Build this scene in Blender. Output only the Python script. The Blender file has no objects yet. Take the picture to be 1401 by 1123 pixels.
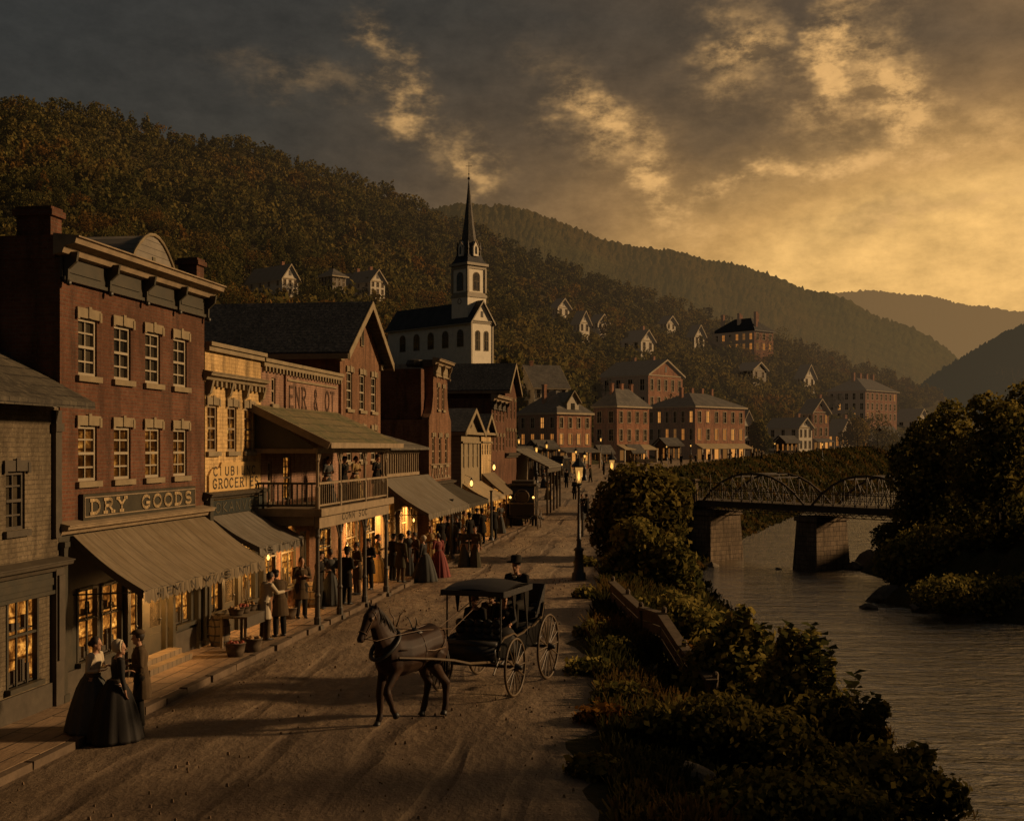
import bpy, bmesh, math, random
import numpy as np
from mathutils import Vector, Matrix
R = math.radians
random.seed(7)
rng = np.random.default_rng(11)
S = bpy.context.scene
COL = S.collection
# ------------------------------------------------------------------ measuring helpers
FL, CX, HY, H = 1700.0, 700.5, 612.0, 5.0      # focal length, centre column and horizon row of the survey; eye height
def at(px, py, z=0.0):
    """a point at height z seen at (px, py) in the survey -> world"""
    Y = FL*(H-z)/(py-HY); return Vector(((px-CX)/FL*Y, Y, z))
def atd(px, py, Y):
    return Vector(((px-CX)/FL*Y, Y, H-(py-HY)*Y/FL))
# street frame: x = along the house row, y = into the houses (negative = out over the pavement)
TH = math.atan2(.9898, .1425)
O_ST = Vector((-12.01, 0, 0))
def sp(px, y=0.0):
    u = (px-CX)/FL
    return (12.01+.9898*y+.1425*u*y)/(.1425-.9898*u)
def zp(py, s, y=0.0):
    return H-(py-HY)*(.9898*s+.1425*y)/FL
def stw(s, y, z=0.0):
    return Vector((-12.01+.1425*s-.9898*y, .9898*s+.1425*y, z))
KERB = -1.82
# ------------------------------------------------------------------ node materials
MATS = {}
def newmat(name):
    m = bpy.data.materials.new(name); m.use_nodes = True
    nt = m.node_tree; nt.nodes.clear(); MATS[name] = m
    return m, nt
class N:
    def __init__(s, nt): s.nt = nt
    def n(s, t, **kw):
        x = s.nt.nodes.new(t)
        for k, v in kw.items():
            if k.startswith('i_'):
                key = k[2:]
                key = int(key) if key.isdigit() else key.replace('_', ' ')
                x.inputs[key].default_value = v
            else: setattr(x, k, v)
        return x
    def l(s, a, b): s.nt.links.new(a, b)
    def math(s, op, a, b=None, c=None, clamp=False):
        x = s.nt.nodes.new('ShaderNodeMath'); x.operation = op; x.use_clamp = clamp
        for i, v in enumerate((a, b, c)):
            if v is None: continue
            if hasattr(v, 'links'): s.l(v, x.inputs[i])
            else: x.inputs[i].default_value = v
        return x.outputs[0]
    def mix(s, f, a, b, blend='MIX'):
        x = s.nt.nodes.new('ShaderNodeMix'); x.data_type = 'RGBA'; x.blend_type = blend; x.clamp_factor = True
        for key, v in ((0, f), (6, a), (7, b)):
            if hasattr(v, 'links'): s.l(v, x.inputs[key])
            elif key == 0: x.inputs[0].default_value = v
            else: x.inputs[key].default_value = (*v, 1) if len(v) == 3 else v
        return x.outputs[2]
    def ramp(s, f, stops, interp='LINEAR'):
        x = s.nt.nodes.new('ShaderNodeValToRGB'); cr = x.color_ramp; cr.interpolation = interp
        while len(cr.elements) < len(stops): cr.elements.new(.5)
        for e, (p, c) in zip(cr.elements, stops):
            e.position = p; e.color = (*c, 1) if not isinstance(c, (int, float)) else (c, c, c, 1)
        s.l(f, x.inputs[0]); return x.outputs[0]
    def noise(s, vec, scale, detail=4, rough=.6, dist=0.0):
        x = s.nt.nodes.new('ShaderNodeTexNoise'); x.inputs['Scale'].default_value = scale
        x.inputs['Detail'].default_value = detail; x.inputs['Roughness'].default_value = rough; x.inputs['Distortion'].default_value = dist
        if vec is not None: s.l(vec, x.inputs['Vector'])
        return x.outputs[0]
    def mapping(s, vec, scale=(1,1,1), rot=(0,0,0), loc=(0,0,0)):
        x = s.nt.nodes.new('ShaderNodeMapping'); x.inputs['Scale'].default_value = scale; x.inputs['Rotation'].default_value = rot; x.inputs['Location'].default_value = loc
        s.l(vec, x.inputs['Vector']); return x.outputs[0]
    def bump(s, h, strength, dist=.02):
        x = s.nt.nodes.new('ShaderNodeBump'); x.inputs['Strength'].default_value = strength; x.inputs['Distance'].default_value = dist
        s.l(h, x.inputs['Height']); return x.outputs[0]
    def out(s, surf):
        o = s.nt.nodes.new('ShaderNodeOutputMaterial'); s.l(surf, o.inputs[0]); return o
    def pbsdf(s, col, rough=.8, spec=.3, normal=None, metal=0.0):
        b = s.nt.nodes.new('ShaderNodeBsdfPrincipled')
        if hasattr(col, 'links'): s.l(col, b.inputs['Base Color'])
        else: b.inputs['Base Color'].default_value = (*col, 1)
        if hasattr(rough, 'links'): s.l(rough, b.inputs['Roughness'])
        else: b.inputs['Roughness'].default_value = rough
        b.inputs['Specular IOR Level'].default_value = spec; b.inputs['Metallic'].default_value = metal
        if normal is not None: s.l(normal, b.inputs['Normal'])
        return b
def objvec(g):
    return g.n('ShaderNodeTexCoord').outputs['Object']
def wallvec(g):
    """(x+y, z): works on every upright face of a house that is square to its own axes"""
    sx = g.n('ShaderNodeSeparateXYZ'); g.l(objvec(g), sx.inputs[0])
    c = g.n('ShaderNodeCombineXYZ'); g.l(g.math('ADD', sx.outputs[0], sx.outputs[1]), c.inputs[0]); g.l(sx.outputs[2], c.inputs[1])
    return c.outputs[0]
def m_brick(name, c1, c2, mortar, w=.23, h=.075, wear=.5, ms=.012, bump=.5, haze_amt=0):
    m, nt = newmat(name); g = N(nt); v = wallvec(g)
    b = g.n('ShaderNodeTexBrick'); b.inputs['Color1'].default_value = (*c1, 1); b.inputs['Color2'].default_value = (*c2, 1); b.inputs['Mortar'].default_value = (*mortar, 1)
    b.inputs['Scale'].default_value = 1; b.inputs['Mortar Size'].default_value = ms; b.inputs['Mortar Smooth'].default_value = .3
    b.inputs['Brick Width'].default_value = w; b.inputs['Row Height'].default_value = h; b.inputs['Bias'].default_value = 0
    wob = g.n('ShaderNodeVectorMath', operation='MULTIPLY_ADD'); nn = g.n('ShaderNodeTexNoise'); nn.inputs['Scale'].default_value = 3
    g.l(v, nn.inputs['Vector']); g.l(nn.outputs[1], wob.inputs[0]); wob.inputs[1].default_value = (.03, .03, 0); g.l(v, wob.inputs[2]); g.l(wob.outputs[0], b.inputs['Vector'])
    o = objvec(g)
    n1 = g.noise(o, .7, 5, .65); n2 = g.noise(o, 9, 3, .6)
    n3 = g.noise(g.mapping(v, (2.2, .35, 1)), 1.3, 4, .6)
    c = g.mix(g.ramp(n1, [(.35, 0.0), (.7, 1.0)]), b.outputs[0], tuple(x*.45 for x in c1), 'MIX')
    c = g.mix(wear*.55, b.outputs[0], c)
    c = g.mix(g.ramp(n2, [(.45, 0.0), (.75, .55)]), c, tuple(min(1, x*1.7+.02) for x in c2))
    c = g.mix(g.ramp(n3, [(.46, 0.0), (.7, .75)]), c, (.025, .019, .013)); c = g.mix(g.ramp(g.noise(o, .35, 5, .7), [(.42, 0.0), (.62, .55)]), c, tuple(x*.35 for x in c1)); c = g.mix(g.ramp(g.noise(o, 26, 2, .5), [(.6, 0.0), (.72, .45)]), c, tuple(min(1, x*2.2+.03) for x in c2))
    hgt = g.math('ADD', g.math('MULTIPLY', b.outputs[1], -1.0), g.math('MULTIPLY', n2, .8))
    sf = g.pbsdf(c, .9, .15, g.bump(hgt, bump, .02)).outputs[0]
    g.out(air(g, sf, 60, 420, haze_amt) if haze_amt else sf); return m
def m_board(name, c, step=.14, axis=1, var=.35, rough=.75, spec=.25, dark=.35, haze_amt=0):
    """lapped boards: axis 1 = lying boards, axis 0 = upright boards"""
    m, nt = newmat(name); g = N(nt); v = wallvec(g); o = objvec(g)
    sx = g.n('ShaderNodeSeparateXYZ'); g.l(v, sx.inputs[0])
    q = g.math('DIVIDE', sx.outputs[axis], step); fr = g.math('FRACT', q); fl = g.math('FLOOR', q)
    wn = g.n('ShaderNodeTexWhiteNoise', noise_dimensions='1D'); g.l(fl, wn.inputs['W'])
    n1 = g.noise(o, 1.4, 5, .65); grain = g.noise(g.mapping(v, (1, 18, 1) if axis == 1 else (18, 1, 1)), 3, 4, .6)
    cc = g.mix(g.math('MULTIPLY', wn.outputs[0], var), c, tuple(x*.55 for x in c))
    cc = g.mix(g.ramp(grain, [(.4, 0.0), (.75, .45)]), cc, tuple(x*.5 for x in c))
    cc = g.mix(g.ramp(n1, [(.45, 0.0), (.75, dark)]), cc, (.03, .024, .016))
    gap = g.ramp(fr, [(0, 0.0), (.1, 1.0), (.93, 1.0), (1, .2)])
    cc = g.mix(gap, tuple(x*.15 for x in c), cc)
    sf = g.pbsdf(cc, rough, spec, g.bump(g.math('ADD', fr, g.math('MULTIPLY', grain, .3)), .5, .02)).outputs[0]
    g.out(air(g, sf, 60, 420, haze_amt) if haze_amt else sf); return m
def m_plain(name, c, rough=.7, spec=.3, var=.4, scale=4, bump=.2, metal=0, c2=None, bdist=.01, haze_amt=0):
    m, nt = newmat(name); g = N(nt); o = objvec(g)
    n1 = g.noise(o, scale, 6, .65); n2 = g.noise(o, scale*9, 3, .6)
    cc = g.mix(g.ramp(n1, [(.35, 0.0), (.7, 1.0)]), c, c2 if c2 else tuple(x*(1-var) for x in c))
    cc = g.mix(g.ramp(n2, [(.5, 0.0), (.8, var)]), cc, tuple(x*.6 for x in c))
    sf = g.pbsdf(cc, rough, spec, g.bump(g.math('ADD', n1, g.math('MULTIPLY', n2, .4)), bump, bdist), metal).outputs[0]
    g.out(air(g, sf, 60, 420, haze_amt) if haze_amt else sf); return m
def m_roof(name, c1, c2, step=.22, moss=None, haze_amt=0):
    m, nt = newmat(name); g = N(nt); o = objvec(g)
    sx = g.n('ShaderNodeSeparateXYZ'); g.l(o, sx.inputs[0])
    row = g.math('DIVIDE', sx.outputs[2], step*.5)
    b = g.n('ShaderNodeTexBrick'); b.inputs['Scale'].default_value = 1; b.inputs['Brick Width'].default_value = step*.8; b.inputs['Row Height'].default_value = step*.5
    b.inputs['Color1'].default_value = (*c1, 1); b.inputs['Color2'].default_value = (*c2, 1); b.inputs['Mortar'].default_value = (*[x*.25 for x in c1], 1); b.inputs['Mortar Size'].default_value = .012
    c = g.n('ShaderNodeCombineXYZ'); g.l(g.math('ADD', sx.outputs[0], g.math('MULTIPLY', sx.outputs[1], .8)), c.inputs[0]); g.l(sx.outputs[2], c.inputs[1]); g.l(c.outputs[0], b.inputs['Vector'])
    n1 = g.noise(o, .8, 5, .7); n2 = g.noise(o, 6, 4, .6)
    cc = g.mix(g.ramp(n1, [(.4, 0.0), (.62, .85)]), b.outputs[0], moss if moss else tuple(x*.45 for x in c1))
    cc = g.mix(g.ramp(n2, [(.5, 0.0), (.75, .5)]), cc, tuple(x*1.8 for x in c2))
    h = g.math('ADD', g.math('FRACT', row), g.math('MULTIPLY', n2, .7))
    sf = g.pbsdf(cc, .75, .3, g.bump(h, .7, .03)).outputs[0]
    g.out(air(g, sf, 60, 420, haze_amt) if haze_amt else sf); return m
def m_lit(name, strength, dim=.25, scale=3.5):
    """the lamplit inside of a room: blotches of warm light, shelves and dark shapes"""
    m, nt = newmat(name); g = N(nt); o = objvec(g); v = wallvec(g)
    n1 = g.noise(o, scale, 4, .6, .4); n2 = g.noise(o, scale*3.2, 3, .6)
    sx = g.n('ShaderNodeSeparateXYZ'); g.l(v, sx.inputs[0])
    sh = g.math('FRACT', g.math('DIVIDE', sx.outputs[1], .38))
    shelf = g.ramp(sh, [(0, .25), (.1, .3), (.14, 1.0), (1, .8)])
    f = g.math('MULTIPLY', g.ramp(n1, [(.3, dim*.4), (.5, dim*1.4), (.66, 1.0)]), g.ramp(n2, [(.35, .35), (.6, 1.0)]))
    f = g.math('MULTIPLY', f, shelf)
    c = g.ramp(f, [(0, (.20, .05, .008)), (.3, (.62, .21, .03)), (.75, (1.0, .43, .07)), (1, (1.0, .6, .16))])
    e = g.n('ShaderNodeEmission'); g.l(c, e.inputs[0]); g.l(g.math('MULTIPLY_ADD', f, strength, strength*.06), e.inputs[1])
    g.out(e.outputs[0]); return m
def m_emit(name, c, s):
    m, nt = newmat(name); g = N(nt); e = g.n('ShaderNodeEmission'); e.inputs[0].default_value = (*c, 1); e.inputs[1].default_value = s; g.out(e.outputs[0]); return m
def m_foliage(name, dark, mid, hi, rust, merged=False, rustamt=.35, airlight=None):
    m, nt = newmat(name); g = N(nt)
    tone = g.n('ShaderNodeAttribute', attribute_name='tone').outputs['Fac']
    hue = g.n('ShaderNodeAttribute', attribute_name='hue').outputs['Fac'] if merged else g.n('ShaderNodeObjectInfo').outputs['Random']
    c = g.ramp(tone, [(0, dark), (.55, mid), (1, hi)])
    c = g.mix(g.ramp(hue, [(1-rustamt-.12, 0.0), (1-rustamt*.3, .8)]), c, g.ramp(tone, [(0, tuple(x*.3 for x in rust)), (1, rust)]))
    c = g.mix(g.ramp(hue, [(0, .55), (.35, 0.0)]), c, tuple(x*.7 for x in dark))
    d = g.n('ShaderNodeBsdfDiffuse'); g.l(c, d.inputs[0])
    t = g.n('ShaderNodeBsdfTranslucent'); g.l(c, t.inputs[0])
    mx = g.n('ShaderNodeMixShader'); mx.inputs[0].default_value = .38; g.l(d.outputs[0], mx.inputs[1]); g.l(t.outputs[0], mx.inputs[2])
    surf = mx.outputs[0]
    if airlight: surf = air(g, surf, *airlight)
    g.out(surf); return m
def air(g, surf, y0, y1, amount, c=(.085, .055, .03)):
    """valley haze painted on as emission: grows with distance up the valley"""
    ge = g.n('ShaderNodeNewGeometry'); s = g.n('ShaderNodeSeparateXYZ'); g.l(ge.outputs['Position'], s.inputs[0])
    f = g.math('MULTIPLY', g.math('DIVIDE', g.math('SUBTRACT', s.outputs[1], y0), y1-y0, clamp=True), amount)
    # more painted haze towards the valley's open, lit end
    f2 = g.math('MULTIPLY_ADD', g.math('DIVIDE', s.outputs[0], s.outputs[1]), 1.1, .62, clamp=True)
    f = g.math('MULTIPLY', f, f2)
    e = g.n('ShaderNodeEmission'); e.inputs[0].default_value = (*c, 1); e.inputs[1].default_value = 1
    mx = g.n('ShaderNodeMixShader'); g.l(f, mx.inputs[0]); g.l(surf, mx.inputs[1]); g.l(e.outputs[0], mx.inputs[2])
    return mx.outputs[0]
BR = m_brick('brick red', (.155, .066, .034), (.105, .043, .023), (.13, .09, .06), wear=.8)
BR2 = m_brick('brick orange', (.235, .115, .056), (.17, .078, .04), (.17, .12, .075), wear=.7)
BRD = m_brick('brick far', (.36, .16, .08), (.27, .12, .06), (.2, .14, .09), .5, .16, haze_amt=.42)
BRC = m_brick('brick cream', (.56, .40, .20), (.48, .33, .16), (.3, .21, .11), .3, .1, wear=.3, ms=.008)
BRP = m_brick('brick pinkish', (.34, .2, .13), (.28, .15, .095), (.2, .14, .1))
STN = m_brick('stone blocks', (.26, .19, .12), (.17, .125, .085), (.05, .04, .03), .85, .42, wear=.7, ms=.03, bump=1.0)
CREAM = m_plain('cream stone trim', (.25, .195, .115), .8, .2, .35, 3)
WHITE = m_board('white boards', (.62, .55, .42), .16, 1, .15, dark=.25)
WHITEP = m_plain('white painted trim', (.33, .275, .185), .6, .3, .25, 2)
GREYB = m_board('grey boards', (.22, .19, .145), .2, 1, .3)
WOODG = m_plain('dark green woodwork', (.034, .031, .02), .5, .4, .35, 3, c2=(.055, .044, .026))
WOODB = m_board('brown upright boards', (.17, .125, .075), .3, 0, .45)
TRIM = m_plain('weathered tan trim', (.27, .2, .12), .7, .25, .4, 3)
TRIMD = m_plain('dark trim', (.075, .06, .04), .6, .3, .4, 4)
SLATE = m_roof('slate roof', (.045, .045, .045), (.07, .068, .065))
SLATEF = m_roof('far slate roof', (.085, .075, .06), (.12, .105, .08), .8, haze_amt=.5)
WHITEF = m_board('far white boards', (.66, .58, .44), .3, 1, .15, dark=.2, haze_amt=.4)
CREAMF = m_plain('far cream trim', (.4, .32, .2), .8, .2, .3, 1, haze_amt=.4)
ROOFD = m_roof('old brown roof', (.06, .05, .034), (.085, .07, .045), .36)
SHING = m_roof('mossy shingle roof', (.115, .095, .05), (.16, .12, .055), .42, moss=(.06, .065, .025))
SHINGG = m_roof('grey shingle roof', (.12, .105, .08), (.17, .145, .1), .3)
IRON = m_plain('black iron', (.02, .018, .015), .45, .5, .3, 6)
IRONB = m_plain('rusty bridge iron', (.075, .05, .032), .6, .4, .5, 1.5, c2=(.035, .028, .02))
BLACKP = m_plain('black coach lacquer', (.012, .011, .010), .28, .5, .2, 5)
LEATH = m_plain('black leather', (.018, .015, .012), .5, .4, .3, 9)
HARN = m_plain('brown harness leather', (.11, .06, .025), .5, .4, .3, 9)
WHEELM = m_plain('worn wheel wood', (.10, .065, .03), .55, .35, .4, 6)
WOODP = m_board('old planks', (.2, .15, .09), .24, 0, .5)
RAILW = m_plain('grey split wood', (.13, .095, .06), .85, .2, .5, 5, bump=.6)
BARK = m_plain('bark', (.06, .045, .03), .95, .1, .5, 6, bump=.8, bdist=.05)
ROCK = m_plain('rock', (.17, .135, .095), .9, .2, .5, 1.2, bump=1.0, bdist=.12, c2=(.075, .065, .045))
SKIN = m_plain('skin', (.40, .22, .13), .6, .3, .12, 8, bump=.05)
HAIR = m_plain('dark hair', (.025, .017, .010), .6, .3, .3, 20)
HAIRF = m_plain('fair hair', (.3, .19, .07), .6, .3, .3, 20)
COATD = m_plain('dark wool', (.022, .019, .015), .9, .1, .3, 7)
COATB = m_plain('brown wool', (.085, .058, .032), .9, .1, .3, 7)
COATG = m_plain('olive wool', (.06, .052, .032), .9, .1, .3, 7)
SHIRT = m_plain('off white linen', (.5, .42, .29), .85, .15, .2, 6)
DRESSD = m_plain('black dress cloth', (.02, .017, .014), .75, .25, .3, 6)
DRESSR = m_plain('wine red dress cloth', (.2, .042, .035), .75, .25, .3, 6)
DRESSG = m_plain('slate dress cloth', (.065, .065, .058), .8, .2, .3, 6)
DRESSO = m_plain('ochre dress cloth', (.30, .2, .075), .8, .2, .3, 6)
HORSE = m_plain('dark bay coat', (.038, .017, .007), .6, .22, .5, 2.6, c2=(.014, .007, .004))
LIT = m_lit('lamplit shop inside', 1.2, .32)
LITS = m_lit('lamplit shop inside bright', 1.45, .32)
LITW = m_lit('lamplit room', .6, .2, 1.6)
LITF = m_emit('far lamplit pane', (1.0, .40, .085), .62)
LITM = m_emit('far soft pane', (1.0, .36, .07), .38)
LITG = m_emit('far dim pane', (.8, .33, .08), .22)
FLAME = m_emit('gas flame', (1.0, .52, .12), 3.2)
FLAMEN = m_emit('near gas flame', (1.0, .52, .13), 4)
BREAD = m_plain('bread crust', (.35, .2, .08), .8, .2, .3, 9)
def _glass():
    m, nt = newmat('old window glass'); g = N(nt); o = objvec(g)
    n = g.noise(o, 1.6, 3, .5); c = g.ramp(n, [(.35, (.012, .011, .009)), (.7, (.07, .055, .033))])
    g.out(g.pbsdf(c, .14, .6, g.bump(n, .15, .03)).outputs[0]); return m
GLASS = _glass()
def _lglass():
    m, nt = newmat('lantern glass'); g = N(nt)
    t = g.n('ShaderNodeBsdfTransparent'); t.inputs[0].default_value = (1, .9, .7, 1)
    e = g.n('ShaderNodeEmission'); e.inputs[0].default_value = (1, .5, .13, 1); e.inputs[1].default_value = .55
    a = g.n('ShaderNodeMixShader'); a.inputs[0].default_value = .6; g.l(t.outputs[0], a.inputs[1]); g.l(e.outputs[0], a.inputs[2]); g.out(a.outputs[0]); return m
LGLASS = _lglass()
def _awn(name, c, stripe):
    m, nt = newmat(name); g = N(nt); o = objvec(g); sx = g.n('ShaderNodeSeparateXYZ'); g.l(o, sx.inputs[0])
    st = g.ramp(g.math('FRACT', g.math('DIVIDE', sx.outputs[0], stripe)), [(0, .3), (.04, .3), (.07, 1.0), (.93, 1.0), (1, .3)])
    n1 = g.noise(g.mapping(o, (7, 1, 1)), 2.2, 5, .65); n2 = g.noise(o, 1.1, 4, .6)
    cc = g.mix(g.ramp(n1, [(.35, 0.0), (.7, .75)]), c, tuple(x*.48 for x in c)); cc = g.mix(g.ramp(n2, [(.45, 0.0), (.7, .6)]), cc, (c[0]*.55, c[1]*.5, c[2]*.42))
    cc = g.mix(st, tuple(x*.4 for x in c), cc)
    d = g.pbsdf(cc, .9, .1, g.bump(n1, .5, .04)); t = g.n('ShaderNodeBsdfTranslucent'); g.l(cc, t.inputs[0])
    a = g.n('ShaderNodeMixShader'); a.inputs[0].default_value = .12; g.l(d.outputs[0], a.inputs[1]); g.l(t.outputs[0], a.inputs[2]); g.out(a.outputs[0]); return m
AWN = _awn('tan canvas', (.23, .18, .115), .42)
AWNG = _awn('grey canvas', (.2, .175, .135), .36)
AWNW = _awn('pale canvas', (.42, .33, .2), .4)
AWND = _awn('dark canvas', (.085, .075, .055), .4)
def _road():
    m, nt = newmat('rutted dirt road'); g = N(nt); o = objvec(g)
    al = g.mapping(o, (1.0, .3, 1), (0, 0, -.144))            # ruts run along the street
    r1 = g.noise(al, .8, 5, .55); r2 = g.noise(g.mapping(o, (1, .55, 1), (0, 0, -.144)), 4.5, 5, .62); st = g.noise(o, 11, 5, .7); big = g.noise(o, .13, 4, .6)
    vo = g.n('ShaderNodeTexVoronoi'); vo.inputs['Scale'].default_value = 5.5; g.l(o, vo.inputs['Vector'])
    c = g.ramp(r2, [(.3, (.13, .082, .044)), (.5, (.25, .17, .095)), (.72, (.40, .29, .17))])
    c = g.mix(g.ramp(r1, [(.38, .8), (.56, 0.0)]), c, (.085, .054, .03))
    c = g.mix(g.ramp(big, [(.4, 0.0), (.65, .6)]), c, (.30, .23, .15))
    sy_ = g.n('ShaderNodeSeparateXYZ'); g.l(o, sy_.inputs[0]); c = g.mix(g.ramp(g.math('DIVIDE', sy_.outputs[1], 100), [(.16, .62), (.30, .3), (.5, 0.0)]), c, (.06, .038, .022))  # foreground shade painted in: road colour darkens towards the viewpoint
    c = g.mix(g.ramp(st, [(.55, 0.0), (.75, .6)]), c, (.34, .24, .14))
    c = g.mix(g.ramp(vo.outputs[0], [(.05, .35), (.22, 0.0)]), c, (.05, .032, .018))
    sq = g.n('ShaderNodeSeparateXYZ'); g.l(o, sq.inputs[0]); q = g.math('SUBTRACT', sq.outputs[0], g.math('MULTIPLY', sq.outputs[1], .144))
    w = g.math('SINE', g.math('ADD', g.math('MULTIPLY', q, 4.1), g.math('MULTIPLY', g.noise(g.mapping(o, (1, .25, 1)), .35, 3, .5), 9)))
    tr = g.math('MULTIPLY', g.ramp(w, [(.62, 0.0), (.95, 1.0)]), g.ramp(g.noise(g.mapping(o, (1, .2, 1)), .7, 3, .5), [(.4, 0.0), (.6, 1.0)]))
    c = g.mix(g.math('MULTIPLY', tr, .65), c, (.055, .034, .019))
    h = g.math('ADD', g.math('SUBTRACT', g.math('MULTIPLY', r1, 2.0), g.math('MULTIPLY', tr, .9)), g.math('ADD', r2, g.math('MULTIPLY', st, .45)))
    g.out(g.pbsdf(c, .66, .45, g.bump(h, .75, .07)).outputs[0]); return m
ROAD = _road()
def _ground():
    m, nt = newmat('grassy ground'); g = N(nt); o = objvec(g)
    n1 = g.noise(o, .22, 6, .7); n2 = g.noise(o, 2.3, 5, .7); n3 = g.noise(o, .04, 3, .6)
    c = g.ramp(n2, [(.3, (.018, .019, .008)), (.52, (.05, .048, .018)), (.75, (.095, .078, .03))])
    c = g.mix(g.ramp(n1, [(.42, 0.0), (.62, .8)]), c, (.085, .055, .024)); c = g.mix(g.ramp(n3, [(.45, 0.0), (.6, .5)]), c, (.04, .042, .016))
    b = g.pbsdf(c, .95, .1, g.bump(g.math('ADD', n2, g.math('MULTIPLY', n1, 2)), 1.0, .25))
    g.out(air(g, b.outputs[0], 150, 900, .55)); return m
GROUND = _ground()
def _water():
    m, nt = newmat('river water'); g = N(nt); o = objvec(g)
    a = g.noise(g.mapping(o, (.42, 1.0, 1), (0, 0, -.25)), 1.0, 4, .62, 1.3); b2 = g.noise(g.mapping(o, (1.3, 3.6, 1), (0, 0, -.1)), 1.0, 5, .65, .6); c3 = g.noise(o, .06, 3, .5)
    big = g.noise(g.mapping(o, (.10, .42, 1), (0, 0, -.2)), 1.0, 3, .55, .4)
    h = g.math('ADD', g.math('MULTIPLY', big, 2.6), g.math('ADD', g.math('MULTIPLY', a, 2.0), g.math('MULTIPLY', b2, .7)))
    b = g.pbsdf((.10, .088, .06), .1, .9, g.bump(h, .7, .2)); g.l(g.ramp(c3, [(.4, .05), (.65, .16)]), b.inputs['Roughness'])
    gl = g.n('ShaderNodeBsdfGlossy'); gl.inputs['Color'].default_value = (.9, .87, .8, 1); gl.inputs['Roughness'].default_value = .06; g.l(b.inputs['Normal'].links[0].from_socket, gl.inputs['Normal'])
    mx = g.n('ShaderNodeMixShader'); mx.inputs[0].default_value = .7; g.l(b.outputs[0], mx.inputs[1]); g.l(gl.outputs[0], mx.inputs[2])
    g.out(mx.outputs[0]); return m
WATER = _water()
WALKM = m_brick('pavement slabs', (.24, .165, .095), (.16, .11, .065), (.04, .028, .018), 1.1, .9, wear=.7, ms=.02)
def _walk():
    m, nt = newmat('plank and slab pavement'); g = N(nt); o = objvec(g)
    b = g.n('ShaderNodeTexBrick'); b.inputs['Scale'].default_value = 1; b.inputs['Brick Width'].default_value = 1.3; b.inputs['Row Height'].default_value = .45; b.inputs['Mortar Size'].default_value = .018
    b.inputs['Color1'].default_value = (.30, .2, .115, 1); b.inputs['Color2'].default_value = (.2, .135, .08, 1); b.inputs['Mortar'].default_value = (.03, .02, .012, 1); g.l(o, b.inputs['Vector'])
    n1 = g.noise(o, 1.5, 5, .65); n2 = g.noise(g.mapping(o, (1, 6, 1)), 4, 4, .6)
    c = g.mix(g.ramp(n1, [(.4, 0.0), (.7, .7)]), b.outputs[0], (.09, .06, .035)); c = g.mix(g.ramp(n2, [(.5, 0.0), (.75, .5)]), c, (.36, .25, .14))
    g.out(g.pbsdf(c, .7, .35, g.bump(g.math('ADD', g.math('MULTIPLY', b.outputs[1], -1.5), n2), .7, .02)).outputs[0]); return m
WALK = _walk()
_FD = dict(dark=(.016, .02, .007), mid=(.066, .065, .02), hi=(.19, .145, .04), rust=(.22, .105, .024))
LEAF = m_foliage('leaves near', (.016, .02, .007), (.08, .08, .025), (.28, .215, .055), (.1, .07, .02), rustamt=.05)
LEAFR = m_foliage('leaves rusty', (.03, .014, .005), (.13, .058, .014), (.3, .14, .03), (.3, .14, .03), rustamt=.05)
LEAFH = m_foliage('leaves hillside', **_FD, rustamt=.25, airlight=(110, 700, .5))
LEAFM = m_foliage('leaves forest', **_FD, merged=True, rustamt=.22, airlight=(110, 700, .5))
GRASSM = m_foliage('grass blades', (.012, .014, .005), (.05, .048, .016), (.14, .10, .035), (.19, .10, .03), merged=True, rustamt=.4)
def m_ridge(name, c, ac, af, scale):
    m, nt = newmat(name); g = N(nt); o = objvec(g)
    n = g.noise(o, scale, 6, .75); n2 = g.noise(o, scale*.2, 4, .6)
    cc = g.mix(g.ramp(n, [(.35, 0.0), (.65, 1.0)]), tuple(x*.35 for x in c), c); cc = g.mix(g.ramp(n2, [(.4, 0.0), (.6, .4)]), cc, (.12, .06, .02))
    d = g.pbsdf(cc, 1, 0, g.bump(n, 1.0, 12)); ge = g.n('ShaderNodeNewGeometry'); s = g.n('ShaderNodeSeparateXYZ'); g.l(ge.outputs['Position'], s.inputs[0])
    e = g.n('ShaderNodeEmission'); e.inputs[0].default_value = (*ac, 1)  # distance haze painted into the ridge as emission, stronger to the right
    f = g.math('MULTIPLY_ADD', g.math('DIVIDE', s.outputs[0], s.outputs[1]), .75, af-.06, clamp=True); mx = g.n('ShaderNodeMixShader'); g.l(f, mx.inputs[0]); g.l(d.outputs[0], mx.inputs[1]); g.l(e.outputs[0], mx.inputs[2]); g.out(mx.outputs[0]); return m
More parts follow.
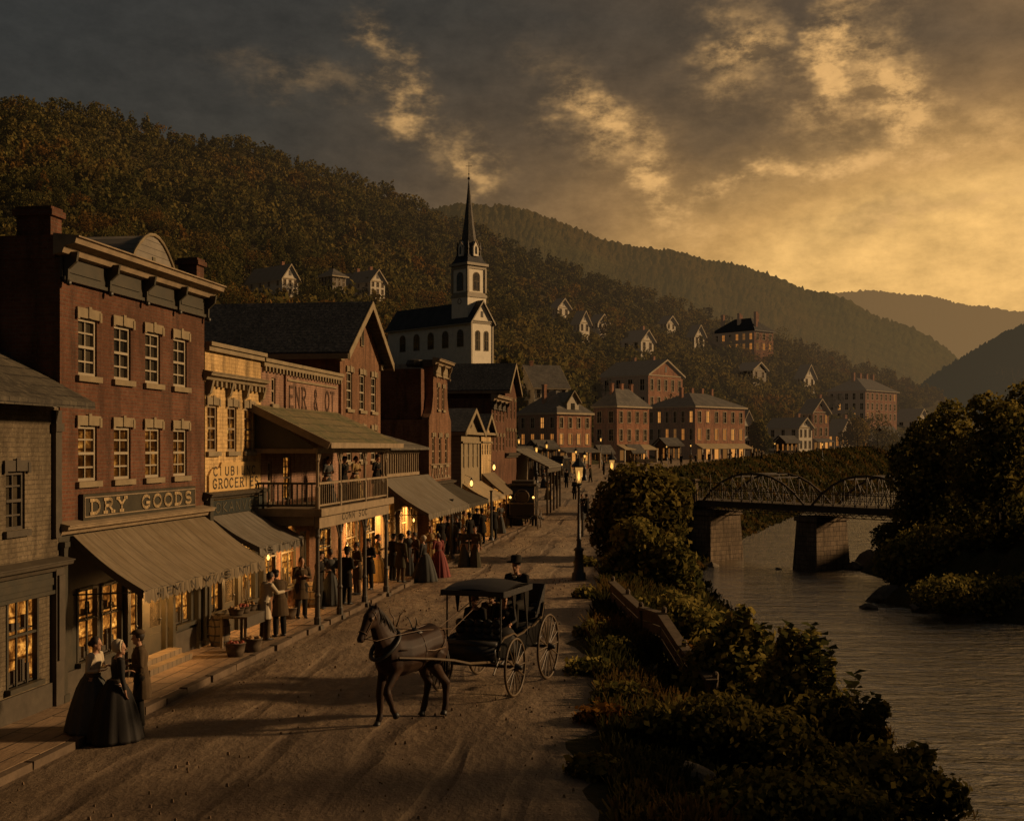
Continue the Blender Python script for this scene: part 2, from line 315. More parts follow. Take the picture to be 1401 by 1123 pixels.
# ------------------------------------------------------------------ mesh builder
class MB:
    def __init__(s): s.v = []; s.f = []
    def add(s, vs, fs):
        b = len(s.v); s.v += [tuple(x) for x in vs]; s.f += [tuple(i+b for i in q) for q in fs]; return s
    def quad(s, a, b, c, d): return s.add([a, b, c, d], [(0, 1, 2, 3)])
    def box(s, x0, x1, y0, y1, z0, z1):
        return s.add([(x0,y0,z0),(x1,y0,z0),(x1,y1,z0),(x0,y1,z0),(x0,y0,z1),(x1,y0,z1),(x1,y1,z1),(x0,y1,z1)],
                     [(0,3,2,1),(4,5,6,7),(0,1,5,4),(1,2,6,5),(2,3,7,6),(3,0,4,7)])
    def taper(s, x0, x1, y0, y1, z0, z1, k):
        cx, cy = (x0+x1)/2, (y0+y1)/2; w, d = (x1-x0)/2, (y1-y0)/2
        return s.add([(cx-w,cy-d,z0),(cx+w,cy-d,z0),(cx+w,cy+d,z0),(cx-w,cy+d,z0),(cx-w*k,cy-d*k,z1),(cx+w*k,cy-d*k,z1),(cx+w*k,cy+d*k,z1),(cx-w*k,cy+d*k,z1)],
                     [(0,3,2,1),(4,5,6,7),(0,1,5,4),(1,2,6,5),(2,3,7,6),(3,0,4,7)])
    def prism(s, poly, axis, a0, a1):
        """poly: 2-D outline; axis 'y': poly=(x,z), 'x': poly=(y,z), 'z': poly=(x,y)"""
        f = {'y': lambda p, a: (p[0], a, p[1]), 'x': lambda p, a: (a, p[0], p[1]), 'z': lambda p, a: (p[0], p[1], a)}[axis]
        n = len(poly); vs = [f(p, a0) for p in poly]+[f(p, a1) for p in poly]
        return s.add(vs, [tuple(range(n)), tuple(range(2*n-1, n-1, -1))]+[(i, (i+1) % n, n+(i+1) % n, n+i) for i in range(n)])
    def bar(s, a, b, w, h=None):
        a, b = Vector(a), Vector(b); h = h or w; d = (b-a).normalized()
        up = Vector((0, 0, 1)) if abs(d.z) < .95 else Vector((1, 0, 0)); r = d.cross(up).normalized()*w/2; u = r.cross(d).normalized()*h/2
        return s.add([a-r-u, a+r-u, a+r+u, a-r+u, b-r-u, b+r-u, b+r+u, b-r+u], [(0,1,2,3),(7,6,5,4),(0,4,5,1),(1,5,6,2),(2,6,7,3),(3,7,4,0)])
    def tube(s, pts, rad, n=8, sy=1.0, cap=True):
        pts = [Vector(p) for p in pts]; rad = rad if isinstance(rad, (list, tuple)) else [rad]*len(pts)
        b = len(s.v); prev = None
        for i, p in enumerate(pts):
            d = (pts[min(i+1, len(pts)-1)]-pts[max(i-1, 0)]).normalized()
            if prev is None: r = d.cross(Vector((0, 0, 1)) if abs(d.z) < .9 else Vector((1, 0, 0))).normalized()
            else: r = (prev-d*prev.dot(d)).normalized()
            prev = r; u = d.cross(r)
            rr = rad[i] if isinstance(rad[i], (list, tuple)) else (rad[i], rad[i]*sy)
            for k in range(n):
                t = 2*math.pi*k/n; s.v.append(tuple(p+r*math.cos(t)*rr[0]+u*math.sin(t)*rr[1]))
        for i in range(len(pts)-1):
            for k in range(n): s.f.append((b+i*n+k, b+i*n+(k+1) % n, b+(i+1)*n+(k+1) % n, b+(i+1)*n+k))
        if cap: s.f.append(tuple(b+k for k in range(n-1, -1, -1))); s.f.append(tuple(b+(len(pts)-1)*n+k for k in range(n)))
        return s
    def lathe(s, prof, n=16, c=(0, 0, 0), sx=1.0, sy=1.0, wob=None):
        b = len(s.v); m = len(prof)
        for i, (r, z) in enumerate(prof):
            for k in range(n):
                t = 2*math.pi*k/n; q = r*(wob(t, i/(m-1)) if wob else 1); s.v.append((c[0]+q*sx*math.cos(t), c[1]+q*sy*math.sin(t), c[2]+z))
        for i in range(m-1):
            for k in range(n): s.f.append((b+i*n+k, b+i*n+(k+1) % n, b+(i+1)*n+(k+1) % n, b+(i+1)*n+k))
        s.f.append(tuple(b+k for k in range(n-1, -1, -1))); s.f.append(tuple(b+(m-1)*n+k for k in range(n))); return s
    def ball(s, c, rx, ry=None, rz=None, n=12, m=8):
        ry = ry or rx; rz = rz or rx
        pr = [(max(1e-4, math.sin(math.pi*i/m)), -math.cos(math.pi*i/m)*rz) for i in range(m+1)]
        return s.lathe(pr, n, c, rx, ry)
    def ring(s, c, axis, R0, r, n=28, k=6):
        """a hoop round `axis` ('x','y','z')"""
        b = len(s.v)
        for i in range(n):
            t = 2*math.pi*i/n
            for j in range(k):
                q = 2*math.pi*j/k; a = (R0+r*math.cos(q)); x, y, z = a*math.cos(t), a*math.sin(t), r*math.sin(q)
                p = {'z': (x, y, z), 'y': (x, z, y), 'x': (z, x, y)}[axis]; s.v.append((c[0]+p[0], c[1]+p[1], c[2]+p[2]))
        for i in range(n):
            for j in range(k): s.f.append((b+i*k+j, b+((i+1) % n)*k+j, b+((i+1) % n)*k+(j+1) % k, b+i*k+(j+1) % k))
        return s
    def xf(s, M, start=0):
        for i in range(start, len(s.v)): s.v[i] = tuple(M @ Vector(s.v[i]))
        return s
    def build(s, name, mat, parent=None, smooth=False, loc=None, rz=None):
        me = bpy.data.meshes.new(name); me.from_pydata(s.v, [], s.f)
        bm = bmesh.new(); bm.from_mesh(me); bmesh.ops.recalc_face_normals(bm, faces=bm.faces); bm.to_mesh(me); bm.free()
        me.materials.append(mat)
        if smooth: me.polygons.foreach_set('use_smooth', [True]*len(me.polygons))
        o = bpy.data.objects.new(name, me); COL.objects.link(o)
        if parent is not None: o.parent = parent
        if loc is not None: o.location = loc
        if rz is not None: o.rotation_euler = (0, 0, rz)
        return o
def tag(o, label=None, cat=None, group=None, kind=None):
    if label: o['label'] = label
    if cat: o['category'] = cat
    if group: o['group'] = group
    if kind: o['kind'] = kind
    return o
def empty(name, loc=(0, 0, 0), rz=0.0, **kw):
    o = bpy.data.objects.new(name, None); COL.objects.link(o); o.location = loc; o.rotation_euler = (0, 0, rz); o.empty_display_size = .2
    return tag(o, **kw)
def kids(o): return list(o.children)
def copy_tree(o, parent=None, **kw):
    c = o.copy(); COL.objects.link(c); c.parent = parent
    for ch in kids(o): copy_tree(ch, c)
    if parent is None: tag(c, **kw)
    return c
def meld(mb, vox, smooth=4, fac=.6):
    """join the overlapping limbs of a body into one continuous skin"""
    me = bpy.data.meshes.new('t'); me.from_pydata(mb.v, [], mb.f)
    bm = bmesh.new(); bm.from_mesh(me); bmesh.ops.recalc_face_normals(bm, faces=bm.faces); bm.to_mesh(me); bm.free()
    o = bpy.data.objects.new('t', me); COL.objects.link(o)
    r = o.modifiers.new('r', 'REMESH'); r.mode = 'VOXEL'; r.voxel_size = vox; r.use_smooth_shade = True
    s = o.modifiers.new('s', 'SMOOTH'); s.factor = fac; s.iterations = smooth
    dg = bpy.context.evaluated_depsgraph_get(); out = bpy.data.meshes.new_from_object(o.evaluated_get(dg))
    bpy.data.objects.remove(o); bpy.data.meshes.remove(me)
    out.polygons.foreach_set('use_smooth', [True]*len(out.polygons)); return out
def meshobj(name, me, mat, parent=None):
    me.materials.clear(); me.materials.append(mat); o = bpy.data.objects.new(name, me); COL.objects.link(o)
    if parent is not None: o.parent = parent
    return o
# ------------------------------------------------------------------ lie of the land
def itp(pts):
    xs = [p[0] for p in pts]; ys = [p[1] for p in pts]
    return lambda q: np.interp(q, xs, ys)
road_z = itp([(0, 0), (75, 0), (100, .6), (124, 1.5), (193, 2.3), (240, 2.8), (300, 4.0), (400, 5.0), (600, 7), (1500, 10)])
kerb_x = itp([(0, -10.17), (73, .34), (100, 2.2), (121, 3), (150, 4.5), (175, 6.5), (190, 10), (205, 20), (230, 34), (250, 47), (290, 68), (330, 90), (400, 116), (600, 205), (1500, 600)])
edge_x = itp([(0, 1.6), (16, 1.6), (33, 2.3), (46, 3.6), (60, 5), (96, 7), (118, 10.5), (150, 17), (183, 26), (240, 46), (300, 75), (400, 122), (600, 212), (1500, 620)])
wat_x = itp([(0, 11), (30, 13), (42, 14.5), (60, 14.5), (105, 16), (122, 19.5), (150, 28), (212, 50), (300, 87), (390, 128), (600, 238), (1500, 660)])
rb_x = itp([(0, 60), (30, 60), (60, 42), (72, 35), (80, 29), (87.8, 25.6), (93, 28), (100, 31), (110, 30.5), (118, 33), (130, 38), (181, 58), (250, 92), (390, 158), (600, 275), (1500, 720)])
hill_d0 = itp([(-900, 70), (0, 80), (500, 105), (700, 145), (850, 205), (1000, 262), (1150, 340), (1250, 430), (1400, 600)])
hill_dc = itp([(-900, 520), (0, 520), (700, 570), (1000, 640), (1200, 720), (1400, 850)])
crest_y = itp([(-900, 120), (0, 150), (70, 150), (130, 159), (200, 188), (260, 203), (330, 208), (400, 228), (450, 240), (520, 264), (560, 280), (620, 312), (700, 350), (780, 378), (850, 400), (960, 440), (1060, 474), (1130, 492), (1200, 515), (1300, 552), (1400, 600), (1800, 612)])
def ground(X, Y):
    X = np.asarray(X, float); Y = np.asarray(Y, float)
    px = CX+FL*X/np.maximum(Y, 1.0)
    zr = road_z(Y); d0 = hill_d0(px); dc = hill_dc(px)
    zc = H+(HY-crest_y(px))*dc/FL
    t = np.clip((Y-d0)/(dc-d0), 0, 1.6)
    bumps = np.sin(X*.045+1.3)*np.sin(Y*.037+.4)+.5*np.sin(X*.11+Y*.06)+.3*np.sin(X*.21-Y*.17)
    hill = np.maximum(zc-zr, 0)*np.where(t < 1, t**1.5, 1-(t-1)*.6)+bumps*np.clip(t*6, 0, 1)*1.4
    ex, wx, rx = edge_x(Y), wat_x(Y), rb_x(Y)
    k = np.clip((X-ex)/(wx-ex), 0, 1.15)
    lump = .22*np.sin(X*1.3+Y*.7)+.16*np.sin(X*2.9-Y*1.9)+.1*np.sin(X*5.1+Y*4.3)
    bank = zr+(-6.3-zr)*(k*k*(3-2*np.minimum(k, 1)))+lump*np.clip(k*5, 0, 1)*np.clip((1.1-k)*6, 0, 1)
    z = np.where(X < ex, zr+hill, bank)
    z = np.where(X >= wx+(.15*(wx-ex)), -8.0, z)
    q = np.clip((X-rx)/15.0, -.3, 1)
    rise = -6.4+(7.2+zr*.6)*np.where(q > 0, q**.75, q*2)+np.maximum(X-rx-15, 0)*.10+lump*1.5*np.clip(q*5, 0, 1)
    z = np.where(X > rx-4, np.maximum(z, np.minimum(rise, 40)), z)
    return z
def gz(x, y): return float(ground(np.array([x]), np.array([y]))[0])
def hit(px, py, y0=50, y1=900, lift=0.0):
    Y = np.linspace(y0, y1, 3400); X = (px-CX)/FL*Y; z = ground(X, Y)+lift; ray = H-(py-HY)*Y/FL
    i = np.where(z >= ray)[0]; i = i[0] if len(i) else -1
    return Vector((X[i], Y[i], z[i]))
def grid_mesh(name, X, Y, Z, mat, kind='structure', smooth=True):
    n, m = X.shape; me = bpy.data.meshes.new(name)
    co = np.stack([X, Y, Z], -1).reshape(-1, 3).astype(np.float32)
    idx = np.arange(n*m).reshape(n, m); q = np.stack([idx[:-1, :-1], idx[1:, :-1], idx[1:, 1:], idx[:-1, 1:]], -1).reshape(-1, 4)
    np_mesh(me, co, q); me.materials.append(mat)
    if smooth: me.polygons.foreach_set('use_smooth', np.ones(len(q), bool))
    o = bpy.data.objects.new(name, me); COL.objects.link(o); o['kind'] = kind; return o
def np_mesh(me, co, q):
    k = q.shape[1]
    me.vertices.add(len(co)); me.vertices.foreach_set('co', co.ravel().astype(np.float32))
    me.loops.add(q.size); me.loops.foreach_set('vertex_index', q.ravel().astype(np.int32))
    me.polygons.add(len(q)); me.polygons.foreach_set('loop_start', np.arange(0, q.size, k, dtype=np.int32)); me.polygons.foreach_set('loop_total', np.full(len(q), k, dtype=np.int32))
    me.update(calc_edges=True)
# ground: one sheet out past the hills
ys = np.concatenate([np.linspace(-25, 130, 330), np.geomspace(130.8, 1500, 330)])
us = np.linspace(-1, 1, 520); us = .62*us*np.abs(us)**.35
Yg, Ug = np.meshgrid(ys, us, indexing='ij'); Xg = Ug*(np.maximum(Yg, 0)+45)
Zg = ground(Xg, Yg)
onroad = (Xg > kerb_x(Yg)+.2) & (Xg < edge_x(Yg)-1.0) & (Yg < 420)
Zg = np.where(onroad, Zg-.12, Zg)
grid_mesh('ground', Xg, Yg, Zg, GROUND)
# road: its own sheet, from behind the viewpoint to the far end of the river front
ry = np.concatenate([np.linspace(-20, 130, 300), np.linspace(131, 420, 200)])
tt = np.linspace(0, 1, 26); Yr, Tr = np.meshgrid(ry, tt, indexing='ij')
kx, ex = kerb_x(Yr)-.03, edge_x(Yr)+.2+.4*np.sin(Yr*.55)+.22*np.sin(Yr*1.7+1)+.1*np.sin(Yr*4.1)
kx = np.where(Yr > 86, kx-2.5, kx)
Xr = kx+(ex-kx)*Tr
rut = (.035*np.sin(Tr*16)+.02*np.sin(Yr*.8+Tr*9)+.014*np.sin(Yr*2.1-Tr*23))*np.clip(1-Yr/140, 0, 1)*np.clip(Tr*6, 0, 1)
Zr = road_z(Yr)+.05+rut-.03*np.clip(1-Tr*8, 0, 1)
Zr = Zr-.05*np.clip((Tr-.75)*4, 0, 1)-.14*np.clip((Tr-.93)*14, 0, 1)
grid_mesh('road', Xr, Yr, Zr, ROAD)
# river
MB().quad((-10, -40, -6), (900, -40, -6), (900, 1500, -6), (-10, 1500, -6)).build('river_water', WATER)['kind'] = 'structure'
# pavement along the houses, with a kerb of separate stones
pv = MB()
s0, s1 = 4.0, 88.0
pv.box(s0, s1, KERB+.16, .45, -.3, .15)
o = pv.build('pavement', WALK, loc=O_ST, rz=TH); o['kind'] = 'structure'
kb = MB(); s = s0
while s < s1:
    l = random.uniform(.9, 1.5); j = random.uniform(-.03, .03)
    kb.taper(s, s+l-.03, KERB+j-.03, KERB+.14, -.3, .16+random.uniform(-.02, .02), .96); s += l
o = kb.build('kerb', m_plain('kerb stone', (.14, .1, .065), .85, .2, .5, 2, bump=.7, bdist=.03), loc=O_ST, rz=TH); o['kind'] = 'structure'
# far hills, ridge behind ridge
def ridge(name, crest, depth, deep, base, mat, seed, bump):
    c = itp(crest); px = np.linspace(crest[0][0], crest[-1][0], 420); v = np.linspace(0, 1, 34)
    P, V = np.meshgrid(px, v, indexing='ij'); D = depth-deep*(1-V); u = (P-CX)/FL
    zc = H+(HY-c(P))*depth/FL
    r = np.random.default_rng(seed); Z = base+(zc-base)*V**.8
    for k in range(6):
        a, b2, ph = r.uniform(.01, .09), r.uniform(2, 14), r.uniform(0, 6)
        Z = Z+np.sin(P*a+V*b2+ph)*bump*.1*V
    Z = Z+r.normal(0, bump*.14, Z.shape)*V
    return grid_mesh(name, u*D, D, Z, mat)
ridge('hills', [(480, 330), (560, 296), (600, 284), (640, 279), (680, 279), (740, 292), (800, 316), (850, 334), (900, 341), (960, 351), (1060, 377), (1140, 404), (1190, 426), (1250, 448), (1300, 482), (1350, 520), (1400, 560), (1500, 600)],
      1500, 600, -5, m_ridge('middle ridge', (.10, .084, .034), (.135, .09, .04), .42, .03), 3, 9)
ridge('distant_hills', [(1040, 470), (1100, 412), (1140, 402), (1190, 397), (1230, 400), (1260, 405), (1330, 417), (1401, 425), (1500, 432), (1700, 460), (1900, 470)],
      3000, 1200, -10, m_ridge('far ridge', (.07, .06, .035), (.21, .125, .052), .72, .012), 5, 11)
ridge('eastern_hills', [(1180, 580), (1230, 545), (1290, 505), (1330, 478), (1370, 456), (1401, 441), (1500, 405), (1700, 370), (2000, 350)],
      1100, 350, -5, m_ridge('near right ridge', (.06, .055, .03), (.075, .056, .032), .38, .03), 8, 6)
# ------------------------------------------------------------------ sky
SUN_EL, SUN_AZ = R(19), R(80)            # azimuth measured from +Y (down the street) towards +X (the river)
W = bpy.data.worlds.new('World'); S.world = W; W.use_nodes = True
nt = W.node_tree; nt.nodes.clear(); g = N(nt)
tc = g.n('ShaderNodeTexCoord').outputs['Generated']
sx = g.n('ShaderNodeSeparateXYZ'); g.l(tc, sx.inputs[0])
az = g.math('ARCTAN2', sx.outputs[0], sx.outputs[1]); el = g.math('ARCSINE', sx.outputs[2])
cv = g.n('ShaderNodeCombineXYZ'); g.l(az, cv.inputs[0]); g.l(g.math('MULTIPLY', el, 1.7), cv.inputs[1])
wn = g.n('ShaderNodeTexNoise'); wn.inputs['Scale'].default_value = 9.0; wn.inputs['Detail'].default_value = 5; wn.inputs['Roughness'].default_value = .7; g.l(cv.outputs[0], wn.inputs['Vector'])
pos = g.n('ShaderNodeCombineXYZ'); g.l(az, pos.inputs[0]); g.l(el, pos.inputs[1])
wp = g.n('ShaderNodeVectorMath', operation='MULTIPLY_ADD'); g.l(wn.outputs[1], wp.inputs[0]); wp.inputs[1].default_value = (.16, .085, 0); g.l(pos.outputs[0], wp.inputs[2])
wq = g.n('ShaderNodeVectorMath', operation='MULTIPLY'); g.l(wp.outputs[0], wq.inputs[0]); wq.inputs[1].default_value = (1, 1, 0)
def ang(px, py):
    a = math.atan((px-CX)/FL); return a, math.atan((HY-py)/FL*math.cos(a))
def blob(px, py, rx, ry, rot=0, warp=True):
    a, e = ang(px, py); src = wq.outputs[0] if warp else pos.outputs[0]
    if warp: a += .08; e += .0425
    m = g.n('ShaderNodeMapping', vector_type='TEXTURE'); m.inputs['Location'].default_value = (a, e, 0); m.inputs['Rotation'].default_value = (0, 0, R(rot)); m.inputs['Scale'].default_value = (rx/FL, ry/FL, 1)
    g.l(src, m.inputs[0]); d = g.n('ShaderNodeVectorMath', operation='DOT_PRODUCT'); g.l(m.outputs[0], d.inputs[0]); g.l(m.outputs[0], d.inputs[1])
    return g.math('POWER', .3679, d.outputs['Value'])
# the glow of the low sun behind haze, over the valley's right-hand end
glow = g.math('ADD', g.math('MULTIPLY', blob(1480, 420, 600, 240, 0, False), 1.05), g.math('MULTIPLY', blob(1270, 350, 900, 380, 0, False), .36))
glow = g.math('MAXIMUM', glow, g.math('MULTIPLY', blob(1900, -700, 900, 620, 0, False), .75))  # added bright patch high above the view, put there to brighten the river
base = g.ramp(glow, [(0, (.024, .025, .024)), (.12, (.046, .038, .028)), (.3, (.105, .066, .034)), (.55, (.27, .15, .056)), (.85, (.58, .32, .10)), (1, (.80, .46, .145))])
cl = g.noise(cv.outputs[0], 7.0, 6, .58)
cl2 = g.noise(cv.outputs[0], 26, 5, .68)
base = g.mix(g.math('MULTIPLY', g.ramp(cl, [(.47, 0.0), (.57, .62)]), g.math('SUBTRACT', 1.0, g.math('MULTIPLY', glow, .85, clamp=True), clamp=True)), base, g.mix(.5, base, (.03, .026, .021)))
# grey undersides, then sunlit edges, where they hang over the valley
dk = None
for a_ in [(1000, 170, 130, 60, -18, 1, 1), (1240, 40, 90, 60, 0, 1, .6), (1090, 190, 150, 36, 12, 1, .8), (1200, 295, 95, 20, 14, 1, .6), (720, 120, 150, 90, 0, 1, .45), (640, 200, 120, 60, -20, 1, .3), (1330, 110, 60, 100, 0, 1, .3), (930, 60, 110, 50, 0, 1, .6)]:
    b_ = g.math('MULTIPLY', blob(*a_[:5]), a_[6]); dk = b_ if dk is None else g.math('MAXIMUM', dk, b_)
base = g.mix(g.math('MULTIPLY', dk, .85), base, g.mix(.35, (.052, .038, .024), base))
lt = None
for a_ in [(1215, 130, 44, 68, 12, .8), (1140, 75, 28, 75, -20, .65), (1020, 65, 46, 42, 0, .5), (810, 170, 34, 62, 38, .5), (895, 245, 30, 66, 32, .62), (940, 292, 60, 14, -30, .3), (560, 150, 20, 66, 38, .36), (650, 222, 34, 20, -30, .34), (1090, 232, 130, 13, 10, .6), (1275, 285, 120, 12, 14, .4), (515, 60, 22, 34, 35, .22), (420, 100, 90, 18, -5, .08), (1260, 205, 60, 15, 10, .5), (1360, 190, 60, 30, 0, .25)]:
    b_ = g.math('MULTIPLY', blob(*a_[:5]), a_[5]); lt = b_ if lt is None else g.math('MAXIMUM', lt, b_)
lt = g.math('MULTIPLY', lt, g.ramp(cl2, [(.4, .3), (.5, 1.0), (.6, 1.6)]))
base = g.mix(g.math('MULTIPLY', lt, 1.2, clamp=True), base, (.64, .36, .125))
base = g.mix(1.0, base, g.ramp(cl2, [(.3, .78), (.7, 1.2)]), 'MULTIPLY')
# behind the viewpoint and overhead: dim evening sky
behind = g.ramp(g.math('MULTIPLY_ADD', sx.outputs[1], .5, .5), [(.3, 0.0), (.62, 1.0)])
base = g.mix(behind, (.025, .024, .022), base)
sky = g.n('ShaderNodeTexSky', sky_type='NISHITA'); sky.sun_disc = False; sky.sun_elevation = SUN_EL; sky.sun_rotation = SUN_AZ; sky.dust_density = 5; sky.air_density = 1.5
bg1 = g.n('ShaderNodeBackground'); g.l(sky.outputs[0], bg1.inputs[0]); bg1.inputs[1].default_value = .0035
bg2 = g.n('ShaderNodeBackground'); g.l(base, bg2.inputs[0]); bg2.inputs[1].default_value = 1.0
ad = g.n('ShaderNodeAddShader'); g.l(bg1.outputs[0], ad.inputs[0]); g.l(bg2.outputs[0], ad.inputs[1])
ow = g.n('ShaderNodeOutputWorld'); g.l(ad.outputs[0], ow.inputs[0])
sun = bpy.data.lights.new('sun', 'SUN'); sun.energy = 3.7; sun.angle = R(4.5); sun.color = (1.0, .63, .31)
so = bpy.data.objects.new('sun', sun); COL.objects.link(so)
d = Vector((math.sin(SUN_AZ)*math.cos(SUN_EL), math.cos(SUN_AZ)*math.cos(SUN_EL), math.sin(SUN_EL)))
so.rotation_euler = d.to_track_quat('Z', 'Y').to_euler()
# ------------------------------------------------------------------ camera
cam = bpy.data.cameras.new('camera'); co = bpy.data.objects.new('camera', cam); COL.objects.link(co); S.camera = co
co.location = (0, 0, H); co.rotation_euler = (R(90), 0, 0)
cam.sensor_fit = 'HORIZONTAL'; cam.sensor_width = 36; cam.lens = 36*FL/1401; cam.shift_y = (HY-561.5)/1401; cam.clip_start = .1; cam.clip_end = 9000
S.view_settings.view_transform = 'Standard'; S.view_settings.look = 'None'; S.view_settings.exposure = 0
S.render.engine = 'CYCLES'; S.cycles.use_denoising = True; S.cycles.max_bounces = 5; S.cycles.transparent_max_bounces = 6
W.cycles.sampling_method = 'MANUAL'; W.cycles.sample_map_resolution = 256
S.cycles.sample_clamp_indirect = 3; S.cycles.caustics_reflective = False; S.cycles.caustics_refractive = False
# ------------------------------------------------------------------ letters drawn with strokes
def arc(cx, cy, rx, ry, a0, a1, n=9): return [(cx+rx*math.cos(R(a0+(a1-a0)*i/n)), cy+ry*math.sin(R(a0+(a1-a0)*i/n))) for i in range(n+1)]
GL = {
 'D': [[(.15,0),(.15,1)], [(.05,1),(.4,1)]+arc(.4,.5,.42,.5,90,-90)+[(.05,0)]],
 'R': [[(.15,0),(.15,1)], [(.05,1),(.45,1)]+arc(.45,.75,.3,.25,90,-90)+[(.15,.5)], [(.45,.5),(.82,0)], [(.02,0),(.3,0)], [(.7,0),(.95,0)]],
 'Y': [[(.08,1),(.45,.5),(.82,1)], [(.45,.5),(.45,0)], [(0,1),(.22,1)], [(.7,1),(.92,1)], [(.3,0),(.6,0)]],
 'G': [arc(.48,.5,.4,.5,40,320,14)+[(.82,.42),(.52,.42)]],
 'O': [arc(.47,.5,.4,.5,0,360,18)],
 'C': [arc(.48,.5,.4,.5,45,315,12)],
 'E': [[(.8,1),(.15,1),(.15,0),(.8,0)], [(.15,.52),(.65,.52)]],
 'I': [[(.3,0),(.3,1)]],
 'S': [arc(.42,.74,.3,.26,35,270,8)+arc(.42,.25,.33,.25,90,-150,8)],
 'U': [[(.12,1),(.12,.3)]+arc(.44,.3,.32,.3,180,360,7)+[(.76,1)]],
 'B': [[(.15,0),(.15,1)]+arc(.45,.76,.28,.24,90,-90,6)+[(.15,.52)], arc(.45,.26,.32,.26,90,-90,6)+[(.15,0)]],
 'L': [[(.15,1),(.15,0),(.75,0)]],
 'N': [[(.12,0),(.12,1),(.75,0),(.75,1)]],
 'A': [[(.05,0),(.42,1),(.8,0)], [(.2,.35),(.66,.35)]],
 'K': [[(.12,0),(.12,1)], [(.75,1),(.14,.45),(.8,0)]],
 'V': [[(.05,1),(.42,0),(.8,1)]],
 'H': [[(.12,0),(.12,1)], [(.75,0),(.75,1)], [(.12,.5),(.75,.5)]],
 'M': [[(.08,0),(.12,1),(.45,.35),(.8,1),(.84,0)]],
 'T': [[(.42,0),(.42,1)], [(.05,1),(.8,1)]],
 'X': [[(.08,0),(.8,1)], [(.08,1),(.8,0)]],
 '&': [[(.8,0),(.2,.75)]+arc(.38,.8,.18,.18,180,-30,5)+[(.15,.3)]+arc(.38,.22,.24,.22,160,380,6)],
 '.': [[(.3,.0),(.3,.1)]], ' ': [],
}
def letters(mb, text, x0, x1, z0, z1, y, w, depth=.03, fn=None):
    """write text between x0 and x1 standing on z0, on the plane y; fn maps (x,y,z)"""
    n = len(text); adv = (x1-x0)/n; fn = fn or (lambda x, yy, z: (x, yy, z))
    for i, ch in enumerate(text):
        for pl in GL.get(ch, []):
            for a, b in zip(pl, pl[1:]):
                A = (x0+(i+a[0]*.86)*adv, z0+a[1]*(z1-z0)); B = (x0+(i+b[0]*.86)*adv, z0+b[1]*(z1-z0))
                dx, dz = B[0]-A[0], B[1]-A[1]; L = math.hypot(dx, dz) or 1e-6; ex, ez = dx/L*w*.35, dz/L*w*.35
                nx, nz = -dz/L*w*.5*.7, dx/L*w*.5
                ps = [(A[0]-ex-nx, A[1]-ez-nz), (B[0]+ex-nx, B[1]+ez-nz), (B[0]+ex+nx, B[1]+ez+nz), (A[0]-ex+nx, A[1]-ez+nz)]
                mb.add([fn(p[0], y, p[1]) for p in ps]+[fn(p[0], y-depth, p[1]) for p in ps], [(0,1,2,3),(7,6,5,4),(0,4,5,1),(1,5,6,2),(2,6,7,3),(3,7,4,0)])
# ------------------------------------------------------------------ walls with openings
def fmap(face, off=0.0):
    """face 'f': the front (x along, depth = +y); 'e': the end wall (y along, depth = +x)"""
    if face == 'f': return lambda u, d, z: (u, off+d, z)
    if face == 'e': return lambda u, d, z: (off+d, u, z)
    if face == 'r': return lambda u, d, z: (off-d, u, z)
def panel(mb, fn, u0, u1, z0, z1, holes, reveal=.12, top=None):
    us = sorted({u0, u1, *[h[0] for h in holes], *[h[1] for h in holes]}); zs = sorted({z0, z1, *[h[2] for h in holes], *[h[3] for h in holes]})
    us = [u for u in us if u0 <= u <= u1]; zs = [z for z in zs if z0 <= z <= z1]
    for a, b in zip(us, us[1:]):
        for c, d in zip(zs, zs[1:]):
            m, k = (a+b)/2, (c+d)/2
            if any(h[0] < m < h[1] and h[2] < k < h[3] for h in holes): continue
            mb.quad(fn(a, 0, c), fn(b, 0, c), fn(b, 0, d), fn(a, 0, d))
    for h in holes:
        a, b, c, d = h[:4]
        for p, q in (((a, c), (b, c)), ((b, c), (b, d)), ((b, d), (a, d)), ((a, d), (a, c))):
            mb.quad(fn(p[0], 0, p[1]), fn(q[0], 0, q[1]), fn(q[0], reveal, q[1]), fn(p[0], reveal, p[1]))
def mbox(mb, fn, u0, u1, d0, d1, z0, z1):
    p = [fn(u, d, z) for z in (z0, z1) for u, d in ((u0, d0), (u1, d0), (u1, d1), (u0, d1))]
    mb.add(p, [(0,3,2,1),(4,5,6,7),(0,1,5,4),(1,2,6,5),(2,3,7,6),(3,0,4,7)])
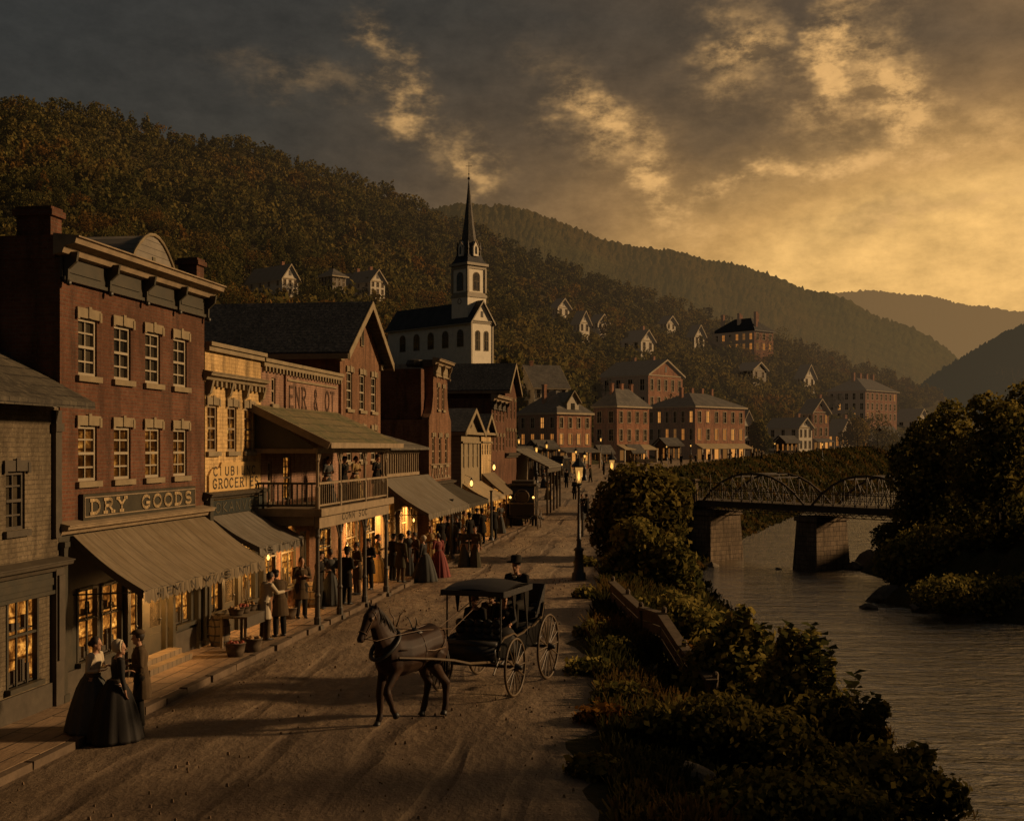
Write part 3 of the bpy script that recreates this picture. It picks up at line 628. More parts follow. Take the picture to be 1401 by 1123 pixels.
def window(par, fn, u0, u1, z0, z1, cols=2, rows=4, frame=WHITEP, lit=None, lintel=None, sill=None, f=.06, recess=.07, name='window', meeting=True, key=False, arch=False):
    m = MB(); r = recess
    mbox(m, fn, u0, u0+f, r-.03, r+.05, z0, z1); mbox(m, fn, u1-f, u1, r-.03, r+.05, z0, z1)
    mbox(m, fn, u0+f, u1-f, r-.03, r+.05, z0, z0+f); mbox(m, fn, u0+f, u1-f, r-.03, r+.05, z1-f, z1)
    if meeting and rows > 1: mz = (z0+z1)/2; mbox(m, fn, u0+f, u1-f, r-.045, r+.04, mz-f*.45, mz+f*.45)
    b = f*.28
    for i in range(1, cols):
        x = u0+(u1-u0)*i/cols; mbox(m, fn, x-b, x+b, r-.01, r+.03, z0+f, z1-f)
    for j in range(1, rows):
        z = z0+(z1-z0)*j/rows
        if meeting and j*2 == rows: continue
        mbox(m, fn, u0+f, u1-f, r-.012, r+.028, z-b, z+b)
    w = m.build(name, frame, par)
    p = MB(); q = r+.035; p.quad(fn(u0+.01, q, z0+.01), fn(u1-.01, q, z0+.01), fn(u1-.01, q, z1-.01), fn(u0+.01, q, z1-.01)); p.build('pane', lit or GLASS, w)
    if sill: k = MB(); mbox(k, fn, u0-.1, u1+.1, -.08, .0, z0-.12, z0-.005); k.build('sill', sill, w)
    if lintel:
        k = MB(); mbox(k, fn, u0-.1, u1+.1, -.045, .0, z1+.005, z1+.2)
        c = (u0+u1)/2; mbox(k, fn, c-.06, c+.06, -.065, -.045, z1+.01, z1+.24); mbox(k, fn, u0-.12, u0-.03, -.058, -.045, z1-.03, z1+.16); mbox(k, fn, u1+.03, u1+.12, -.058, -.045, z1-.03, z1+.16)
        k.build('lintel', lintel, w)
    return w
def shopwin(par, fn, u0, u1, z0, z1, cols=2, rows=2, frame=WOODG, mat=None, deep=.24, stock=True):
    """a big shop window: frame with glazing bars, the lamplit room behind it and goods on show"""
    m = MB(); f = .06; mbox(m, fn, u0, u0+f, -.02, .05, z0, z1); mbox(m, fn, u1-f, u1, -.02, .05, z0, z1); mbox(m, fn, u0+f, u1-f, -.03, .05, z1-f, z1); mbox(m, fn, u0-.05, u1+.05, -.12, .1, z0-.09, z0)
    for i in range(1, cols): x = u0+(u1-u0)*i/cols; mbox(m, fn, x-.02, x+.02, .0, .03, z0, z1-f)
    for j in range(1, rows): z = z0+(z1-z0)*(j/rows+.06); mbox(m, fn, u0+f, u1-f, -.005, .065, z-.022, z+.022)
    w = m.build('shop_window', frame, par)
    b = MB(); e = .02
    k_ = 1.0 if stock else 0
    b.quad(fn(u0-.0, deep, z0-.1*k_), fn(u1+k_, deep, z0-.1*k_), fn(u1+k_, deep, z1+.1*k_), fn(u0-.0, deep, z1+.1*k_))
    b.build('lit_room', mat or LIT, w)
    if stock:
        s = MB(); x = u0+.1; r = random.Random(int(u0*91+z0*7))
        mbox(s, fn, u0+e, u1-e, .06, .22, z0+.0, z0+.03)
        while x < u1-.16:
            wd = r.uniform(.06, .15); h = r.uniform(.1, (z1-z0)*.3); mbox(s, fn, x, x+wd, .1, .18, z0+.03, z0+.03+h)
            if r.random() < .5: mbox(s, fn, x+wd*.3, x+wd*.7, .11, .17, z0+.03+h, z0+.03+h+.1)
            x += wd+r.uniform(.02, .12)
        zz = z0+(z1-z0)*.6; mbox(s, fn, u0+e, u1-e, .1, .22, zz, zz+.025); x = u0+.12
        while x < u1-.16:
            wd = r.uniform(.05, .12); mbox(s, fn, x, x+wd, .12, .2, zz+.025, zz+r.uniform(.1, .26)); x += wd+r.uniform(.06, .22)
        s.build('goods', TRIMD, w)
    return w
def door(par, fn, u0, u1, z0, z1, mat=WOODG, lit=None, recess=.1):
    m = MB(); f = .09; r = recess
    mbox(m, fn, u0, u0+f, r, r+.06, z0, z1); mbox(m, fn, u1-f, u1, r, r+.06, z0, z1); mbox(m, fn, u0+f, u1-f, r, r+.06, z1-f, z1); mbox(m, fn, u0+f, u1-f, r, r+.06, z0, z0+.85); mbox(m, fn, u0+.14, u1-.14, r-.02, r, z0+.15, z0+.7)
    d = m.build('door', mat, par); p = MB(); p.quad(fn(u0+f, r+.03, z0+.85), fn(u1-f, r+.03, z0+.85), fn(u1-f, r+.03, z1-f), fn(u0+f, r+.03, z1-f)); p.build('pane', lit or GLASS, d)
    k = MB(); a = fn(u1-.16, r-.04, z0+1.0); k.ball(a, .035, n=8, m=6); k.build('handle', IRON, d, True); return d
def awning(label, s_a, s_b, zt, zf_, proj, mat, valance=.22, scallop=.16, sag=.06, writing=None, y0=0.0, group=None):
    """canvas blind over a shop front in the street frame; origin at the wall under its left end"""
    o = empty('shop_awning', stw(s_a, y0, 0), TH, label=label, cat='awning', group=group)
    L = s_b-s_a; nx, ny = 22, 8; X, Y, Z = [], [], []
    m = MB()
    def P(i, j): u, v = i/nx, j/ny; return (u*L, -proj*v-.03, zt+(zf_-zt)*v-sag*math.sin(math.pi*v)*(.75+.25*math.cos(u*L*15))+.018*math.sin(u*L*7.3+v*2)*v)
    m.add([P(i, j) for j in range(ny+1) for i in range(nx+1)], [(j*(nx+1)+i, j*(nx+1)+i+1, (j+1)*(nx+1)+i+1, (j+1)*(nx+1)+i) for j in range(ny) for i in range(nx)])
    m.build('canvas', mat, o)
    v = MB(); n = max(4, int(L/scallop/.9)); k = 4
    for i in range(n):
        pts = [(L*(i+q/k)/n, valance*(.72+.28*math.sin(math.pi*q/k))) for q in range(k+1)]
        for a, b in zip(pts, pts[1:]):
            wv = lambda x: .02*math.sin(x*11)
            v.quad((a[0], -proj-.035+wv(a[0]), zf_), (b[0], -proj-.035+wv(b[0]), zf_), (b[0], -proj-.05+wv(b[0])*2, zf_-b[1]), (a[0], -proj-.05+wv(a[0])*2, zf_-a[1]))
    for x in (0, L):
        for j in range(ny):
            a, b = P(0, j), P(0, j+1); hh = valance*.6
            v.quad((x, a[1], a[2]), (x, b[1], b[2]), (x, b[1], b[2]-hh), (x, a[1], a[2]-hh))
    v.build('valance', mat, o)
    if writing:
        t = MB(); letters(t, writing, L*.08, L*.97, zf_-valance*.66, zf_-valance*.12, -proj-.07, .035, .006); t.build('lettering', TRIMD, o)
    b = MB()
    for x in (.02, L-.02): b.tube([(x, -.02, zf_-.1), (x, -proj, zf_-.02)], .018, 6)
    b.tube([(0, -proj, zf_-.015), (L, -proj, zf_-.015)], .02, 6); b.build('awning_frame', IRON, o)
    return o
def cornice(par, x0, x1, z, y=0.0, proj=.5, h=.36, mat=TRIM, frieze=None, fh=.5, brackets=0, name='cornice', bmat=None):
    c = MB(); prof = [(y, z-h), (y-proj*.35, z-h*.9), (y-proj*.45, z-h*.55), (y-proj*.85, z-h*.4), (y-proj*.9, z-h*.12), (y-proj, z-h*.08), (y-proj, z), (y, z+.06)]
    c.prism(prof, 'x', x0-proj*.5, x1+proj*.3); o = c.build(name, mat, par)
    if frieze:
        f = MB(); f.box(x0, x1, y-.05, y, z-h-fh, z-h-.003); f.box(x0, x1, y-.1, y-.051, z-h-fh-.05, z-h-fh+.02)
        n = max(brackets-1, 1)
        for i in range(n): a = x0+(x1-x0)*i/n; b = x0+(x1-x0)*(i+1)/n; f.box(a+.22, b-.22, y-.075, y-.051, z-h-fh+.12, z-h-.1)
        f.build('frieze', frieze, par)
    for i in range(brackets):
        x = x0+(x1-x0)*(i+.04)/(brackets-.92); k = MB()
        k.prism([(y-.06, z-h-fh-.12), (y-.14, z-h-fh-.1), (y-.15, z-h-fh*.6), (y-proj*.6, z-h-.1), (y-proj*.66, z-h*.75), (y-.06, z-h*.75)], 'x', x-.035, x+.035)
        k.ball((x, y-.14, z-h-fh-.1), .06, n=8, m=5); k.build('cornice_bracket', bmat or frieze or mat, par)
    return o
def chimney(par, x, y, z0, z1, w=.45, d=.45, mat=BR, pots=1):
    m = MB(); m.box(x-w/2, x+w/2, y-d/2, y+d/2, z0, z1-.18); m.box(x-w/2-.06, x+w/2+.06, y-d/2-.06, y+d/2+.06, z1-.18, z1-.06); m.box(x-w/2-.02, x+w/2+.02, y-d/2-.02, y+d/2+.02, z1-.06, z1)
    c = m.build('chimney', mat, par)
    return c
def gable_roof(par, x0, x1, y0, y1, ze, za, along='y', ov=.3, th=.12, mat=SLATE, rake=None):
    """pitched roof; ridge along 'y' (gables face the street) or 'x' (gables at the ends)"""
    m = MB()
    def pt(a, b, z): return (a, b, z) if along == 'y' else (b, a, z)
    if along == 'y': a0, a1, b0, b1 = x0, x1, y0, y1
    else: a0, a1, b0, b1 = y0, y1, x0, x1
    c = (a0+a1)/2; sl = (za-ze)/((a1-a0)/2); lo = ze-sl*ov; B0, B1 = b0-ov, b1+ov
    for s_, e in ((-1, a0-ov), (1, a1+ov)):
        p = [pt(c, B0, za), pt(e, B0, lo), pt(e, B1, lo), pt(c, B1, za)]; q = [(v[0], v[1], v[2]+th*1.15) for v in p]
        m.add(p+q, [(0,1,2,3),(7,6,5,4),(0,4,5,1),(1,5,6,2),(2,6,7,3),(3,7,4,0)])
    o = m.build('roof', mat, par)
    if rake:
        k = MB()
        for B in (B0, B1):
            d = -.035 if B == B0 else .035
            for e in (a0-ov, a1+ov):
                k.add([pt(c, B, za+th*1.2), pt(e, B, lo+th*1.2), pt(e, B, lo-.12), pt(c, B, za-.12), pt(c, B+d, za+th*1.2), pt(e, B+d, lo+th*1.2), pt(e, B+d, lo-.12), pt(c, B+d, za-.12)], [(0,1,2,3),(7,6,5,4),(0,4,5,1),(1,5,6,2),(2,6,7,3),(3,7,4,0)])
        for e, d in ((a0-ov, -.07), (a1+ov, .07)):
            k.add([pt(e, B0, lo-.08), pt(e, B1, lo-.08), pt(e, B1, lo+.1), pt(e, B0, lo+.1), pt(e+d, B0, lo-.08), pt(e+d, B1, lo-.08), pt(e+d, B1, lo+.1), pt(e+d, B0, lo+.1)], [(0,1,2,3),(7,6,5,4),(0,4,5,1),(1,5,6,2),(2,6,7,3),(3,7,4,0)])
        k.build('roof_trim', rake, par)
    return o
def hip_roof(par, x0, x1, y0, y1, ze, za, ov=.35, mat=SLATE, inset=None, fascia=None):
    m = MB(); a, b, c, d = x0-ov, x1+ov, y0-ov, y1+ov; w, l = b-a, d-c
    i = inset if inset is not None else min(w, l)/2*.98
    if w < l: r = [((a+b)/2-w*.02, c+i), ((a+b)/2+w*.02, c+i), ((a+b)/2+w*.02, d-i), ((a+b)/2-w*.02, d-i)]
    else: r = [(a+i, (c+d)/2-l*.02), (b-i, (c+d)/2-l*.02), (b-i, (c+d)/2+l*.02), (a+i, (c+d)/2+l*.02)]
    v = [(a, c, ze), (b, c, ze), (b, d, ze), (a, d, ze), (a, c, ze+.12), (b, c, ze+.12), (b, d, ze+.12), (a, d, ze+.12)]+[(p[0], p[1], za) for p in r]
    m.add(v, [(3,2,1,0),(0,1,5,4),(1,2,6,5),(2,3,7,6),(3,0,4,7),(4,5,9,8),(5,6,10,9),(6,7,11,10),(7,4,8,11),(8,9,10,11)])
    o = m.build('roof', mat, par)
    if fascia: k = MB(); k.box(a-.03, b+.03, c-.03, c, ze-.16, ze+.1); k.box(a-.03, a, c, d, ze-.16, ze+.1); k.build('eaves_trim', fascia, par)
    return o
def body(par, x0, x1, y0, y1, z0, z1, fh=(), eh=(), mat=BR, gable=None, split=None, name='wall'):
    """the four walls, front with holes fh, near end with holes eh; gable ('y'|'x', apex)"""
    m = MB(); panel(m, fmap('f', y0), x0, x1, z0, z1, fh); panel(m, fmap('e', x0), y0, y1, z0, z1, eh)
    m.quad((x1, y0, z0), (x1, y1, z0), (x1, y1, z1), (x1, y0, z1)); m.quad((x0, y1, z0), (x1, y1, z0), (x1, y1, z1), (x0, y1, z1)); m.quad((x0, y0, z1), (x1, y0, z1), (x1, y1, z1), (x0, y1, z1))
    if gable:
        ax, za = gable
        if ax == 'y': m.add([(x0, y0, z1), (x1, y0, z1), ((x0+x1)/2, y0, za), (x0, y1, z1), (x1, y1, z1), ((x0+x1)/2, y1, za)], [(0, 1, 2), (3, 4, 5)])
        else: m.add([(x0, y0, z1), (x0, y1, z1), (x0, (y0+y1)/2, za), (x1, y0, z1), (x1, y1, z1), (x1, (y0+y1)/2, za)], [(0, 1, 2), (3, 4, 5)])
    return m.build(name, mat, par)
# ------------------------------------------------------------------ the row of shops on the street
G = -.05
def wins(px_list, y_top, y_bot, half):
    """windows measured on the facade -> (s0, s1, z0, z1)"""
    out = []
    for p in px_list:
        s = sp(p); out.append((s-half, s+half, y_bot, y_top))
    return out
def at_s(name, s, **kw): return empty(name, stw(s, 0, 0), TH, **kw)
F0 = fmap('f')
def local(ws, s): return [(a-s, b-s, c, d) for a, b, c, d in ws]
# --- cream brick shop at the near end
e = sp(78)+.06; L = e-15.2; o = at_s('cream_brick_shop', 15.2, label='low painted cream brick shop at the near end of the row', cat='shop')
w1 = (sp(8)-15.2, sp(34)-15.2, zp(725, sp(20)), zp(645, sp(20)))
sw = (sp(8)-15.2, sp(52)-15.2, .75, 2.35); sw2 = (L-7.0, L-3.4, .75, 2.35)
body(o, 0, L, 0, 7, G, 5.75, [w1, sw, sw2, (w1[0]-3.0, w1[0]-2.2, w1[2], w1[3])], (), m_brick('painted brick', (.17, .13, .08), (.13, .1, .06), (.09, .07, .045), .26, .085, wear=1.0))
window(o, F0, *w1, lintel=TRIMD, sill=TRIMD, frame=TRIMD); window(o, F0, w1[0]-3.0, w1[0]-2.2, w1[2], w1[3], lintel=TRIM, sill=TRIM, frame=TRIMD)
shopwin(o, F0, *sw, cols=3, rows=2, frame=WOODG); shopwin(o, F0, *sw2, cols=3, rows=2)
r = MB(); r.prism([(-.75, 5.72), (-.75, 5.84), (3.4, 8.0), (7.3, 6.0), (7.3, 5.86), (3.4, 7.84)], 'x', -.3, L-.02); r.build('roof', ROOFD, o)
r = MB(); r.prism([(0, 5.75), (3.4, 7.8), (7, 5.75)], 'x', .02, L-.02); r.build('gable', GREYB, o)
cornice(o, 0, L, zp(768, sp(60)), proj=.3, h=.22, mat=TRIMD, frieze=WOODG, fh=.35)
q = MB(); q.box(L-.26, L-.04, -.09, 0, 3.3, 5.7); q.box(L-.3, L, -.12, 0, 5.3, 5.45); q.box(L-.3, L, -.12, 0, 0, 2.9); q.box(L-.26, L-.04, -.16, -.12, 1.0, 2.6); q.build('corner_pilaster', TRIMD, o)
q = MB(); q.box(0, L-.31, -.05, 0, G, .6); q.build('plinth', TRIMD, o)
# --- dry goods house
A = sp(82); B = sp(279.5); L = B-A; o = at_s('dry_goods_house', A, label='tall red brick dry goods shop with bracketed cornice and tan awning', cat='shop')
up = local(wins([120, 167.5, 209, 246.5], 7.55, 6.42, .39), A); lo = local(wins([120, 167.5, 209, 246.5], 5.43, 4.33, .39), A)
ZS = 3.42
body(o, 0, L, 0, 13, ZS, 8.62, up+lo, (), BR)
for i, w in enumerate(up): window(o, F0, *w, lintel=CREAM, sill=CREAM)
for i, w in enumerate(lo): window(o, F0, *w, lintel=CREAM, sill=CREAM, lit=LITW)
d0 = (sp(176)-A, sp(196)-A, .1, 2.45); d1 = (sp(206)-A, sp(228)-A, .1, 2.45)
s1_ = (sp(106)-A, sp(135)-A, .78, 2.22); s2_ = (sp(139)-A, sp(168)-A, .78, 2.22); s3_ = (sp(238)-A, sp(263)-A, .85, 2.5)
body(o, 0, L, .02, 13, G, ZS-.002, [d0, d1, s1_, s2_, s3_], (), WOODG, name='storefront')
F2 = fmap('f', .02)
for w in (s1_, s2_): shopwin(o, F2, *w, cols=2, rows=2, mat=LITS)
shopwin(o, F2, *s3_, cols=2, rows=2); door(o, F2, *d0, lit=LIT); door(o, F2, *d1)
for x in (.05, sp(171)-A, sp(233)-A, sp(268)-A, L-.12): q = MB(); q.box(x-.07, x+.07, -.1, .018, .3, 3.1); q.box(x-.1, x+.1, -.13, .018, 3.1, 3.2); q.box(x-.1, x+.1, -.13, .018, 0, .3); q.build('pilaster', WOODG, o)
q = MB(); q.box(sp(172)-A, sp(232)-A, -.55, .0, .15, .28); q.box(sp(172)-A, sp(232)-A, -.3, .0, .28, .4); q.build('doorstep', WOODP, o)
for a_, b_ in ((.2, sp(168)-A), (sp(238)-A, L-.3)): q = MB(); q.box(a_, b_, -.04, .018, .12, .68); q.build('stall_riser', TRIMD, o)
cornice(o, 0, L, 3.52, proj=.28, h=.2, mat=TRIM, name='shop_cornice')
cornice(o, 0, L, 8.98, proj=.52, h=.34, mat=TRIM, frieze=WOODG, fh=.4, brackets=5)
sg = empty('shop_sign', stw(A, 0, 0), TH, label='long dark sign board reading DRY GOODS above the tan awning', cat='sign')
x0, x1 = sp(107.5)-A, sp(262)-A
q = MB(); q.box(x0, x1, -.1, -.003, 3.56, 4.08); q.build('board', m_plain('sign board dark', (.045, .038, .022), .7, .2, .4, 3), sg)
q = MB(); t = .022
for a in ((x0+.04, x1-.04, 4.0, 4.0+t), (x0+.04, x1-.04, 3.62, 3.62+t), (x0+.04, x0+.04+t, 3.62+t, 4.0), (x1-.04-t, x1-.04, 3.62+t, 4.0)): q.box(a[0], a[1], -.112, -.1, a[2], a[3])
q.build('border', TRIM, sg)
q = MB(); letters(q, 'DRY GOODS', x0+.24, x1-.1, 3.69, 3.95, -.1, .062, .022); q.build('lettering', m_plain('sign letter tan', (.40, .29, .15), .7, .2, .3, 6), sg)
q = MB(); q.add([(0, .05, 8.6), (L, .05, 8.6), (L, 13, 8.6), (0, 13, 8.6), (1.2, 4, 9.55), (L-1.2, 4, 9.5), (L-1.2, 9, 9.5), (1.2, 9, 9.55)], [(0,1,5,4), (1,2,6,5), (2,3,7,6), (3,0,4,7), (4,5,6,7)]); q.build('roof', SLATE, o)
chimney(o, .36, .62, 8.6, zp(284, A+.3, .4), .42, .7, BR); q = MB(); q.box(-.02, .55, .1, 1.4, 8.6, 9.05); q.build('parapet', BR, o)
q = MB(); q.box(L-.42, L+.02, .02, .5, 8.9, 9.45); q.box(L-.48, L+.08, -.04, .56, 9.45, 9.56); q.box(L-.44, L+.04, .0, .52, 9.56, 9.62); q.build('parapet_pier', BR, o)
# the pediment rising behind its roof
yb = 4.2; xa, xb = sp(176, yb)-A, sp(241, yb)-A; zb_, zt_ = zp(364, xa+A, yb), zp(323, (xa+xb)/2+A, yb)
q = MB(); pts = [(xa, zb_-.5), (xb, zb_-.5)]+[(xa+(xb-xa)*(1-k/10), zb_+(zt_-zb_)*math.sin(math.pi*k/10)**.8) for k in range(11)]
q.prism(pts, 'y', yb, yb+3); d_ = q.build('dormer', GREYB, o)
q = MB(); q.tube([(xa+(xb-xa)*(k/10), yb-.03, zb_+.03+(zt_-zb_)*math.sin(math.pi*k/10)**.8) for k in range(11)], .05, 6); q.box(xa-.05, xb+.05, yb-.08, yb-.002, zb_-.02, zb_+.08); q.build('trim', CREAM, d_)
q = MB(); c_ = (xa+xb)/2; q.box(c_-.1, c_+.1, yb-.03, yb-.005, zb_+.18, zb_+.5); q.build('pane', GLASS, d_)
awning('wide tan canvas awning with scalloped edge over the dry goods shop', sp(97)+.02, sp(283), 3.3, 2.24, 1.45, AWN, .27, .17, .08, 'HEMIN MVASINTIN')
# --- groceries
A = sp(280)+.02; B = sp(357); L = B-A; o = at_s('grocery_house', A, label='narrow cream brick grocery shop with painted sign under three windows', cat='shop')
ws = local(wins([290.5, 317.5, 340], 6.06, 4.9, .33), A); CB = m_brick('cream brick', (.60, .40, .17), (.5, .33, .14), (.33, .22, .1), .3, .1, wear=.35, ms=.008)
body(o, 0, L, .0, 11, ZS, 7.45, ws, (), CB)
for w in ws: window(o, F0, *w, lintel=CREAM, sill=CREAM, lit=LITW, frame=TRIM)
wa = (sp(284)-A, sp(305)-A, .85, 2.6); wb = (sp(331)-A, sp(350)-A, .85, 2.6); dd = (sp(309)-A, sp(327)-A, .1, 2.4)
body(o, 0, L, .02, 11, G, ZS-.002, [wa, wb, dd], (), WOODG, name='storefront')
shopwin(o, F2, *wa, cols=2); shopwin(o, F2, *wb, cols=2, mat=LITS); door(o, F2, *dd)
for x in (.06, L-.06): q = MB(); q.box(x-.07, x+.07, -.12, .018, 0, 2.9); q.box(x-.1, x+.1, -.16, .018, 2.9, 3.75); q.build('pilaster', WOODG, o)
q = MB(); q.box(0, L, -.12, .0, 7.4, 7.52); q.box(0, L+.05, -.18, .0, 7.52, 7.62)
q.build('coping', CREAM, o); cornice(o, 0, L, 6.86, proj=.26, h=.2, mat=CREAM, name='cornice')
q = MB(); n = 13
for i in range(n): x = (i+.5)*L/n; q.box(x-.06, x+.06, -.14, -.003, 6.52, 6.66)
for x in (.1, L*.36, L*.66, L-.1): q.prism([(-.004, 6.25), (-.12, 6.35), (-.2, 6.66), (-.004, 6.66)], 'x', x-.06, x+.06)
q.build('dentil_course', CREAM, o)
cornice(o, 0, L, 3.84, proj=.26, h=.16, mat=TRIMD, name='shop_cornice')
sg = empty('shop_sign', stw(A, 0, 0), TH, label='rounded tan sign painted GROCERIES on the cream brick shop', cat='sign')
x0, x1 = .12, L-.28; z0, z1 = 3.87, 4.62; c = .14
q = MB(); q.prism([(x0, z0), (x1, z0), (x1+.03, z0+.1), (x1+.03, z1-.1), (x1-.05, z1), (x0+.85, z1), (x0+.72, z1-.14), (x0+.2, z1-.16), (x0, z1-.32)], 'y', -.06, -.003); q.build('board', m_plain('tan sign paint', (.55, .36, .14), .75, .2, .3, 3), sg)
q = MB(); letters(q, 'GROCERIES', x0+.22, x1-.02, z0+.1, z0+.33, -.06, .036, .012); letters(q, 'CIUBILNC', x0+.26, x1-.25, z0+.42, z0+.63, -.06, .034, .012); q.build('lettering', TRIMD, sg)
sg = empty('name_board', stw(A, 0, 0), TH, label='dark green board with faint writing under the GROCERIES sign', cat='sign')
q = MB(); q.box(.14, L-.14, -.1, -.003, 3.3, 3.66); q.build('board', m_plain('green black board', (.018, .022, .016), .6, .3, .3, 4), sg)
q = MB(); letters(q, 'OKANVGS', .4, L-.35, 3.36, 3.6, -.1, .03, .01); q.build('lettering', m_plain('faded gilt', (.11, .09, .05), .6, .3, .3, 6), sg)
awning('smaller tan canvas awning with scalloped edge over the grocery', A+.2, B-.25, 3.3, 2.52, 1.3, AWNG, .24, .16, .06, 'VSFITTVET')
# --- brick house with the balcony
A = sp(357)+.02; B = sp(465); L = B-A; o = at_s('balcony_house', A, label='low pinkish brick shop with carved lettering above the balcony roof', cat='shop')
tw = (sp(371)-A, sp(377)-A, 6.25, 7.0)
up = [(sp(388)-A, sp(399)-A, 3.45, 4.75), (sp(441)-A, sp(449)-A, 3.4, 4.7), (sp(366)-A, sp(372)-A, 3.45, 4.6)]
gw = [(sp(359)-A, sp(378)-A, .85, 2.7), (sp(385)-A, sp(405)-A, .85, 2.7), (sp(436)-A, sp(453)-A, .95, 2.35)]; gd = (sp(411)-A, sp(424)-A, .1, 2.4)
body(o, 0, L, 0, 10, ZS, 7.32, [tw]+up, (), BRP)
window(o, F0, *tw, rows=2, sill=CREAM, frame=TRIM)
window(o, F0, *up[0], cols=2, rows=4, frame=TRIMD, lit=LITS); window(o, F0, *up[1], frame=TRIM, sill=TRIM); window(o, F0, *up[2], frame=TRIM, sill=TRIM)
body(o, 0, L, .02, 10, G, ZS-.002, gw+[gd], (), BR2, name='storefront')
shopwin(o, F2, *gw[0], cols=2, mat=LITS, frame=WOODG); shopwin(o, F2, *gw[1], cols=2, mat=LITS); shopwin(o, F2, *gw[2], cols=2, mat=LITS); door(o, F2, *gd)
q = MB(); q.box(0, L, -.1, 0, 7.28, 7.4); q.box(-.02, L+.02, -.16, 0, 7.4, 7.5)
for i in range(26): x = (i+.5)*L/26; q.box(x-.05, x+.05, -.1, 0, 7.14, 7.28)
q.build('cornice', CREAM, o)
q = MB(); q.box(sp(389)-A-.05, sp(389)-A+.05, -.07, 0, 5.8, 7.2); q.box(L-.16, L, -.1, 0, 5.6, 7.2); q.build('pilaster', BRP, o)
q = MB(); a0, a1 = sp(393)-A, sp(459)-A; letters(q, 'ENR & OT', a0+.1, a1-.02, 6.22, 6.82, 0, .085, .02); q.build('lettering', m_plain('raised brick letters', (.10, .06, .04), .8, .1, .3, 6), o)
q = MB()
for z in (6.08, 6.98): q.box(a0-.1, a1+.05, -.05, 0, z, z+.06)
q.build('sign_band', CREAM, o)
chimney(o, sp(455, .6)-A, .7, 7.3, zp(489, sp(452, .6), .6), .42, .42, BRP)
# balcony: its own light timber building in front of the house
s_a, s_b = sp(433, -1.75), sp(527, -1.75); Y1 = -1.78
o = empty('timber_balcony', stw(s_a, 0, 0), TH, label='two storey timber balcony on turned posts with mossy shingle roof', cat='balcony'); L = s_b-s_a
q = MB(); prof = lambda y: 0
q.add([(-.35, .0, 6.08), (L+.35, .0, 6.08), (L+.45, Y1-.45, 5.02), (-.35, Y1-.45, 5.02), (-.35, .0, 6.18), (L+.35, .0, 6.18), (L+.45, Y1-.45, 5.12), (-.35, Y1-.45, 5.12)], [(0,1,2,3),(7,6,5,4),(0,4,5,1),(1,5,6,2),(2,6,7,3),(3,7,4,0)]); q.build('roof', SHING, o)
q = MB(); q.box(-.36, L+.46, Y1-.5, Y1-.43, 4.98, 5.13); q.box(-.2, L+.2, Y1-.06, Y1+.06, 4.84, 4.98); q.bar((-.38, 0, 6.1), (-.38, Y1-.45, 5.05), .06, .2); q.box(-.1, 0, Y1+.06, 0, 4.84, 4.96); q.build('eaves', TRIM, o)
q = MB(); q.add([(-.05, Y1, 4.97), (-.05, 0, 4.97), (-.05, 0, 6.05), (-.02, Y1, 4.97), (-.02, 0, 4.97), (-.02, 0, 6.05)], [(0,1,2),(3,5,4),(0,3,4,1),(1,4,5,2),(2,5,3,0)]); q.build('gable_boards', WOODG, o)
q = MB(); q.box(-.2, L+.25, Y1-.12, -.003, 3.2, 3.3); q.build('floor', WOODP, o)
q = MB(); q.box(-.22, L+.28, Y1-.2, Y1-.13, 3.12, 3.33); q.box(-.05, L+.12, Y1-.07, Y1+.07, 2.78, 3.18); q.box(-.28, -.22, Y1-.2, -.01, 3.12, 3.33); q.box(-.08, .04, Y1+.07, -.01, 2.86, 3.18); q.build('floor_beam', TRIM, o)
q = MB(); letters(q, 'CONN SOC', L*.28, L*.66, 2.9, 3.08, Y1-.07, .03, .01); q.build('lettering', TRIMD, o)
posts = [0, sp(465, Y1)-s_a, sp(499, Y1)-s_a, L]
for x in posts:
    q = MB(); q.lathe([(.1, .1), (.1, .34), (.075, .38), (.07, .9), (.09, .95), (.06, 1.02), (.055, 2.5), (.08, 2.56), (.06, 2.62), (.06, 2.82)], 8, (x, Y1, 0)); q.taper(x-.16, x+.16, Y1-.16, Y1+.16, -.05, .14, .8)
    q.bar((x+.03, Y1, 2.35), (x+.32, Y1, 2.76), .04); q.bar((x-.03, Y1, 2.35), (x-.32, Y1, 2.76), .04) if x > 0 else None; q.build('lower_post', TRIMD, o)
    q = MB(); q.lathe([(.065, 3.3), (.065, 3.9), (.045, 3.95), (.045, 4.6), (.07, 4.64), (.05, 4.7), (.05, 4.86)], 8, (x, Y1, 0))
    q.bar((x+.03, Y1, 4.5), (x+.26, Y1, 4.83), .035); q.bar((x-.03, Y1, 4.5), (x-.26, Y1, 4.83), .035) if x > 0 else None; q.build('upper_post', TRIM, o)
for a, b in zip(posts, posts[1:]):
    q = MB(); q.box(a+.06, b-.06, Y1-.04, Y1+.04, 3.98, 4.04); q.box(a+.06, b-.06, Y1-.03, Y1+.03, 3.38, 3.43)
    n = int((b-a-.1)/.2)
    for i in range(n): x = a+.1+(b-a-.2)*(i+.5)/n; q.box(x-.013, x+.013, Y1-.012, Y1+.012, 3.43, 3.98)
    q.build('railing', TRIM, o)
q = MB(); q.box(-.04, .04, Y1+.06, -.02, 3.98, 4.04); q.box(-.03, .03, Y1+.06, -.02, 3.38, 3.43)
for i in range(12): y = Y1+.16+i*.138; q.box(-.015, .015, y-.018, y+.018, 3.43, 3.98)
q.build('end_railing', WOODG, o)
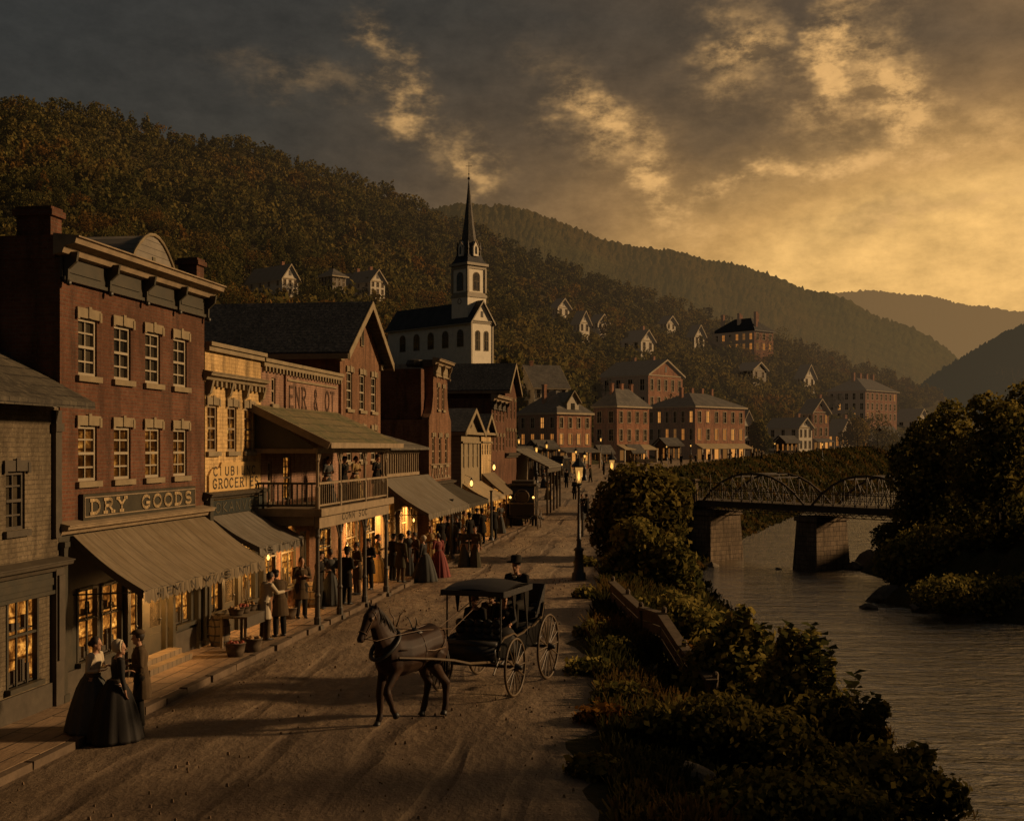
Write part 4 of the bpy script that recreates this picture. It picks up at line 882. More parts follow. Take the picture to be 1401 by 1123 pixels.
# --- gabled brick house
A = sp(465)+.02; B = sp(520.5); L = B-A; o = at_s('gabled_brick_house', A, label='tall orange brick house with steep gable beside the balcony', cat='house')
up = local(wins([478, 495.5, 511], 7.65, 6.35, .36), A); lo = local(wins([478, 495.5, 511], 5.65, 4.5, .36), A); att = [(L/2-.16, L/2+.16, 8.72, 9.32)]
gw = [(sp(473)-A, sp(488)-A, .95, 2.5), (sp(499)-A, sp(513)-A, 1.0, 2.45)]; gd = (sp(490)-A, sp(496.5)-A, .1, 2.4)
q = MB(); panel(q, F0, 0, L, G, 8.35, up+lo+gw+[gd]); za = 10.15
q.quad((0, 0, G), (0, 15, G), (0, 15, 8.35), (0, 0, 8.35)); q.quad((L, 0, G), (L, 15, G), (L, 15, 8.35), (L, 0, 8.35)); q.add([(0, 0, 8.35), (L, 0, 8.35), (L/2, 0, za)], [(0, 1, 2)]); q.build('wall', BR2, o)
for w in up+lo: window(o, F0, *w, lintel=CREAM, sill=CREAM, frame=WHITEP)
q = MB(); mbox(q, F0, att[0][0]-.05, att[0][1]+.05, -.05, -.002, 8.68, 9.36); w_ = q.build('window', CREAM, o); q = MB(); mbox(q, F0, *att[0][:2], -.06, -.051, *att[0][2:]); q.build('pane', GLASS, w_)
for w in gw: shopwin(o, F0, *w, cols=2, mat=LITS)
door(o, F0, *gd, lit=LIT); gable_roof(o, 0, L, 0, 15, 8.35, za, 'y', .42, .14, SLATE, CREAM); q = MB()
for sgn, xx in ((-1, 0), (1, L)): q.box(xx-.2, xx+.2, -.1, .1, 7.98, 8.2)
q.build('corbel', CREAM, o)
# --- low timber shop
A = sp(522); B = sp(571); L = B-A; o = at_s('low_timber_shop', A, label='low timber shop with batten boarded upper front and grey awning', cat='shop')
gw = [(sp(530)-A, sp(539)-A, .9, 2.9), (sp(549)-A, sp(556)-A, .9, 2.6), (sp(561)-A, sp(570)-A, .9, 2.9)]; gd = (sp(541)-A, sp(547)-A, .1, 2.4)
body(o, 0, L, 0, 9, G, 4.95, gw+[gd], (), WOODB)
for w in gw: shopwin(o, F0, *w, cols=2, mat=LITS, frame=TRIM)
door(o, F0, *gd); q = MB()
for i in range(17): x = .1+i*(L-.2)/16; q.box(x-.03, x+.03, -.06, -.002, 3.95, 4.75)
q.box(0, L, -.09, -.002, 3.82, 3.95); q.box(0, L, -.09, -.002, 4.75, 4.86); q.build('battens', TRIM, o)
q = MB(); q.prism([(-.5, 4.9), (-.5, 4.99), (3.2, 6.0), (3.2, 5.9)], 'x', -.5, L+.3); q.build('roof', SHINGG, o)
awning('large grey canvas awning with scalloped edge past the balcony', sp(527)-.9, sp(585), 3.78, 2.45, 1.9, AWNG, .26, .2, .1)
# --- narrow brick house with shaped top
A = sp(587); B = sp(617); L = B-A; o = at_s('shaped_gable_house', A, label='narrow tall brick house with shouldered front and dark side wall', cat='house')
zsh = zp(574, A); zt = zp(499, A)
up = local(wins([599.5, 606.5], zp(530, sp(600)), zp(560, sp(600)), .22), A); lo = local(wins([593, 602, 610.5], zp(598, sp(600)), zp(636, sp(600)), .3), A)
q = MB(); a, b = .95, L-.95
panel(q, F0, 0, L, G, zsh, lo, .2); panel(q, F0, a, b, zsh, zt, up, .2)
for (x0, x1_, s_) in ((0, a, 1), (b, L, -1)):
    prev = None
    pts = [(0, 0), (.1, .12), (.45, .3), (.75, .6), (.92, 1.0), (1, 1.15)]
    ps = [(x0+(x1_-x0)*(p[0] if s_ == 1 else 1-p[0]), zsh+p[1]) for p in pts]
    edge = (a if s_ == 1 else b, zsh)
    q.add([(p[0], 0, p[1]) for p in ps]+[(edge[0], 0, edge[1])], [tuple(range(len(ps)+1))]); q.add([(p[0], .35, p[1]) for p in ps]+[(edge[0], .35, edge[1])], [tuple(range(len(ps)+1))])
    for c, d in zip(ps, ps[1:]): q.quad((c[0], 0, c[1]), (d[0], 0, d[1]), (d[0], .35, d[1]), (c[0], .35, c[1]))
q.quad((0, 0, G), (0, 14, G), (0, 14, zsh), (0, 0, zsh)); q.quad((L, 0, G), (L, 14, G), (L, 14, zsh), (L, 0, zsh)); q.quad((a, .0, zsh), (a, .5, zsh), (a, .5, zt), (a, 0, zt)); q.quad((b, 0, zsh), (b, .5, zsh), (b, .5, zt), (b, 0, zt)); q.quad((a, .5, zsh), (b, .5, zsh), (b, .5, zt), (a, .5, zt))
q.build('wall', BR2, o)
q = MB(); q.box(.12, L-.12, .4, 14, zsh-.1, zp(504, A)); q.build('rear_wall', BR, o)
for w in up+lo: window(o, F0, *w, lintel=CREAM, sill=CREAM, frame=TRIM, f=.07)
cornice(o, a, b, zt+.35, proj=.4, h=.3, mat=TRIM, frieze=CREAM, fh=.45, brackets=3, bmat=TRIM); q = MB(); q.box(a-.08, b+.08, 0, .5, zt-.02, zt+.3); q.lathe([(.45, 0), (.5, .1), (.42, .3), (.2, .34)], 12, (a+.35, .9, zt)); q.build('parapet', TRIMD, o)
cornice(o, 0, L, 3.35, proj=.3, h=.2, mat=TRIMD, name='shop_cornice')
q = MB(); letters(q, 'VOXAEL', .35, L-.3, 3.6, 4.1, 0, .11, .03); q.build('lettering', TRIM, o)
q = MB(); q.box(.2, L-.2, -.04, .0, 3.5, 3.54); q.box(.2, L-.2, -.04, .0, 4.18, 4.22); q.build('sign_band', TRIM, o)
awning('dark canvas awning below the shouldered brick front', A+.1, B+.3, 3.2, 2.4, 1.8, AWND, .2, .2)
shopwin(o, F0, .5, L-2.2, .8, 2.5, cols=4, mat=LITS, deep=-.08, stock=False)
# --- the two small gabled shops
def small_gable(A, B, ze, za, label, nwin, zw0, zw1, mat, side=WOODG):
    L = B-A; o = at_s('gabled_shop', A, label=label, cat='shop')
    hw = [(L*(i+.5)/nwin-.2, L*(i+.5)/nwin+.2, zw0, zw1) for i in range(nwin)]
    q = MB(); panel(q, F0, 0, L, G, ze, hw, .15); q.add([(0, 0, ze), (L, 0, ze), (L/2, 0, za)], [(0, 1, 2)]); q.build('wall', mat, o)
    q = MB(); q.quad((0, 0, G), (0, 9, G), (0, 9, ze), (0, 0, ze)); q.quad((L, 0, G), (L, 9, G), (L, 9, ze), (L, 0, ze)); q.build('side_wall', GREYB, o)
    for w in hw: window(o, F0, *w, frame=WHITEP, cols=1, rows=2, f=.05)
    q = MB(); q.box(-.15, L+.15, -.3, .0, ze-.14, ze); q.box(0, L, -.1, 0, ze-.6, ze-.5); q.build('cornice', CREAM, o)
    q = MB(); mbox(q, F0, L/2-.14, L/2+.14, -.05, -.002, ze+.25, ze+.75); w_ = q.build('window', TRIM, o); q = MB(); mbox(q, F0, L/2-.08, L/2+.08, -.06, -.051, ze+.3, ze+.7); q.build('pane', GLASS, w_)
    gable_roof(o, 0, L, 0, 9, ze, za, 'y', .3, .12, SLATE, CREAM)
    shopwin(o, F0, .3, L*.42, .7, 2.4, cols=3, mat=LITS, deep=-.08, stock=False); shopwin(o, F0, L*.66, L-.25, .7, 2.4, cols=3, mat=LITS, deep=-.08, stock=False); door(o, F0, L*.45, L*.62, .1, 2.4, recess=-.08)
    return o
a7, b7 = sp(632)-.2, sp(656); small_gable(a7, b7, zp(591, sp(640)), zp(562, sp(645)), 'pale gabled shop with four tall windows and a lamp', 4, zp(640, sp(644)), zp(606, sp(644)), CREAM)
a8, b8 = sp(658.5), sp(672); small_gable(a8, b8, zp(592, sp(665)), zp(569, sp(665)), 'smaller tan gabled shop beside the pale gabled shop', 4, zp(622, sp(665)), zp(608, sp(665)), BRC)
awning('pale canvas awning lit by a lamp on the gabled shop', a7+.3, b7+.4, 3.1, 2.3, 1.35, AWNW, .2, .2); awning('tan canvas awning on the smaller gabled shop', a8+.1, b8+1.0, 3.5, 2.4, 1.25, AWN, .2, .2)
# --- two brick houses at the far end of the row
A = sp(672.5); B = sp(691); L = B-A; o = at_s('corniced_brick_house', A, label='red brick house with flat corniced top, far in the row', cat='house')
up = [(L*(i+.5)/4-.25, L*(i+.5)/4+.25, zp(577, sp(682)), zp(557, sp(682))) for i in range(4)]; lo = [(L*(i+.5)/4-.25, L*(i+.5)/4+.25, zp(617, sp(682)), zp(597, sp(682))) for i in range(4)]
body(o, 0, L, 0, 12, G, zp(545, A), up+lo, (), BR)
for w in up+lo: window(o, F0, *w, frame=TRIM, cols=1, rows=2, lintel=CREAM)
cornice(o, 0, L, zp(540, A), proj=.5, h=.4, mat=TRIM, frieze=TRIMD, fh=.4, brackets=4)
shopwin(o, F0, .4, L-.4, .7, 2.5, cols=8, mat=LITS, deep=-.08, stock=False)
A = sp(691)+.05; B = sp(706.5); L = B-A; o = at_s('gabled_brick_house', A, label='tall red brick gabled house with slate roof closing the row', cat='house')
ze, za = zp(532, A), zp(500, (A+B)/2)
up = [(L*(i+.5)/3-.25, L*(i+.5)/3+.25, zp(573, sp(698)), zp(548, sp(698))) for i in range(3)]; lo = [(L*(i+.5)/4-.22, L*(i+.5)/4+.22, zp(612, sp(698)), zp(590, sp(698))) for i in range(4)]
body(o, 0, L, 0, 16, G, ze, up+lo, (), BR, ('y', za))
for w in up+lo: window(o, F0, *w, frame=TRIM, cols=1, rows=2, lintel=CREAM)
gable_roof(o, 0, L, 0, 16, ze, za, 'y', .35, .14, SLATE, CREAM); cornice(o, 0, L, zp(620, B), proj=.3, h=.3, mat=TRIMD, name='shop_cornice')
shopwin(o, F0, .4, L-.4, .7, 2.5, cols=8, mat=LITS, deep=-.08, stock=False)
# --- open timber market porch beyond the row
def porch(loc, rz, L, D, zt, zf_, label, n, mat=SHINGG, lit=True, z=0):
    o = empty('market_porch', loc, rz, label=label, cat='porch')
    q = MB(); q.add([(-.3, .6, zt), (L+.3, .6, zt), (L+.3, -D, zf_), (-.3, -D, zf_), (-.3, .6, zt+.1), (L+.3, .6, zt+.1), (L+.3, -D, zf_+.1), (-.3, -D, zf_+.1)], [(0,1,2,3),(7,6,5,4),(0,4,5,1),(1,5,6,2),(2,6,7,3),(3,7,4,0)]); q.build('roof', mat, o)
    q = MB(); q.box(-.2, L+.2, -D+.1, -D+.22, zf_-.3, zf_-.02); q.build('beam', TRIMD, o)
    for i in range(n+1): x = L*i/n; q = MB(); q.box(x-.06, x+.06, -D+.1, -D+.22, -.3, zf_-.28); q.build('post', TRIMD, o)
    q = MB(); q.box(0, L, .62, 3.2, -.3, zt-.05); q.build('wall', WOODB, o)
    if lit:
        for i in range(n): a = L*(i+.2)/n; b = L*(i+.8)/n; shopwin(o, fmap('f', .6), a, b, .8, 2.3, cols=2, mat=LITS, deep=-.08, stock=False)
    return o
porch(stw(sp(706.5)+.8, -.2, .25), TH, 8.5, 2.0, 4.6, 3.3, 'long open market porch with grey shingle roof past the row', 4)
TRIMF = m_plain('far tan trim', (.25, .19, .12), .8, .2, .3, 1, haze_amt=.4)
# ------------------------------------------------------------------ houses across the square, on the hill, and the church
def far_house(name, label, cat, xl, xc, xr, yb, ye, yt, a=38, roof='hip', wall=BRD, rmat=SLATEF, depth=None, rows=3, nf=4, ne=3, lit=.25, chim=2, frame=CREAMF, awn=None, wlit=None, end=True, ground_lit=False, group=None, sc=1.0, w2max=18, trim=CREAMF, cell=.62, lift=0.0):
    """corner of the house at xc; its sunlit front runs to xr, its shaded end back to xl; yb, ye, yt are foot, eaves and ridge"""
    P = hit(xc, yb, 100 if yb > 560 else 150, 900, lift) if depth is None else Vector(((xc-CX)/FL*depth, depth, H-(yb-HY)*depth/FL))
    D = P.y; ca, sa = math.cos(R(a)), math.sin(R(a)); vb = math.atan2(P.x, P.y)
    # widths that cover the measured spans from here
    def ext(px, dx, dy):
        u = (px-CX)/FL; den = dx-u*dy; return abs((u*P.y-P.x)/den) if abs(den) > 1e-3 else 5
    w1 = ext(xr, ca, sa); w2 = min(ext(xl, -sa, ca), w2max)
    he = (yb-ye)*D/FL; ht = (yb-yt)*D/FL
    o = empty(name, P, R(a), label=label, cat=cat, group=group)
    foot = -3.5-lift*1.6; rr = random.Random(int(xc*7+yb)); fe, ff = fmap('e'), fmap('f')
    def cells(n, w, rows_, z0_, z1_, cols):
        out = []
        for j in range(rows_):
            for i in range(n):
                cw = w/n; ch = (z1_-z0_)/rows_; x = cw*(i+.5); z = z0_+ch*(j+.16); ww = min(cw*.36, ch*.36); out.append((x-ww/2, x+ww/2, z, z+ch*cell, j))
        return out
    gl = 1 if ground_lit else 0; z0_ = he*gl/(rows+gl)*1.05 if gl else .15*he/rows
    F_ = cells(nf, w1, rows, z0_, he*.985, 2); E_ = cells(ne, w2, rows, z0_, he*.985, 2) if end else []
    gab = None
    if roof == 'gf': gab = ('y', ht)
    if roof == 'ge': gab = ('x', ht)
    body(o, 0, w1, 0, w2, foot, he, [c[:4] for c in F_], [c[:4] for c in E_], wall, gab)
    for fn, cs in ((ff, F_), (fe, E_)):
        for c in cs:
            p_ = rr.random(); L_ = None
            if p_ < lit*(1.6 if c[4] == 0 else .7): L_ = rr.choice([LITF, LITM, LITM, LITG])
            m = MB(); t = .09*max(1, D/200); mbox(m, fn, c[0]-t, c[0], -.05, .06, c[2]-t, c[3]+t); mbox(m, fn, c[1], c[1]+t, -.05, .06, c[2]-t, c[3]+t); mbox(m, fn, c[0], c[1], -.09, .06, c[2]-t, c[2]); mbox(m, fn, c[0], c[1], -.05, .06, c[3], c[3]+t)
            x_ = (c[0]+c[1])/2; z_ = (c[2]+c[3])/2; mbox(m, fn, x_-t*.3, x_+t*.3, .04, .1, c[2], c[3]); mbox(m, fn, c[0], c[1], .04, .1, z_-t*.3, z_+t*.3)
            w_ = m.build('window', frame, o); q = MB(); q.quad(fn(c[0], .11, c[2]), fn(c[1], .11, c[2]), fn(c[1], .11, c[3]), fn(c[0], .11, c[3])); q.build('pane', L_ or GLASS, w_)
    ov = max(.3, D*.0018); th = max(.12, D*.0008)
    if roof == 'hip': hip_roof(o, 0, w1, 0, w2, he, ht, ov, rmat, fascia=trim)
    elif roof == 'gf': gable_roof(o, 0, w1, 0, w2, he, ht, 'y', ov, th, rmat, trim)
    elif roof == 'ge': gable_roof(o, 0, w1, 0, w2, he, ht, 'x', ov, th, rmat, trim)
    if roof == 'gf' and w1 > 4: q = MB(); q.box(0, w1, -.14, -.003, he-.25, he+.02); q.build('pediment_band', trim, o); q = MB(); mbox(q, ff, w1/2-.35*sc, w1/2+.35*sc, -.06, -.003, he+(ht-he)*.2, he+(ht-he)*.58); q.build('attic_window', TRIMD, o)
    for i in range(chim):
        if roof == 'gf': cx_, cy_ = w1/2+.8, w2*(.3+.4*i/max(1, chim-1)); zt_ = ht
        else: cx_, cy_ = w1*(.2+.6*i/max(1, chim-1)), w2*.5; zt_ = ht
        cs = max(.5, D*.0026); chimney(o, cx_, cy_, he, zt_+cs*1.6, cs, cs, BRD if wall is not WHITEF else BRD)
    if ground_lit:
        q = MB(); zt_ = z0_*.92; q.add([(0, -.02, zt_), (w1, -.02, zt_), (w1+.2, -1.9, zt_*.74), (-.2, -1.9, zt_*.74), (0, -.02, zt_+.12), (w1, -.02, zt_+.12), (w1+.2, -1.9, zt_*.74+.1), (-.2, -1.9, zt_*.74+.1)], [(0,1,2,3),(7,6,5,4),(0,4,5,1),(1,5,6,2),(2,6,7,3),(3,7,4,0)])
        q.build('porch_roof', awn or SLATEF, o); n = max(3, int(w1/2.4)); q = MB()
        for i in range(n+1): x = w1*i/n; q = MB(); q.box(x-.12, x+.12, -1.75, -1.5, -.5, zt_*.76); q.build('post', wlit or TRIM, o)
        for i in range(n):
            m = MB(); x0, x1 = w1*(i+.2)/n, w1*(i+.8)/n; mbox(m, ff, x0, x1, -.07, -.03, .1, zt_*.8); w_ = m.build('shop_window', trim, o); q = MB(); q.quad(*[ff(u, -.075, z) for u, z in ((x0+.15, .5), (x1-.15, .5), (x1-.15, zt_*.72), (x0+.15, zt_*.72))]); q.build('pane', LITF if (i+n) % 3 else LITG, w_)
    return o, P, w1, w2, he, ht
HOUSES = []
def fh(*a, **k):
    r = far_house(*a, **k); xl, xc, xr, yb, ye, yt = a[3:9]; HOUSES.append((xl, xr, yt, yb, r[1].y)); return r
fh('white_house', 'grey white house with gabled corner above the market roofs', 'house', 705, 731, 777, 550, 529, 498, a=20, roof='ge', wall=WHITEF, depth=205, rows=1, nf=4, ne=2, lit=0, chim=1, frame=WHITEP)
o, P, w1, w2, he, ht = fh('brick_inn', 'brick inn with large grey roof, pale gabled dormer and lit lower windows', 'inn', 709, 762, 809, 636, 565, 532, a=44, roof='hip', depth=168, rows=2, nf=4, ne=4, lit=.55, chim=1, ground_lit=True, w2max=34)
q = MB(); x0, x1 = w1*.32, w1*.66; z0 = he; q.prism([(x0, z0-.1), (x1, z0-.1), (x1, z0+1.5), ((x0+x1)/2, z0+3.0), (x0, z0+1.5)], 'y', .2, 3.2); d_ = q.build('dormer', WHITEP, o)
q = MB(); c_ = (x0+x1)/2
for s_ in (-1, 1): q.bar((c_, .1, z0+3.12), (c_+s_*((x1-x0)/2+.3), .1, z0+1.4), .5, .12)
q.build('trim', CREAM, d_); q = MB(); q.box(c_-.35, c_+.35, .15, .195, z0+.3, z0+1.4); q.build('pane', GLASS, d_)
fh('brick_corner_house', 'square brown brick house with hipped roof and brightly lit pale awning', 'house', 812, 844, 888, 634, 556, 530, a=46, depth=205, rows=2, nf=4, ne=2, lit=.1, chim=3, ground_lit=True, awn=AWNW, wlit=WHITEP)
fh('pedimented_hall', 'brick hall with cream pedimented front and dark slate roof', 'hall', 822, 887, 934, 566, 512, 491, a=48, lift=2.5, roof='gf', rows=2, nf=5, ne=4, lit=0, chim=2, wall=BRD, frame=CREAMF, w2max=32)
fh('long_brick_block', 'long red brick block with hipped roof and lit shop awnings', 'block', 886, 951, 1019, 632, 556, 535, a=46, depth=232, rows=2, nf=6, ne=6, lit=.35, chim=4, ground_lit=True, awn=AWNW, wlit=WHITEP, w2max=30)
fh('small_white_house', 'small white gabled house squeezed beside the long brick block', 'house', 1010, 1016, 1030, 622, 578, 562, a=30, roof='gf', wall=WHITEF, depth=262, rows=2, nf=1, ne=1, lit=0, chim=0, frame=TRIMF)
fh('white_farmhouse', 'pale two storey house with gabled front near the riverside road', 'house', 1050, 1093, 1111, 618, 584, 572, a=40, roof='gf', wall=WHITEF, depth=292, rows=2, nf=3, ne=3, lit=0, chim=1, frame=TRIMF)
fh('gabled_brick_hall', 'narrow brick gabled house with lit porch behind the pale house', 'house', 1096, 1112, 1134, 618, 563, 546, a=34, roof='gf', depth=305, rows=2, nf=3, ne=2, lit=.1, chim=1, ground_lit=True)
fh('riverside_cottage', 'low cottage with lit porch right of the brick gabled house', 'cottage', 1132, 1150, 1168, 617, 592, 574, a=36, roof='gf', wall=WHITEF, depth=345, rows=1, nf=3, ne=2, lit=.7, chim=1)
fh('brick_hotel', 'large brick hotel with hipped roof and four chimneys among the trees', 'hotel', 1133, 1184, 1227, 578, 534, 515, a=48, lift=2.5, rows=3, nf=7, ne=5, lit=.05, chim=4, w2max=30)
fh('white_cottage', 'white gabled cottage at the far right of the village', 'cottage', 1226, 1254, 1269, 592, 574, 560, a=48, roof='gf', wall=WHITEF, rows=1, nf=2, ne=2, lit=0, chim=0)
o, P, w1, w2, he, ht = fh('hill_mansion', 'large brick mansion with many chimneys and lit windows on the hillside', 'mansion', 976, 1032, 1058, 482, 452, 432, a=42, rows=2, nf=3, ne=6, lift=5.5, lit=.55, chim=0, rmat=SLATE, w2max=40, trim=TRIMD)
for i in range(5): chimney(o, w1*(.25+.5*(i % 2)), w2*(.08+.2*i), he, ht+2.2, 1.3, 1.3, BRD)
hh = [(347, 386, 404, 405, 384, 369), (471, 507, 523, 404, 387, 375), (440, 455, 470, 392, 380, 370), (757, 763, 776, 434, 422, 413), (786, 793, 804, 456, 443, 431), (855, 877, 891, 482, 468, 457), (944, 950, 961, 474, 461, 450), (1092, 1100, 1112, 531, 518, 505), (1013, 1030, 1045, 520, 508, 500), (810, 818, 829, 452, 442, 434), (900, 914, 926, 540, 528, 520), (905, 912, 922, 452, 443, 436)]
hl = ['white gabled house alone high on the wooded hill at left', 'white house with two chimneys on the hill left of the steeple', 'faded grey house half hidden between the two white hill houses', 'tiny white house with pointed gable on the hill right of the steeple', 'tiny cream house below the pointed white hill house', 'small gabled house with grey roof above the pedimented hall', 'small white house just left of the hill mansion', 'small white gable among trees below the hill mansion', 'low stone cottage directly under the hill mansion', 'tiny grey house tucked in trees right of the cream hill house', 'low house roof hidden right of the pedimented hall', 'tiny pale house high in the woods above the hall']
for k, (h_, l_) in enumerate(zip(hh, hl)):
    f_ = 1.22; xl_, xc_, xr_, yb_, ye_, yt_ = h_; h_ = (xc_+(xl_-xc_)*f_, xc_, xc_+(xr_-xc_)*f_, yb_, yb_+(ye_-yb_)*f_, yb_+(yt_-yb_)*f_)
    fh('hillside_house', l_, 'house', *h_, a=48, roof='gf' if k != 2 else 'hip', wall=WHITEF if k not in (2, 8) else GREYB, rows=2 if k < 3 else 1, nf=3 if k < 3 else 2, ne=4 if k < 3 else 2, lit=0, chim=2 if k == 1 else (1 if k in (0, 5) else 0), frame=TRIMF, w2max=14, lift=2.6)
# dark sheds and stalls round the square
for k, (xl, xc, xr, yb, ye, yt, dep, lb) in enumerate([(722, 738, 762, 640, 612, 603, 140, 'low dark shed with lit doorway left of the inn'), (896, 912, 932, 634, 608, 600, 222, 'small shop porch in front of the long brick block'), (1060, 1075, 1092, 622, 604, 597, 285, 'low porch roof before the pale house'), (706, 716, 730, 650, 622, 612, 122, 'timber stall with lit front beside the open market porch'), (812, 822, 838, 636, 618, 610, 200, 'little lit stall between the inn and the corner house'), (852, 866, 880, 634, 618, 609, 205, 'lit stall in front of the bright pale awning'), (1172, 1182, 1196, 616, 602, 594, 385, 'little house at the foot of the hotel trees'), (1196, 1212, 1228, 608, 594, 584, 480, 'low grey house below the brick hotel'), (1022, 1032, 1046, 622, 606, 598, 262, 'small lit shed right of the long brick block')]):
    fh('market_shed', lb, 'shed', xl, xc, xr, yb, ye, yt, a=30, roof='ge', wall=WOODB, depth=dep, rows=1, nf=3, ne=2, lit=.8, chim=0, frame=TRIMD, trim=TRIMD)
# --- church
D = 190.0; cx0 = 645.0; P = Vector(((cx0-CX)/FL*D, D, 0)); a = 43
o = empty('white_church', (P.x, P.y, 0), R(a), label='white church with arched windows, dark roof and tall slender steeple', cat='church')
HOUSES.append((505, 674, 235, 490, D))
def zD(py, d=D): return H-(py-HY)*d/FL
WC = m_plain('white church stucco', (.78, .70, .54), .8, .2, .2, 1.5); w1 = 11*.28/.68*1.0
w1 = (674-645)*D/FL/math.cos(R(a))*.98; w2 = 21.0; ze = zD(438); zr = zD(411)
def arch(mb, fn, u, z0, z1, hw, d0=-.06, d1=-.003, n=8):
    pts = [(u-hw, z0), (u+hw, z0)]+[(u+hw*math.cos(math.pi*k/n), z1-hw+hw*math.sin(math.pi*k/n)) for k in range(n+1)]
    k = len(pts); mb.add([fn(p[0], d0, p[1]) for p in pts]+[fn(p[0], d1, p[1]) for p in pts], [tuple(range(k)), tuple(range(2*k-1, k-1, -1))]+[(i, (i+1) % k, k+(i+1) % k, k+i) for i in range(k)])
def arched(par, fn, u, z0, z1, hw):
    m = MB(); arch(m, fn, u, z0-.12, z1+.12, hw+.14, -.06); w_ = m.build('arched_window', CREAM, par)
    p_ = MB(); arch(p_, fn, u, z0, z1, hw, -.09, -.061); p_.build('pane', GLASS, w_)
    b = MB(); mbox(b, fn, u-.03, u+.03, -.11, -.091, z0, z1); mbox(b, fn, u-hw, u+hw, -.11, -.091, (z0+z1)/2-.03, (z0+z1)/2+.03); b.build('glazing_bar', CREAM, w_)
body(o, 0, w1, 0, w2, 8, ze, (), (), WC, ('y', zr)); gable_roof(o, 0, w1, 0, w2, ze, zr, 'y', .35, .18, SLATE, WHITEP)
q = MB(); q.box(-.12, w1+.12, -.12, -.003, ze-.4, ze-.02); q.box(-.12, -.003, -.12, w2, ze-.35, ze-.02); q.box(-.18, w1+.18, -.25, -.121, ze-.1, ze+.05)
for x in (0, w1): q.box(x-.14, x+.14, -.1, -.003, 8, ze-.4)
q.build('entablature', WHITEP, o)
for u in (2.6, 6.2, 9.8, 13.4, 17.0): arched(o, fmap('e'), u, zD(472), zD(450), .62)
for u in (w1*.3, w1*.7): arched(o, F0, u, zD(478), zD(452), .35)
q = MB(); mbox(q, F0, w1/2-.22, w1/2+.22, -.05, -.003, ze+.6, ze+1.5); q.build('attic_window', TRIMD, o)
# tower, set back on the ridge
td = 3.6; ty = 1.3; tx = w1/2-td/2; q = MB(); z1, z2, z3 = zD(424), zD(401), zD(362)
tz = lambda py: zD(py, D+1.5)
q.box(tx-.1, tx+td+.1, ty-.1, ty+td+.1, ze, tz(402)); q.build('tower_base', WC, o)
q = MB(); q.box(tx-.22, tx+td+.22, ty-.22, ty+td+.22, tz(406), tz(402)); q.box(tx-.05, tx+td+.05, ty-.05, ty+td+.05, tz(402), tz(399)); q.build('tower_band', WHITEP, o)
q = MB(); q.box(tx, tx+td, ty, ty+td, tz(402), tz(361)); q.build('belfry', WC, o)
q = MB()
for (x, y) in ((tx, ty), (tx+td, ty), (tx, ty+td)): q.box(x-.18, x+.18, y-.18, y+.18, tz(399), tz(366))
q.box(tx-.12, tx+td+.12, ty-.12, ty+td+.12, tz(367), tz(363)); q.box(tx-.4, tx+td+.4, ty-.4, ty+td+.4, tz(362.5), tz(359)); q.build('tower_trim', WHITEP, o)
arched(o, fmap('f', ty), tx+td/2, tz(396), tz(372), .55); arched(o, fmap('e', tx), ty+td/2, tz(396), tz(372), .62)
q = MB(); cx_, cy_ = tx+td/2, ty+td/2
for fn in (fmap('e', tx-.1),):
    u = ty+td/2; pts = 12; 
    for k in range(pts):
        t0, t1 = 2*math.pi*k/pts, 2*math.pi*(k+1)/pts; A_, B_ = (u+.4*math.cos(t0), tz(411.5)+.4*math.sin(t0)), (u+.4*math.cos(t1), tz(411.5)+.4*math.sin(t1)); q.bar(fn(A_[0], -.03, A_[1]), fn(B_[0], -.03, B_[1]), .08)
q.build('medallion', TRIM, o)
q = MB(); h_ = td/2+.5; q.lathe([(h_*1.30, tz(360)), (h_*1.0, tz(354)), (h_*.86, tz(347))], 4, (cx_, cy_, 0)); 
for i in range(len(q.v)): pass
q2 = MB(); q2.v = [(cx_+(v[0]-cx_)*math.cos(R(45))-(v[1]-cy_)*math.sin(R(45)), cy_+(v[0]-cx_)*math.sin(R(45))+(v[1]-cy_)*math.cos(R(45)), v[2]) for v in q.v]; q2.f = q.f; q2.build('spire_skirt', SLATE, o)
q = MB(); q.lathe([(1.62, tz(348)), (1.52, tz(333)), (1.22, tz(329)), (.82, tz(305)), (.42, tz(275)), (.12, tz(247)), (.05, tz(243))], 8, (cx_, cy_, 0)); q.build('spire', m_roof('spire slate', (.10, .088, .07), (.13, .115, .09), .5), o)
